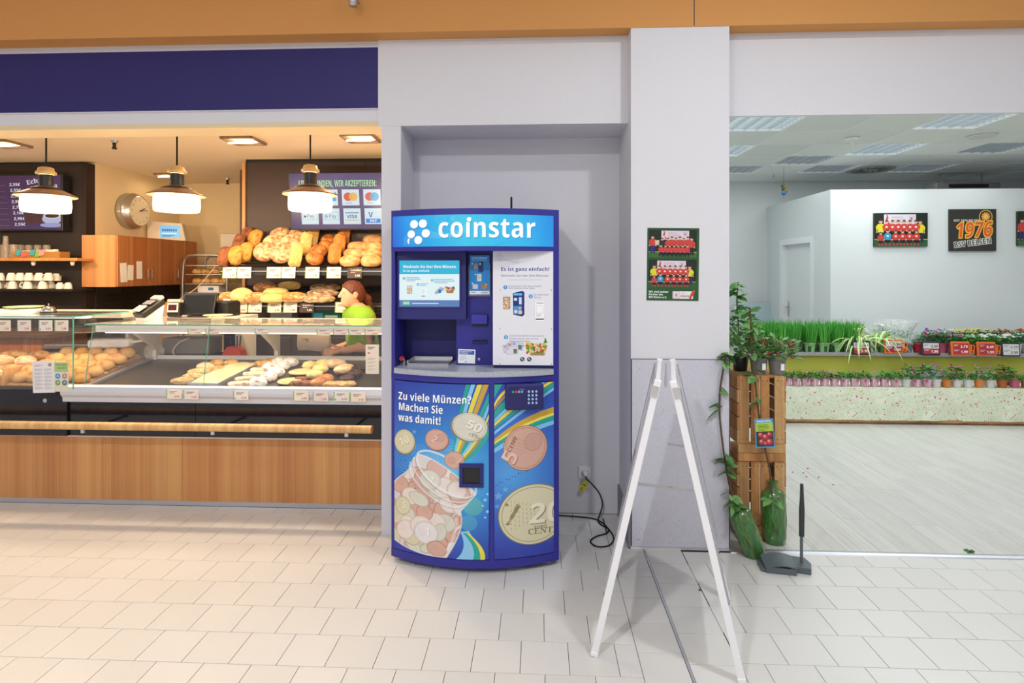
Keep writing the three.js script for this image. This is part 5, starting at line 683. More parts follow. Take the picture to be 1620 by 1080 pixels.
  const cloth = std(0x7fb030, .8); mesh('shirt', field(shirtF, [.02, 1.07, 0], .27, 72), cloth, t).userData.label = 'lime green shirt';
  const trouF = (p) => Math.max(U([...legs, torso[0]], .05)(p) - .012, p[1] - .95, .07 - p[1]); mesh('trousers', field(trouF, [.02, .5, 0], .5, 70), std(0x26242a, .8), t);
  const aprF = (p) => Math.max(Math.abs(U([...torso.slice(0, 2), ...legs.slice(0, 1), ...legs.slice(3, 4)], .06)(p) - .024) - .007, p[1] - .985, .5 - p[1], -.05 - p[0]); mesh('apron', field(aprF, [.05, .74, 0], .26, 72), std(0x4a443f, .8), t);
  mesh('apron_tie', (() => { const g = new THREE.TorusGeometry(.14, .012, 6, 30); g.rotateX(Math.PI / 2); g.scale(1, 1.4, 1.12); return g; })(), std(0x3a3632, .8), t, .0, .975, 0);
  const hairF = (p) => { const q = [p[0] - hd[0], p[1] - hd[1], p[2] - hd[2]]; let d = Math.hypot(q[0] * .9, q[1] * .84, q[2] * 1.04) - .0955; d = Math.max(d, q[0] * .75 - q[1] * .75 - .018); d = Math.max(d, -(cap(q, [.02, -.05, .09], [.0, -.0, .09], .024, .022)), -(cap(q, [.02, -.05, -.09], [.0, -.0, -.09], .024, .022))); d = smin(d, cap(q, [-.09, -.01, 0], [-.13, -.05, .01], .03, .034), .02); d = smin(d, cap(q, [-.13, -.05, .01], [-.15, -.15, .02], .034, .04), .02); d = smin(d, cap(q, [-.15, -.15, .02], [-.13, -.22, .02], .038, .014), .02); return d + .004 * noise.noise(p[0] * 60, p[1] * 60, p[2] * 30); };
  mesh('hair', field(hairF, [.04, 1.37, 0], .24, 84), std(0x5e2a1a, .55), t).userData.label = 'auburn hair in a pony tail';
  for (const s of [-1, 1]) mesh('eye', new THREE.SphereGeometry(.0075, 10, 8), M.black, t, hd[0] + .085, hd[1] + .012, s * .032);
  // paper bag held in front of her
  const q = at(497, 541, 4.6), b = thing('paper_bag', 'cream paper bread bag held by the shop assistant', 'bag', q, .1); mesh('bag', (() => { const g = new THREE.BoxGeometry(.26, .14, .05, 12, 8, 2), p = g.attributes.position; for (let i = 0; i < p.count; i++) { const u = p.getX(i), v = p.getY(i); p.setZ(i, p.getZ(i) * (.4 + .9 * Math.max(0, 1 - (v / .07) ** 2)) + .008 * noise.noise(u * 22, v * 22, 1)); p.setY(i, v + .01 * noise.noise(u * 14, 3, v * 9) - .25 * (u + .0) * (v > 0 ? .25 : .1)); } g.computeVertexNormals(); return g; })(), std(0xe8d4c4, .8), b); mesh('print', box(.05, .03, .002), std(0xa8c060, .7), b, -.06, .02, .032);
}
// ---------- plant shop: shell ----------
const SC = 3.05, SB = 9.25, PF = 7.3, PSX = 3.69, PH = 2.645, SX0 = 1.02, SX1 = 7.6;
{
  const fl = struct('floor_shop', span(SX0, SX1, -.06, -.012, 3.3, SB), std(0x8d8a84, .8));
  const pt = [0, 1, 2].map((i) => wrap(canvas(256, 1024, (x, w, h) => {
    x.fillStyle = ['#c8c6c2', '#c6c4c0', '#cac8c4'][i]; x.fillRect(0, 0, w, h);
    for (let k = 0; k < 170; k++) { const a = rr(0, w), b = rr(-100, h), l = rr(120, 600), v = pick([150, 165, 180, 225, 240]); x.strokeStyle = rgba(v - 14, v - 16, v - 20, rr(.1, .42)); x.lineWidth = rr(.8, 4); x.beginPath(); x.moveTo(a, b); x.bezierCurveTo(a + rr(-12, 12), b + l * .3, a + rr(-12, 12), b + l * .6, a + rr(-9, 9), b + l); x.stroke(); }
    for (let k = 0; k < 5; k++) { const a = rr(20, w - 20), b = rr(0, h); for (let q = 0; q < 9; q++) { x.strokeStyle = rgba(150, 146, 142, .2); x.lineWidth = 1.5; x.beginPath(); x.ellipse(a, b, 4 + q * 4, 24 + q * 22, 0, 0, 7); x.stroke(); } }
  })));
  const pm = pt.map((t) => std(0xffffff, .38, 0, { map: t })), pw = .19, plen = 1.28;
  for (let c = 0; SX0 + c * pw < 6.6; c++) for (let k = -1; k < 5; k++) {
    const off = (c * .47) % 1, a = Math.max(3.325, 3.325 + (k + off) * plen), b = Math.min(SB, 3.325 + (k + 1 + off) * plen); if (b - a < .03) continue; const v = (c * 7 + k * 5 + 30) % 3;
    mesh('plank', once(`pl${(b - a).toFixed(3)},${(c * 3 + k + 9) % 5}`, () => { const g = chamfer(pw - .0016, b - a - .0016, .011, .0006); const p = g.attributes.position, uv = g.attributes.uv, o = ((c * 3 + k + 9) % 5) * .21; for (let i = 0; i < p.count; i++) uv.setXY(i, p.getX(i) / .19 + .5, p.getZ(i) / 1.28 + o); return g; }), pm[v], fl, SX0 + (c + .5) * pw, 0, -(a + b) / 2);
  }
  struct('floor_shop_side', span(6.6, SX1, -.012, 0, 3.3, SB), pm[0]);
  struct('trim_3', alongX([[3.275, 0], [3.28, .006], [3.3, .009], [3.325, .006], [3.33, 0]], SX1 - 1.102), M.alu, 1.102, 0, 0);
  struct('wall_shop_back', uvMetres(span(SX0, SX1, 0, 3.2, SB, SB + .1)), M.wallShop); struct('wall_shop_left', uvMetres(span(SX0 - .08, SX0, 0, 3.2, 3.95, SB)), M.wallShop);
  const part = struct('wall_partition', uvMetres(span(PSX, SX1, 0, PH, PF, PF + .12)), M.wallShop);
  const q = (px) => PSX / slope(px), d0 = q(1284), d1 = q(1238), dh = 2.02;
  mesh('return_wall', uvMetres(merge([span(PSX, PSX + .12, 0, PH, PF + .12, d0), span(PSX, PSX + .12, 0, PH, d1, SB), span(PSX, PSX + .12, dh, PH, d0, d1)])), M.wallShop, part);
  const dr = struct('door_1', span(PSX + .06, PSX + .1, .01, dh - .015, d0 + .015, d1 - .015), std(0xe6eaec, .5));
  mesh('door_frame', merge([span(PSX - .015, PSX + .13, 0, dh + .07, d0 - .07, d0 + .015), span(PSX - .015, PSX + .13, 0, dh + .07, d1 - .015, d1 + .07), span(PSX - .015, PSX + .13, dh - .015, dh + .07, d0 + .015, d1 - .015)]), std(0xf0f2f4, .45), dr);
  mesh('door_plate', box(.006, .22, .04), M.steel, dr, PSX + .057, 1.05, -(d1 - .07)); mesh('door_handle', tube([[PSX + .057, 1.08, -(d1 - .07)], [PSX + .02, 1.08, -(d1 - .07)], [PSX + .015, 1.08, -(d1 - .1)], [PSX + .015, 1.08, -(d1 - .19)]], .009, 16, 8), M.steel, dr);
  // suspended ceiling grid
  struct('ceiling_void', span(SX0 - .1, SX1 + .1, SC + .14, SC + .2, 3.44, SB + .1), M.ceiling);
  const ce = struct('ceiling_shop', span(1.103, SX1, SC + .006, SC + .014, 3.45, 3.99), std(0xdfe3e0, .9)), cm = [std(0xe4e8e4, .92), std(0xdfe4e0, .92)], T = .635, gx = 3.76 - T * 5, gd = 5.9 - T * 3;
  const L = { '2,0': 5, '2,2': 5, '2,4': 5, '3,4': 5, '5,4': 5, '2,6': 1, '5,2': 7, '5,6': 1.2, '3,6': 1, '4,5': 1, '7,4': 1.4, '7,6': 1, '5,0': 6, '7,2': 4 }; delete L['3,4'];
  const glowM = (k) => new THREE.MeshStandardMaterial({ color: 0xffffff, roughness: .5, emissive: 0xeefcff, emissiveIntensity: k }), bright = glowM(1.1), dim = glowM(.35), lou = std(0xd9dde0, .25, .8), frameM = std(0xf0f2f2, .5);
  const skip = { '4,2': 1 };
  for (let i = -1; gx + i * T < SX1 - .02; i++) for (let k = 0; gd + k * T < SB - .02; k++) {
    const x0 = Math.max(SX0, gx + i * T), x1 = Math.min(SX1, gx + (i + 1) * T), a = gd + k * T, b = Math.min(SB, a + T), key = `${i},${k}`; if (x1 - x0 < .02) continue;
    if (!L[key]) { mesh('ceiling_tile', rbox(x1 - x0 - .01, .014, b - a - .01, .002), cm[(i * 3 + k) & 1], ce, (x0 + x1) / 2, SC + .009, -(a + b) / 2); continue; }
    const lit = L[key] > 2, t = thing('louvre_light', lit ? 'square louvred ceiling light, lit, in the white tile ceiling' : 'square louvred ceiling light, dim, above the partition', 'lamp', [(x0 + x1) / 2, SC, -(a + b) / 2], 0, lit ? 'lit louvre lights' : 'dim louvre lights'), s = T - .012;
    mesh('light_panel', box(s, .01, s), lit ? bright : dim, t, 0, .075, 0);
    mesh('frame', merge([moved(box(s, .08, .016), 0, .038, s / 2), moved(box(s, .08, .016), 0, .038, -s / 2), moved(box(.016, .08, s), s / 2, .038, 0), moved(box(.016, .08, s), -s / 2, .038, 0)]), frameM, t);
    for (let n = 1; n < 5; n++) mesh('louvre_blade', box(.006, .045, s - .02), lou, t, -s / 2 + n * s / 5, .026, 0); for (let n = 1; n < 8; n++) mesh('louvre_blade', box(s - .02, .04, .006), lou, t, 0, .026, -s / 2 + n * s / 8);
    const l = new THREE.RectAreaLight(new THREE.Color(...SHOP_COLOR), L[key] * SHOP_K, s * .96, s * .96); l.position.set(0, -.004, 0); l.rotation.x = -Math.PI / 2; t.add(l);
  }
  for (let i = -1; gx + i * T < SX1; i++) mesh('grid_bar', box(.012, .01, SB - gd), frameM, ce, gx + i * T, SC + .003, -(gd + SB) / 2); for (let k = 0; gd + k * T < SB; k++) mesh('grid_bar', box(SX1 - SX0, .009, .012), frameM, ce, (SX0 + SX1) / 2, SC + .003, -(gd + k * T));
  const onC = (px, py) => ground(px, py, SC);
  { const p = onC(1553, 215), t = thing('ceiling_speaker', 'flat round white speaker in the tile ceiling', 'speaker', p); mesh('grille', cyl(.13, .13, .012, 32), std(0xd2d4d2, .6), t, 0, -.006, 0); mesh('rim', new THREE.TorusGeometry(.132, .006, 6, 36), frameM, t, 0, -.006, 0, Math.PI / 2); }
  { const p = onC(1348, 218), t = thing('smoke_detector', 'white rod sensor hanging from the tile ceiling', 'sensor', p); mesh('rose', cyl(.07, .075, .012, 24), frameM, t, 0, -.006, 0); mesh('rod', cyl(.013, .015, .09, 12), std(0xe8e4da, .5), t, 0, -.055, 0); }
  { const p = onC(1377, 268), t = thing('air_diffuser', 'round swirl air diffuser in the tile ceiling', 'vent', [p.x, SC - .002, p.z]); mesh('plate', cyl(.3, .3, .01, 40), std(0xa4a8a4, .6), t, 0, -.004, 0); for (let i = 0; i < 14; i++) { const a = i * Math.PI / 7; mesh('slot', box(.15, .003, .024), M.black, t, .17 * Math.cos(a), -.0105, .17 * Math.sin(a), 0, -a + .25, 0); } }
  { const p = onC(1224, 274), t = thing('sprinkler', 'small white sprinkler head in the plant shop ceiling', 'sprinkler', p); mesh('base', cyl(.025, .02, .015), frameM, t, 0, -.008, 0); mesh('head', cyl(.01, .015, .05, 10), M.steel, t, 0, -.04, 0); }
  { const D = 7.9, p = at(1240, 298, D), t = thing('hanging_ornament', 'small hanging ornament with a blue ball under the ceiling corner', 'ornament', p); mesh('cord', cyl(.002, .002, SC - p.y, 6), M.black, t, 0, (SC - p.y) / 2, 0); mesh('ball', new THREE.SphereGeometry(.035, 16, 12), std(0x3a6fa8, .3), t, 0, -.06, 0); for (let i = 0; i < 4; i++) mesh('leaf', new THREE.SphereGeometry(.03, 10, 8), std([0x4c5a30, 0x6a6a3a, 0x3c4a2a, 0x7a6a3a][i], .6), t, .015 * (i % 2), .04 - i * .025, .01 * (i - 2)); mesh('tail', cyl(.004, .002, .05, 6), std(0x8a6a3a, .6), t, 0, -.115, 0); }
  { const p = at(1520, 296, 8.6), t = thing('hanging_heater', 'dark hanging air heater behind the partition', 'heater', [p.x, SC, -8.6]); mesh('housing', rbox(.9, .1, .3, .01), std(0x8a8a88, .5), t, 0, -.2, 0); mesh('grille', box(.55, .05, .01), M.black, t, 0, -.2, .152); for (const s of [-1, 1]) mesh('hanger', box(.02, .15, .02), M.steel, t, s * .3, -.075, 0); }
  // leaning sheet at the back wall
  { const x0 = at(1160, 500, SB - .1).x, x1 = at(1219, 500, SB - .1).x, y1 = at(1190, 480, SB - .1).y, t = thing('leaning_board', 'pale blue board with light frame leaning on the back wall', 'board', [(x0 + x1) / 2, 0, -(SB - .16)]); mesh('sheet', box(x1 - x0, y1, .012), std(0xb9cdd6, .25), t, 0, y1 / 2, .05, -.07); for (const s of [-1, 1]) mesh('frame', box(.025, y1, .02), std(0xdde2e4, .4), t, s * (x1 - x0) / 2, y1 / 2, .05, -.07); mesh('frame', box(x1 - x0, .025, .02), std(0xdde2e4, .4), t, 0, y1 - .01, -.016, -.07); }
}
// ---------- prints on the walls ----------
const figure = (x, a, b, h, shirt, o = {}) => { const s = h / 100; x.save(); x.translate(a, b); x.scale(s, s); x.fillStyle = o.pants || '#1c1c24'; if (o.kneel) { x.fillRect(-18, -40, 36, 26); x.fillStyle = o.socks || '#c43a34'; x.fillRect(-16, -16, 10, 16); x.fillRect(6, -16, 10, 16); } else { x.fillRect(-14, -46, 12, 46); x.fillRect(2, -46, 12, 46); } const y = o.kneel ? -74 : -84; x.fillStyle = shirt; x.beginPath(); x.moveTo(-12, y); x.lineTo(12, y); x.lineTo(24, y + 14); x.lineTo(18, y + 38); x.lineTo(13, y + 20); x.lineTo(14, y + 40); x.lineTo(-14, y + 40); x.lineTo(-13, y + 20); x.lineTo(-18, y + 38); x.lineTo(-24, y + 14); x.fill(); if (o.badge) { x.fillStyle = '#f0e6e6'; x.fillRect(-6, y + 12, 12, 10); } x.fillStyle = '#dcae96'; disc(x, 0, y - 10, 9, '#dcae96'); x.fillRect(-22, y + 34, 6, 8); x.fillRect(16, y + 34, 6, 8); x.fillStyle = o.hair || '#4a3626'; x.beginPath(); x.arc(0, y - 13, 9, Math.PI, 0); x.fill(); x.restore(); };
const banner = (x, a, b, w, h) => { x.fillStyle = '#dcd6e2'; x.fillRect(a, b, w, h); type(x, 'Kaufland ist', a + w * .24, b + h * .34, h * .2, '#c8554e', { fit: w * .36 }); type(x, 'stolzer Partner', a + w * .24, b + h * .56, h * .2, '#c8554e', { fit: w * .44 }); type(x, 'des BSV Belsen e.V.', a + w * .24, b + h * .78, h * .2, '#c8554e', { weight: 'bold', fit: w * .52 }); x.fillStyle = '#d8543e'; x.beginPath(); x.ellipse(a + w * .1, b + h * .4, w * .035, h * .22, .3, 0, 7); x.fill(); x.fillRect(a + w * .12, b + h * .6, w * .03, h * .3); disc(x, a + w * .17, b + h * .86, h * .09, '#d8543e'); disc(x, a + w * .1, b + h * .14, h * .08, '#d8543e'); x.strokeStyle = '#c03030'; x.lineWidth = 2; x.strokeRect(a + w * .79, b + h * .16, w * .15, h * .5); type(x, 'K', a + w * .865, b + h * .54, h * .4, '#c03030', { weight: 'bold', align: 'center' }); };
const RED = '#d2423a', YEL = '#e2d636';
const photoA = (x, a, b, w, h) => { x.save(); x.beginPath(); x.rect(a, b, w, h); x.clip(); x.fillStyle = '#1a2418'; x.fillRect(a, b, w, h); x.fillStyle = '#3d6a30'; x.fillRect(a, b + h * .82, w, h * .18); x.fillStyle = '#d8cf3a'; x.fillRect(a, b + h * .8, w, h * .02); banner(x, a + w * .26, b + h * .03, w * .58, h * .33); const F2 = (u, v, s, c, o) => figure(x, a + u * w, b + v * h, s * h, c, o); F2(.08, .86, .62, RED, { pants: '#24307a' }); x.fillStyle = '#d8c8a8'; x.fillRect(a + w * .13, b + h * .38, w * .09, h * .18); F2(.28, .84, .52, '#2a2a34'); for (let i = 0; i < 7; i++) F2(.4 + i * .083, .82, .5 + .05 * (i % 2), RED, {}); F2(.89, .92, .62, RED, {}); for (let i = 0; i < 7; i++) F2(.26 + i * .09, .98, .46, RED, { kneel: 1, pants: '#16161c', socks: '#16161c' }); x.restore(); };
const photoB = (x, a, b, w, h) => { x.save(); x.beginPath(); x.rect(a, b, w, h); x.clip(); x.fillStyle = '#19241c'; x.fillRect(a, b, w, h); x.fillStyle = '#2c5a38'; x.fillRect(a, b + h * .8, w, h * .2); x.fillStyle = '#d8cf3a'; x.fillRect(a, b + h * .78, w, h * .015); banner(x, a + w * .18, b + h * .04, w * .6, h * .32); const F2 = (u, v, s, c, o) => figure(x, a + u * w, b + v * h, s * h, c, o); F2(.12, .86, .64, YEL, { pants: '#22284a' }); F2(.86, .88, .64, YEL, { pants: '#22284a' }); for (let i = 0; i < 6; i++) F2(.23 + i * .11, .78, .54, RED, { badge: 1 }); F2(.12, .97, .42, RED, { kneel: 1 }); F2(.25, .97, .5, '#3aa0c8', { kneel: 1, badge: 1 }); for (let i = 0; i < 4; i++) F2(.4 + i * .13, .97, .48, RED, { kneel: 1, badge: 1 }); x.restore(); };
{
  const poster = canvas(760, 1060, (x, w, h) => { x.fillStyle = '#24562c'; x.fillRect(0, 0, w, h); for (let i = 0; i < 2600; i++) { x.fillStyle = rgba(30 + rr(-10, 40), 90 + rr(-30, 30), 40, .5); x.fillRect(rr(0, w), rr(0, h), 2, 7); } photoA(x, 24, 26, 700, 400); photoB(x, 24, 460, 700, 410); type(x, 'Wir sind stolzer', 30, 946, 40, '#fff', { weight: 'bold', fit: 290 }); type(x, 'Partner des', 30, 986, 40, '#fff', { weight: 'bold', fit: 210 }); type(x, 'BSV Belsen e.V.', 30, 1026, 40, '#fff', { weight: 'bold', fit: 268 }); rrect(x, 380, 920, 300, 112, 10, '#ece6e8'); x.strokeStyle = '#c03030'; x.lineWidth = 4; x.strokeRect(392, 932, 88, 88); type(x, 'K', 436, 1000, 64, '#c03030', { weight: 'bold', align: 'center' }); type(x, 'SPIEL', 496, 962, 30, '#b9b0b4', {}); type(x, 'FREUDE', 492, 1006, 38, '#8a2430', { weight: 'bold', fit: 140 }); x.fillStyle = '#d2423a'; x.beginPath(); x.ellipse(668, 960, 22, 52, .5, 0, 7); x.fill(); disc(x, 694, 916, 14, '#d2423a'); disc(x, 640, 1014, 18, '#d2423a'); });
  const p = at(1064.5, 418, 3.303), t = mesh('team_poster', ...picBox(.297, .42, .002, print(poster, .3), M.paper)); t.position.set(p.x, p.y, p.z); t.rotation.z = -.012; tag(t, 'green football team poster with two group photos on the white pillar', 'poster');
  const cv = (px0, px1, py0, py1, tex, label) => { const a = at(px0, py1, PF), b = at(px1, py0, PF), m = mesh('canvas_print', ...picBox(b.x - a.x, b.y - a.y, .03, print(tex, .35), std(0x26301f, .6))); m.position.set((a.x + b.x) / 2, (a.y + b.y) / 2, -PF + .016); tag(m, label, 'picture'); };
  cv(1381, 1465, 337, 390, canvas(504, 318, (x, w, h) => photoB(x, 0, 0, w, h)), 'canvas print of a team in red shirts with two yellow shirts');
  cv(1500, 1573, 331, 397, canvas(440, 400, (x, w, h) => { x.fillStyle = '#33302e'; x.fillRect(0, 0, w, h); disc(x, 340, 72, 64, '#d8c24a'); disc(x, 340, 72, 56, '#2a2624'); disc(x, 340, 72, 42, '#e86a2a'); disc(x, 340, 72, 22, '#f4c85a'); x.strokeStyle = '#f4d87a'; x.lineWidth = 5; for (let i = 0; i < 10; i++) { const a = i * .628; x.beginPath(); x.moveTo(340 + 22 * Math.cos(a), 72 + 22 * Math.sin(a)); x.lineTo(340 + 40 * Math.cos(a), 72 + 40 * Math.sin(a)); x.stroke(); } type(x, 'SEIT 1976 BELSEN', 34, 118, 28, '#e8e2da', { weight: 'bold', fit: 250 }); x.save(); x.transform(1, -.04, -.14, 1.35, 24, -60); type(x, '1976', 60, 250, 150, '#f08a2a', { weight: 'bold', fit: 350, line: 16, stroke: '#f8c24a' }); type(x, '1976', 60, 250, 150, '#e8642a', { weight: 'bold', fit: 350 }); x.restore(); type(x, 'BSV BELSEN', 40, 368, 70, '#33302e', { weight: 'bold', fit: 360, line: 12, stroke: '#e8e6e2', rot: -.12 }); }), 'black canvas print with the orange year and sun emblem');
  cv(1607, 1691, 334, 389, canvas(504, 318, (x, w, h) => photoA(x, 0, 0, w, h)), 'canvas print of players in red jackets beside the year print');
}
// ---------- folding A-board ----------
{
  const t = thing('folding_sign', 'empty white folding A-board standing on the tiles before the pillar', 'sign board', [.583, 0, -2.602], -.224), H = 1.165, S = .29, W = .29, top = .03, L = Math.hypot(H, S - top), an = Math.atan((S - top) / H), wm = std(0xf1eff2, .35, .1), gm = std(0xdfe0e6, .3, .2);
  for (const s of [-1, 1]) {                                   // two leaves leaning on each other
    const p = (n, w, l, d, y, z, off, m) => { const o = mesh(n, rbox(w, l, d, .004), m, t); o.rotation.z = s * an; const c = S - Math.sin(an) * y; o.position.set(s * c + Math.cos(an) * s * off, Math.cos(an) * y + (off ? s * 0 : 0) , z); return o; };
    for (const z of [-1, 1]) { p('stile', .029, L, .03, L / 2 + .004, z * W, 0, wm); const c = p('corner_clip', .033, .05, .02, L - .045, z * (W + .008), .006, M.chrome); p('foot_cap', .033, .02, .034, .011, z * W, 0, M.whitePlastic); }
    p('rail', .02, .036, W * 2 - .036, L - .02, 0, 0, wm); p('rail', .02, .036, W * 2 - .036, .318, 0, 0, wm);
    p('back_sheet', .006, L - .36, W * 2 - .03, .31 + (L - .36) / 2, 0, .012, gm); p('poster_cover', .0016, L - .38, W * 2 - .05, .33 + (L - .38) / 2, 0, .021, phys(0xffffff, .06, { transmission: .8, thickness: 0 }));
    p('snap_edge', .01, L - .33, .014, .31 + (L - .34) / 2, W + .006, .019, std(0xa9abb3, .35, .4)); p('snap_edge', .01, L - .33, .014, .31 + (L - .34) / 2, -W - .006, .019, std(0xa9abb3, .35, .4));
  }
  mesh('hinge_bar', cyl(.005, .005, W * 2, 10), M.steel, t, 0, H - .02, 0, Math.PI / 2);
  mesh('stay', box(.34, .016, .003), wm, t, 0, .53, -W + .03, 0, 0, -.03); mesh('stay', box(.1, .012, .003), wm, t, .06, .745, -W + .03, 0, 0, -.05); mesh('stay_joint', cyl(.008, .008, .008, 10), M.steel, t, .02, .53, -W + .034, Math.PI / 2); mesh('stay_joint', cyl(.007, .007, .008, 10), M.steel, t, .03, .748, -W + .034, Math.PI / 2);
}
// ---------- leaves ----------
function Leaves() { this.p = []; this.c = []; this.i = []; }
Leaves.prototype.add = function (b, d, w, col, droop = 0, seg = 3, stripe) {   // a bent blade from b along d, width w
  const side = V(d.z, 0, -d.x).applyAxisAngle(d.clone().normalize(), rr(-.7, .7)); if (side.length() < 1e-5) side.set(1, 0, 0); side.normalize(); const n0 = this.p.length / 3, len = d.length();
  for (let k = 0; k <= seg; k++) { const t = k / seg, q = b.clone().addScaledVector(d, t); q.y -= droop * len * t * t; const hw = w / 2 * (k === 0 ? .25 : k === seg ? .04 : Math.sin(Math.PI * (t * .8 + .12)) ** .8); for (const s of [-1, 1]) { this.p.push(q.x + side.x * hw * s, q.y + side.y * hw * s, q.z + side.z * hw * s); this.c.push(...(stripe && s > 0 ? stripe : col)); } if (k) { const a = n0 + (k - 1) * 2; this.i.push(a, a + 1, a + 3, a, a + 3, a + 2); } }
};
Leaves.prototype.geo = function () { const g = new THREE.BufferGeometry(); g.setAttribute('position', new THREE.Float32BufferAttribute(this.p, 3)); g.setAttribute('color', new THREE.Float32BufferAttribute(this.c, 3)); g.setIndex(this.i); g.computeVertexNormals(); return g; };
const leafM = new THREE.MeshStandardMaterial({ vertexColors: true, roughness: .55, side: THREE.DoubleSide });
const mixc = (a, b) => lerp3(lin(a), lin(b), rnd());
const bush = (n, r, h, ll, lw, a, b) => { const L = new Leaves(); for (let i = 0; i < n; i++) { const an = rr(0, 6.28), q = Math.sqrt(rnd()) * r, y = rr(.15, 1) * h * (1 - .4 * (q / r) ** 2); const d = V(Math.cos(an) * rr(.3, 1), rr(.1, .9), Math.sin(an) * rr(.3, 1)).normalize().multiplyScalar(ll * rr(.6, 1.2)); L.add(V(Math.cos(an) * q, y, Math.sin(an) * q), d, lw * rr(.7, 1.2), mixc(a, b), rr(0, .5)); } return L.geo(); };
const grass = (n, r, h, w, a, b, spread = .35) => { const L = new Leaves(); for (let i = 0; i < n; i++) { const an = rr(0, 6.28), q = Math.sqrt(rnd()) * r; const d = V(Math.cos(an) * spread * rr(0, 1), 1, Math.sin(an) * spread * rr(0, 1)).multiplyScalar(h * rr(.7, 1.1)); L.add(V(Math.cos(an) * q, 0, Math.sin(an) * q), d, w, mixc(a, b), rr(0, .3), 4); } return L.geo(); };
const potG = (r, h, lip = .006) => lathe([[0, .002], [r * .78, 0], [r * .8, .002], [r, h - .012], [r + lip, h - .012], [r + lip, h], [r - .003, h], [r * .9, h - .014], [0, h - .014]], 20);
const blossom = (r, c1, c2) => { const L = new Leaves(); for (let i = 0; i < 9; i++) { const a = i * .698; L.add(V(0, 0, 0), V(Math.cos(a), .35, Math.sin(a)).multiplyScalar(r), r * .75, mixc(c1, c2), .2, 2); } for (let i = 0; i < 6; i++) { const a = i * 1.05; L.add(V(0, .002, 0), V(Math.cos(a) * .5, .6, Math.sin(a) * .5).multiplyScalar(r * .7), r * .5, mixc(c1, c2), 0, 2); } return L.geo(); };
const BL = {}; for (const [k, a, b] of [['pink', '#e878a8', '#f4a8c8'], ['deep', '#d83a78', '#e85a90'], ['red', '#b01838', '#d02848'], ['white', '#f4f4ec', '#ffffff'], ['yellow', '#e8d840', '#f0e860'], ['lilac', '#b070c8', '#c890d8'], ['orange', '#d87838', '#e89048']]) BL[k] = blossom(.016, a, b);
const potMats = { pink: std(0xffffff, .5, 0, { map: canvas(256, 64, (x, w, h) => { x.fillStyle = '#d9a8bc'; x.fillRect(0, 0, w, h); for (let i = 0; i < 4; i++) { x.fillStyle = '#c05878'; x.beginPath(); x.ellipse(30 + i * 64, 34, 14, 9, 0, 0, 7); x.fill(); } x.fillStyle = '#efe6ea'; for (let i = 0; i < 4; i++) x.fillRect(52 + i * 64, 16, 8, 34); }) }), white: std(0xdfdcdc, .5), terra: std(0xb8643c, .7), orange: std(0xe08a4c, .6), grey: std(0x76787c, .5), green: std(0xffffff, .5, 0, { map: canvas(256, 64, (x, w, h) => { x.fillStyle = '#8cc078'; x.fillRect(0, 0, w, h); for (let i = 0; i < 4; i++) { x.fillStyle = '#d86a88'; disc(x, 32 + i * 64, 30, 11, '#d86a88'); x.fillStyle = '#2c5a34'; x.fillRect(26 + i * 64, 42, 26, 10); } }) }), red: std(0xb82438, .4), black: std(0x26262a, .5), rose: std(0xc86080, .5) };
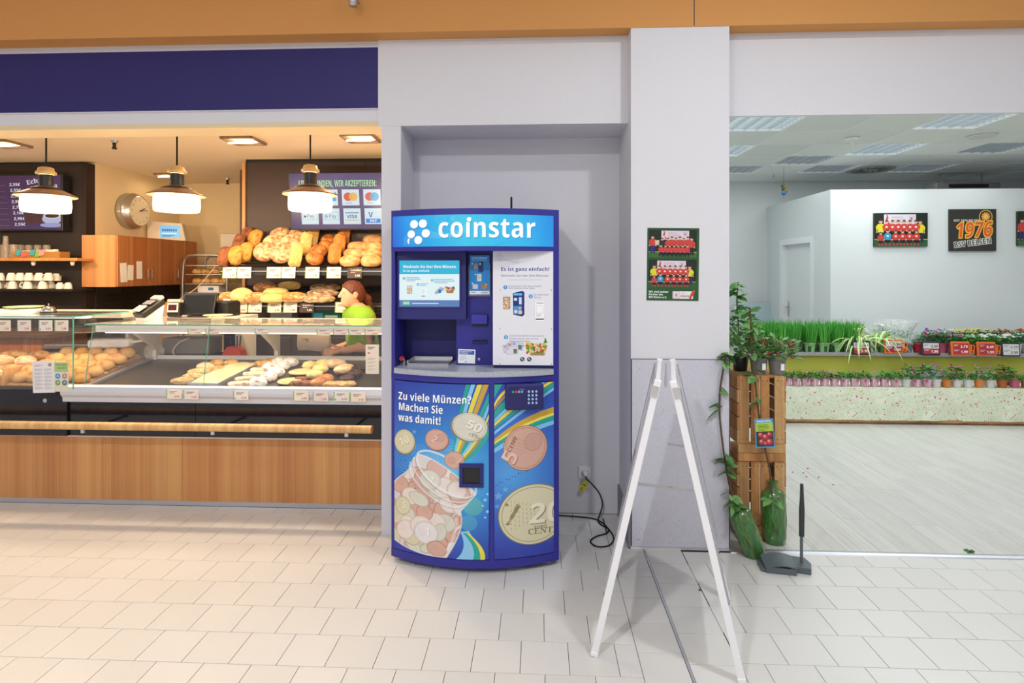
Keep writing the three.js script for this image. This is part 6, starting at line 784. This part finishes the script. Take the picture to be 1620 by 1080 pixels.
// ---------- flower steps ----------
const FT = { D: 6.12, y1: .388, D2: 6.52, y2: .69, x0: 2.05, x1: 6.3 };
{
  const t = thing('flower_table', 'two-step flower table covered in dotted cloth and green felt', 'table', [0, 0, 0]);
  const dots = wrap(canvas(512, 256, (x, w, h) => { x.fillStyle = '#e4ead0'; x.fillRect(0, 0, w, h); for (let i = 0; i < 26; i++) { x.fillStyle = rgba(240, 243, 228, .6); x.beginPath(); x.ellipse(rr(0, w), rr(0, h), rr(12, 34), rr(10, 26), 0, 0, 7); x.fill(); } for (let i = 0; i < 420; i++) disc(x, rr(0, w), rr(0, h), rr(1.2, 2.4), pick(['#8aa04a', '#a89a50', '#b8a060', '#6f8a3c'])); for (let i = 0; i < 46; i++) { x.fillStyle = pick(['#d84a7c', '#e0709a', '#c83a6a']); x.beginPath(); x.ellipse(rr(0, w), rr(0, h), rr(3, 5.5), rr(2.5, 5), rr(0, 3), 0, 7); x.fill(); } }), 1, 1), cl = std(0xffffff, .85, 0, { map: dots, side: THREE.DoubleSide });
  const drape = (x0, x1, y0, y1, D, amp, nx, ny, f) => { const g = new THREE.PlaneGeometry(x1 - x0, y1 - y0, nx, ny), p = g.attributes.position, uv = g.attributes.uv; for (let i = 0; i < p.count; i++) { const x = p.getX(i), y = p.getY(i), k = .5 - y / (y1 - y0); p.setXYZ(i, x + (x0 + x1) / 2, y + (y0 + y1) / 2 + (k > .95 ? .012 * noise.noise(x * 5, 2, 7) : 0), -D + amp * k * (noise.noise(x * f, 1, 3) + .5 * noise.noise(x * f * 2.3, y * 5, 8))); uv.setXY(i, x / .8, y / .4); } g.computeVertexNormals(); return g; };
  mesh('dotted_cloth', drape(FT.x0, FT.x1, .045, FT.y1, FT.D - .012, .03, 120, 8, 3), cl, t); mesh('step_top', span(FT.x0, FT.x1, FT.y1 - .012, FT.y1, FT.D - .012, FT.D2 + .02), cl, t);
  mesh('pallet', merge([span(FT.x0, FT.x1, .0, .1, FT.D + .03, FT.D + .06), span(FT.x0, FT.x1, .022, .05, FT.D - .002, FT.D + .1)]), M.crate[0], t); for (let i = 0; i < 5; i++) mesh('pallet_foot', box(.12, .03, .1), M.crate[1], t, FT.x0 + .3 + i * .9, .015, -(FT.D + .08));
  mesh('step_body', span(FT.x0 + .02, FT.x1 - .02, .1, FT.y1 - .012, FT.D + .06, FT.D2), M.crate[2], t); mesh('upper_body', span(FT.x0 + .02, FT.x1 - .02, .05, FT.y2 - .03, FT.D2 + .06, 7.24), M.crate[2], t);
  const felt = std(0xffffff, .95, 0, { side: THREE.DoubleSide, map: wrap(canvas(256, 128, (x, w, h) => { x.fillStyle = '#a9a848'; x.fillRect(0, 0, w, h); for (let i = 0; i < 4000; i++) { x.fillStyle = rgba(pick([140, 170, 195]), pick([150, 180, 200]), 50, .3); x.fillRect(rr(0, w), rr(0, h), 3, 1); } }), 2, 2) });
  mesh('green_felt', drape(FT.x0, FT.x1, FT.y1 + .003, FT.y2 - .03, FT.D2 + .03, .035, 90, 8, 2.2), felt, t); mesh('metal_tray', merge([span(FT.x0, FT.x1, FT.y2 - .012, FT.y2, FT.D2, 7.24), span(FT.x0, FT.x1, FT.y2 - .03, FT.y2 + .012, FT.D2 - .006, FT.D2)]), M.steel, t);
}
{ // front row of small pots
  const G = potG(.045, .082), fol = [0, 1, 2].map(() => bush(130, .06, .09, .036, .013, '#2a6c30', '#4f9a40')), low = bush(110, .06, .07, .03, .009, '#3a7a4a', '#6aa86a');
  const row = [[1229, 'pink', 0], [1245, 'pink', 'pink'], [1259.5, 'pink', 0], [1274, 'pink', 'pink'], [1288, 'pink', 0], [1304, 'pink', 'pink'], [1320, 'pink', 'pink'], [1336, 'pink', 0], [1351.6, 'pink', 'pink'], [1367.5, 'pink', 0], [1383, 'pink', 'lilac'], [1399, 'pink', 0], [1416, 'pink', 0], [1433, 'white', 'pink'], [1450, 'pink', 'pink'], [1466.6, 'pink', 'lilac'], [1481, 'white', 'lilac'], [1497, 'orange', 'pink'], [1513.5, 'white', 'deep'], [1531, 'white', 'pink'], [1549, 'orange', 'pink'], [1566.4, 'white', 'pink'], [1585, 'terra', 'red'], [1605, 'rose', 'red'], [1623, 'terra', 'lilac'], [1643, 'terra', 'red']];
  const word = { pink: 'pale pink', white: 'white', orange: 'orange', terra: 'terracotta', rose: 'rose coloured' }, fw = { pink: 'pink blossoms', lilac: 'lilac blossoms', deep: 'deep pink blossoms', red: 'dark red blossoms', 0: 'green leaves only' };
  const pot = (px, c, f, D, y, s, where) => { const x = at(px, 600, D).x, l = `small ${word[c]} pot with ${fw[f]} ${where}`, t = thing('flower_pot', l, 'potted plant', [x, y, -D], rr(0, 6), `${word[c]} pots with ${fw[f]} ${where}`); t.scale.setScalar(s); mesh('pot', G, potMats[c], t); mesh('foliage', f === 'lilac' ? low : pick(fol), leafM, t, 0, .07, 0); if (f) for (let i = 0; i < (f === 'deep' ? 9 : 6); i++) { const a = rr(0, 6.28), q = rr(.01, .06), m = mesh('blossom', BL[f], leafM, t, q * Math.cos(a), rr(.12, .165), q * Math.sin(a)); m.scale.setScalar(rr(.8, f === 'deep' ? 1.6 : 1.2)); } return t; };
  for (const [px, c, f] of row) pot(px, c, f, FT.D + .055, FT.y1 + .001, 1, 'on the dotted cloth step');
  for (const [px, c, f] of [[1440, 'white', 'pink'], [1462, 'white', 'pink'], [1484, 'white', 'lilac'], [1510, 'white', 'pink'], [1590, 'terra', 'red'], [1556, 'white', 'lilac']]) pot(px, c, f, FT.D + .21, FT.y1 + .001, 1.25, 'in the second row before the green felt');
}
{ // upper step
  const Y = FT.y2 + .001, G = potG(.062, .105), gr = [0, 1, 2].map(() => grass(260, .07, .27, .008, '#2c8a2a', '#6cc850', .26));
  const gp = (px, D, v) => { const t = thing('grass_pot', D < 6.7 ? 'green pot of bright cat grass in the front of the upper step' : 'green pot of bright cat grass behind the front grass pots', 'potted plant', [at(px, 550, D).x, Y, -D], v * 2, D < 6.7 ? 'front grass pots' : 'rear grass pots'); mesh('pot', G, potMats.green, t); mesh('grass', gr[v % 3], leafM, t, 0, .09, 0); };
  [1200, 1218, 1237, 1255, 1281, 1303, 1324, 1343].forEach((px, i) => gp(px, 6.63, i)); [1190, 1210, 1230, 1250, 1270, 1290, 1311, 1331, 1352].forEach((px, i) => gp(px, 6.83, i + 1));
  // spider plants with striped leaves
  const sp = () => { const L = new Leaves(); for (let i = 0; i < 64; i++) { const a = rr(0, 6.28), e = rr(.55, 1.35), l = rr(.26, .42); L.add(V(Math.cos(a) * .02, 0, Math.sin(a) * .02), V(Math.cos(a) * Math.cos(e), Math.sin(e) * 1.2, Math.sin(a) * Math.cos(e)).multiplyScalar(l),   .02, lin('#8cc45c'), rr(.5, 1.3), 6, lin('#e8eeb8')); } return L.geo(); };
  [[1357, 6.6, 'price display with leaves over it'], [1391, 6.62, 'orange framed price display']].forEach(([px, D, w]) => { const t = thing('spider_plant', `spider plant with arching striped leaves behind the ${w}`, 'potted plant', [at(px, 550, D).x, Y, -D]); mesh('pot', G, potMats.green, t); mesh('leaves', sp(), leafM, t, 0, .1, 0); });
  const mix = (name, label, px, D, c, fol, fl, n, s, h) => { const t = thing(name, label, 'potted plant', [at(px, 550, D).x, Y, -D], rr(0, 6), label); mesh('pot', G, potMats[c], t); mesh('foliage', fol, leafM, t, 0, .09, 0); for (let i = 0; i < n; i++) { const a = rr(0, 6.28), q = Math.sqrt(rnd()) * .085; const m = mesh('blossom', BL[fl], leafM, t, q * Math.cos(a), h + rr(-.02, .02), q * Math.sin(a)); m.scale.setScalar(s * rr(1.1, 1.6)); } };
  const lav = [bush(160, .09, .2, .07, .006, '#5f8a6a', '#8fb098'), bush(160, .09, .2, .06, .006, '#4f8a5a', '#86b08a')], asr = [bush(260, .095, .12, .048, .016, '#2f6a3c', '#5f9a64'), bush(260, .095, .13, .048, .015, '#2c6434', '#558f56')], mum = [bush(260, .09, .11, .04, .018, '#3f8a3a', '#72b050')];
  for (const [px, D] of [[1412, 6.78], [1392, 6.82]]) mix('daisy_pot', 'pot of white daisies with feathery grey green leaves', px, D, 'grey', lav[0], 'white', 5, 1.4, .29); mix('lavender_pot', 'grey pot of silvery lavender beside the red wrapped pot', 1434, 6.62, 'grey', lav[1], 'lilac', 2, .8, .26); mix('wrapped_pot', 'red foil wrapped pot beside the lavender', 1453, 6.64, 'red', bush(40, .05, .06, .04, .014, '#3a7a48', '#6aa070'), 'deep', 1, .8, .13);
  for (const px of [1468, 1487, 1506]) mix('aster_pot', 'pot of pink asters behind the black framed price display', px, 6.66, 'rose', asr[px % 2], px < 1490 ? 'deep' : 'pink', 8, 1, .185); for (const px of [1526, 1545]) mix('white_flower_pot', 'pot of small white flowers behind the orange price displays', px, 6.66, 'red', mum[0], 'white', 12, .9, .17); for (const px of [1566, 1586]) mix('daisy_mum_pot', 'pot of large white chrysanthemums in the front row', px, 6.66, 'grey', mum[0], 'white', 14, 1.4, .18); for (const px of [1606, 1626]) mix('wrapped_mum_pot', 'pot of cream flowers in clear foil in the front row', px, 6.66, 'white', asr[0], 'white', 10, 1.1, .19);
  for (const [px, f, w] of [[1475, 'lilac', 'lilac'], [1497, 'white', 'white'], [1518, 'yellow', 'yellow'], [1539, 'yellow', 'yellow'], [1560, 'yellow', 'yellow'], [1580, 'orange', 'orange'], [1602, 'orange', 'orange'], [1624, 'orange', 'orange']]) mix('rear_flower_pot', `pot of ${w} flowers in the rear row of the upper step`, px, 6.9, 'grey', asr[1], f, 12, 1.1, .22);
  // clear cellophane sleeves round the daisies
  { const t = thing('plant_sleeve', 'clear crumpled plastic sleeve around the white daisies', 'sleeve', [at(1422, 540, 6.8).x, Y, -6.84]); mesh('sleeve', lathe([[.07, 0], [.1, .12], [.17, .26], [.21, .34]], 14), phys(0xffffff, .25, { transmission: .92, thickness: 0, side: THREE.DoubleSide }), t); mesh('hem', new THREE.TorusGeometry(.21, .0015, 4, 20), M.whitePlastic, t, 0, .34, 0, Math.PI / 2); }
  // electronic price displays hung on the step edge
  const pd = (px, py, frame, a, b, style, label) => { const D = FT.D2 - .03, p = at(px, py, D), t = thing('price_display', label, 'price display', p); const tex = canvas(168, 120, (x, w, h) => { x.fillStyle = '#d9d6d8'; x.fillRect(0, 0, w, h); const r = '#b23440'; if (style === 2) { x.fillStyle = r; x.fillRect(0, 0, w, h); } else if (style === 1) { x.fillStyle = r; x.fillRect(0, 60, w, 60); } const d = style === 2 ? '#fff' : '#333', e = style ? '#fff' : '#333'; lines(x, 10, 14, 60, 2, 10, d, 3); type(x, a, 158, 48, 40, d, { weight: 'bold', align: 'right' }); lines(x, 10, 70, 70, 2, 10, e, 3); type(x, b, 158, 106, 40, e, { weight: 'bold', align: 'right' }); });
    mesh('casing', rbox(.2, .158, .022, .008), std(frame, .45), t, 0, 0, 0, -.08); mesh('print', new THREE.PlaneGeometry(.168, .12), print(tex, .3), t, 0, 0, .0125, -.08); if (frame === 0xe8722a) { mesh('alert_tab', rbox(.05, .1, .012, .005), std(frame, .45), t, .128, -.005, .002, -.08, 0, -.12); mesh('alert_mark', box(.012, .05, .003), M.black, t, .13, .012, .01, -.08, 0, -.12); mesh('alert_dot', cyl(.008, .008, .003, 12), M.black, t, .122, -.033, .01, Math.PI / 2); } };
  pd(1362, 550, 0x2a2c30, '2.49', '1.99', 1, 'black framed price display half hidden by striped leaves'); pd(1413, 548, 0xe8722a, '5.99', '1.99', 1, 'orange framed price display beside the striped leaves'); pd(1472, 551, 0x2a2c30, '3.99', '1.99', 1, 'black framed price display with red lower half under the asters'); pd(1519, 551.5, 0xe8722a, '2.79', '1.99', 2, 'orange framed red price display beside the black one with red lower half'); pd(1560, 552, 0xe8722a, '0.49', '1.99', 2, 'orange framed red price display beside the pale black framed one'); pd(1598, 552.5, 0x2a2c30, '1.11', '2.99', 0, 'black framed pale price display without red');
}
// ---------- crates with plants at the shop entrance ----------
{
  const D = 3.45, x0 = at(1170, 650, D).x, x1 = at(1241, 650, D).x, dp = .36, W = x1 - x0;
  const crate = (y0, y1, beam, label) => {
    const t = thing('wooden_crate', label, 'crate', [x0, y0, -D]), h = y1 - y0, m = (i) => M.crate[i % 3]; const put = (n, a, b, c, d, e, f, i) => mesh(n, uvMetres(moved(rbox(b - a, d - c, f - e, .0025), (a + b) / 2, (c + d) / 2, -(e + f) / 2)), m(i), t);
    const px = [[1170, 1185.6], [1188.5, 1202], [1203.4, 1217.6], [1225.6, 1241.5]]; px.forEach(([a, b], i) => put('slat', at(a, 650, D).x - x0, at(b, 650, D).x - x0, beam, h - .002, 0, .012, i));
    for (let i = 0; i < 5; i++) { const b0 = beam + (h - beam) * i / 5, b1 = beam + (h - beam) * (i + 1) / 5 - .006; put('side_board', -.012, 0, b0, b1, .004, dp, i); put('side_board', W, W + .012, b0, b1, .004, dp, i + 1); put('back_board', 0, W * .74, b0, b1, dp - .012, dp, i + 2); }
    put('top_board', 0, W, h - .014, h, .012, dp - .012, 1); put('beam', -.012, W + .004, 0, beam * .5 - .002, -.012, .012, 2); put('beam', -.012, W + .004, beam * .5, beam, -.012, .012, 0); put('bottom_board', 0, W, 0, .014, .012, dp - .012, 1);
    for (const [a, b] of px) for (const yy of [h - .03, beam + .03]) for (const k of [-1, 1]) mesh('nail', once('nail', () => cyl(.0028, .0028, .002, 8)), std(0x3a2c20, .6), t, (at(a, 650, D).x + at(b, 650, D).x) / 2 - x0 + k * .014, yy, .001, Math.PI / 2); return t;
  };
  crate(0, .472, .085, 'wooden crate standing on end at the bottom of the pair'); crate(.475, .985, .1, 'wooden crate stood on the lower one, carrying potted plants');
  const Y = .986, pot = potG(.05, .1), big = bush(300, .12, .27, .06, .024, '#4c8a3c', '#96c86c'), mid = bush(170, .1, .16, .06, .022, '#4a8040', '#90ba74'), red = new THREE.SphereGeometry(.008, 10, 8), rm = std(0xb01c28, .35), lb = std(0xf2f2f0, .6);
  const berry = (px, c, fol, n, label, d) => { const t = thing('berry_plant', label, 'potted plant', [at(px, 580, 3.45 + d).x, Y, -(3.45 + d)]); mesh('pot', pot, c, t); mesh('foliage', fol, leafM, t, 0, .08, 0); for (let i = 0; i < n; i++) mesh('berry', red, rm, t, rr(-.09, .1), rr(.11, .22), rr(0, .1)); mesh('pot_label', box(.022, .04, .002), lb, t, .012, .05, .052, .08); };
  berry(1200, std(0x77746f, .5), mid, 12, 'grey potted berry plant beside the tall climber on the crate', .07); berry(1229, std(0x77746f, .5), mid, 14, 'grey potted berry plant with hanging red berries at the crate edge', .06);
  { const p = [at(1172, 580, 3.62).x, Y, -3.63], t = thing('climber_pot', 'black pot with a tall green climber on the crate', 'potted plant', p); mesh('pot', pot, M.blackPlastic, t); mesh('foliage', big, leafM, t, 0, .09, 0); const st = [[0, .08, 0], [-.02, .3, .02], [-.035, .45, .04], [-.03, .56, .05]]; mesh('stem', tube(st, .004, 16, 5), std(0x5a4a30, .7), t); const L = new Leaves(), c = new THREE.CatmullRomCurve3(st.map((v) => V(...v))); for (let i = 0; i < 46; i++) { const a = rr(0, 6.28); L.add(c.getPoint(rr(.35, 1)), V(Math.cos(a), rr(-.3, .6), Math.sin(a)).multiplyScalar(rr(.045, .085)), rr(.028, .04), mixc('#3f7a34', '#7ab45a'), rr(.1, .6), 4); } mesh('climbing_leaves', L.geo(), leafM, t); }
  // two young apple trees with wrapped roots
  const wrapM = [phys(0x3c6a2c, .35, { clearcoat: .8, clearcoatRoughness: .15 })], wrapT = wrap(canvas(128, 256, (x, w, h) => { x.fillStyle = '#2f6428'; x.fillRect(0, 0, w, h); for (let i = 0; i < 500; i++) { x.strokeStyle = rgba(pick([30, 60, 100, 140]), pick([70, 110, 150, 170]), pick([30, 50, 80]), .5); x.lineWidth = rr(1, 3); x.beginPath(); const a = rr(0, w), b = rr(0, h); x.moveTo(a, b); x.lineTo(a + rr(-14, 14), b + rr(20, 70)); x.stroke(); } }), 2, 1); wrapM[0].color.set(0xffffff); wrapM[0].map = wrapT;
  const rootBag = (r, h, s) => { const g = new THREE.CylinderGeometry(1, 1, 1, 36, 26), p = g.attributes.position; for (let i = 0; i < p.count; i++) { const a = Math.atan2(p.getZ(i), p.getX(i)), v = p.getY(i) + .5, rad = Math.hypot(p.getX(i), p.getZ(i)); let q = v < .8 ? r * (.92 + .12 * Math.sin(v * 3.4)) : v < .9 ? r * (1 - (v - .8) * 7.5) : r * (.25 + (v - .9) * 2.2); q *= 1 + .05 * noise.noise(Math.cos(a) * 3 + s, v * 4, Math.sin(a) * 3) + .035 * noise.noise(Math.cos(a) * 9 + s, v * 16, Math.sin(a) * 9); if (v < .04) q *= .9; p.setXYZ(i, Math.cos(a) * q * rad, v * h, Math.sin(a) * q * rad * .85); } g.computeVertexNormals(); return g; };
  const tree = (label, base, up, bagR, bagH, pts, leafAt, s) => {
    const t = thing('apple_tree', label, 'young tree', base); const q = new THREE.Quaternion().setFromUnitVectors(V(0, 1, 0), up.clone().normalize()), b = mesh('root_bag', rootBag(bagR, bagH, s), wrapM[0], t); b.quaternion.copy(q); b.position.y = .004; b.userData.label = 'roots wrapped in glossy green plastic';
    const loc = pts.map((p) => p.clone().sub(V(base.x, base.y, base.z))); mesh('stem', tube(loc, .0055, 60, 6), std(0x5e4632, .75), t); const c = new THREE.CatmullRomCurve3(loc), L = new Leaves(); for (const [u, n] of leafAt) for (let i = 0; i < n; i++) { const a = rr(0, 6.28); L.add(c.getPoint(Math.min(1, Math.max(0, u + rr(-.03, .03)))), V(Math.cos(a), rr(-.5, .5), Math.sin(a)).multiplyScalar(rr(.045, .085)), rr(.026, .044), mixc('#3c7436', '#7aae60'), rr(.1, .7), 4); } mesh('leaves', L.geo(), leafM, t); return t;
  };
  const b1 = ground(1226, 858), T1 = tree('young apple tree with picture tag, its wrapped roots upright before the crates', b1, V(-.03, 1, -.02), .068, .36, [at(1222, 790, 3.38), at(1218, 745, 3.39), at(1210, 707, 3.4), at(1200, 652, 3.4), at(1195, 607, 3.41), at(1190, 566, 3.42), at(1188, 516, 3.43), at(1186, 486, 3.44)], [[.0, 5], [.5, 3], [.62, 4], [.75, 5], [.86, 6], [.97, 9]], 1);
  const tg = canvas(174, 270, (x, w, h) => { x.fillStyle = '#3f9ad8'; x.fillRect(0, 0, w, h); x.fillStyle = '#b8d04a'; x.fillRect(8, 34, w - 16, 96); type(x, 'HERBSTAPFEL', 16, 28, 22, '#fff', { weight: 'bold', fit: 140 }); lines(x, 26, 54, 110, 5, 13, '#5f8a2a', 6); x.fillStyle = '#27401f'; x.fillRect(8, 118, w - 16, 142); for (const [a, b, r] of [[50, 150, 26], [92, 170, 30], [132, 148, 24], [56, 214, 28], [128, 218, 32], [92, 232, 20]]) { disc(x, a, b, r, '#b8283c'); disc(x, a - 5, b - 6, r * .6, '#d8606a'); disc(x, a - 7, b - 9, r * .25, '#f0b8b0'); } });
  const tp = at(1209.5, 685, 3.375), tl = mesh('picture_tag', ...picBox(.108, .168, .003, print(tg, .3), M.paper), T1, tp.x - b1.x, tp.y - b1.y, tp.z - b1.z, 0, 0, .06); tl.userData.label = 'blue picture tag with red apples';
  const b2 = ground(1196, 880), tip = at(1166, 802, 3.27), T2 = tree('young apple tree leaning on the pillar, its wrapped roots tilted', b2, tip.clone().sub(b2), .062, tip.distanceTo(b2) + .03, [tip, at(1156, 775, 3.27), at(1149, 740, 3.275), at(1143, 700, 3.275), at(1138.5, 655, 3.275), at(1139, 620, 3.275), at(1144, 585, 3.275), at(1149, 560, 3.275)], [[.02, 8], [.1, 4], [.28, 9], [.34, 9], [.62, 4], [.72, 2], [.92, 7], [1, 9]], 5);
}
// ---------- long-handled dustpan ----------
{
  const gm = std(0x596268, .5, .1), b = ground(1268, 900), t = thing('dustpan', 'grey lobby dustpan with upright handle on the tiles by the threshold', 'dustpan', b, -.16), P = (px, py) => ground(px, py).sub(b).applyAxisAngle(V(0, 1, 0), .16);
  mesh('heel', (() => { const s = new THREE.Shape([[-.06, -.045], [.03, -.055], [.045, .0], [.03, .06], [-.06, .065]].map((v) => new THREE.Vector2(...v))), g = new THREE.ExtrudeGeometry(s, { depth: .03, bevelEnabled: true, bevelSize: .003, bevelThickness: .003, bevelSegments: 1 }); g.rotateX(-Math.PI / 2); return g; })(), gm, t, 0, .004, 0);
  mesh('pan', (() => { const g = new THREE.BoxGeometry(.16, .006, .12, 6, 1, 6), p = g.attributes.position; for (let i = 0; i < p.count; i++) p.setY(i, p.getY(i) + .022 + .02 * Math.cos(p.getX(i) / .16 * 3)); g.computeVertexNormals(); return g; })(), gm, t, -.12, .012, .02, .12, .05, .06); mesh('pan_lip', rbox(.05, .012, .1, .003), gm, t, -.195, .012, .025, 0, .05, 0); mesh('pan_side', box(.15, .04, .005), gm, t, -.12, .024, -.04); mesh('pan_side', box(.15, .03, .005), gm, t, -.12, .018, .08);
  mesh('handle', lathe([[0, .02], [.008, .02], [.008, .2], [0, .2]], 12), gm, t); mesh('grip', (() => { const s = new THREE.Shape([[-.003, .44], [.006, .44], [.009, .36], [.012, .3], [.01, .16], [-.009, .16], [-.009, .3], [-.005, .36]].map((v) => new THREE.Vector2(...v))); return new THREE.ExtrudeGeometry(s, { depth: .014, bevelEnabled: true, bevelSize: .002, bevelThickness: .002, bevelSegments: 1 }); })(), std(0x2f3236, .5), t, 0, .02, -.007);
}
// ---------- small litter ----------
{
  const lf = new Leaves(), p = ground(1534, 873); for (let i = 0; i < 5; i++) { const a = i * 1.25; lf.add(V(0, .004, 0), V(Math.cos(a), .25, Math.sin(a)).multiplyScalar(.03), .02, mixc('#2c5a28', '#3f7a34'), .2); } const m = mesh('fallen_leaves', lf.geo(), leafM); m.position.copy(p); tag(m, 'dark green leaf sprig dropped at the shop threshold', 'leaf');
  const pl = new THREE.IcosahedronGeometry(.006, 0); for (const [px, py] of [[1254, 747], [1271, 748], [1276, 754], [1318, 767], [1278, 741], [1295, 755]]) { const o = mesh('fallen_petal', pl, std(px % 2 ? 0x8a2a28 : 0xa83a36, .6)); o.position.copy(ground(px, py)).y = .003; o.scale.set(1.6, .5, 1); o.rotation.y = px; tag(o, 'tiny red petal fallen on the pale planks', 'petal', 'petals on the planks'); }
  const bud = mesh('leaf_scrap', pl, std(0x4a5a2a, .7)); bud.position.copy(ground(1107, 934)).y = .004; tag(bud, 'tiny green leaf scrap on a tile under the A-board', 'leaf');
}
// spotlight on the bulkhead and the blue sign band
{ const p = at(558, 0, 3.2), t = thing('bulkhead_spot', 'small steel spot fixed to the orange bulkhead', 'lamp', [p.x, p.y, -3.3]); mesh('arm', box(.014, .014, .09), M.steel, t, 0, .03, .045); mesh('head', lathe([[0, -.03], [.022, -.03], [.026, .0], [.022, .04], [0, .045]], 16), M.steel, t, 0, 0, .09); }
{ const y0 = at(300, 176, 3.42).y, y1 = at(300, 80, 3.42).y, t = thing('sign_band', 'plain dark blue sign band above the bakery opening', 'sign', [(-6.5 - .98) / 2, y0, -3.42]); mesh('panel', rbox(6.5 - .98, y1 - y0, .012, .002), M.blue, t, 0, (y1 - y0) / 2, 0); for (const y of [0, y1 - y0]) mesh('edge', box(6.5 - .98, .006, .014), std(0xdcdbe6, .5), t, 0, y, 0); }
scene.traverse((o) => { if (o.isMesh) { o.castShadow = o.receiveShadow = true; } if (o.isLight && o.shadow) o.castShadow = true; });
renderer.render(scene, camera);
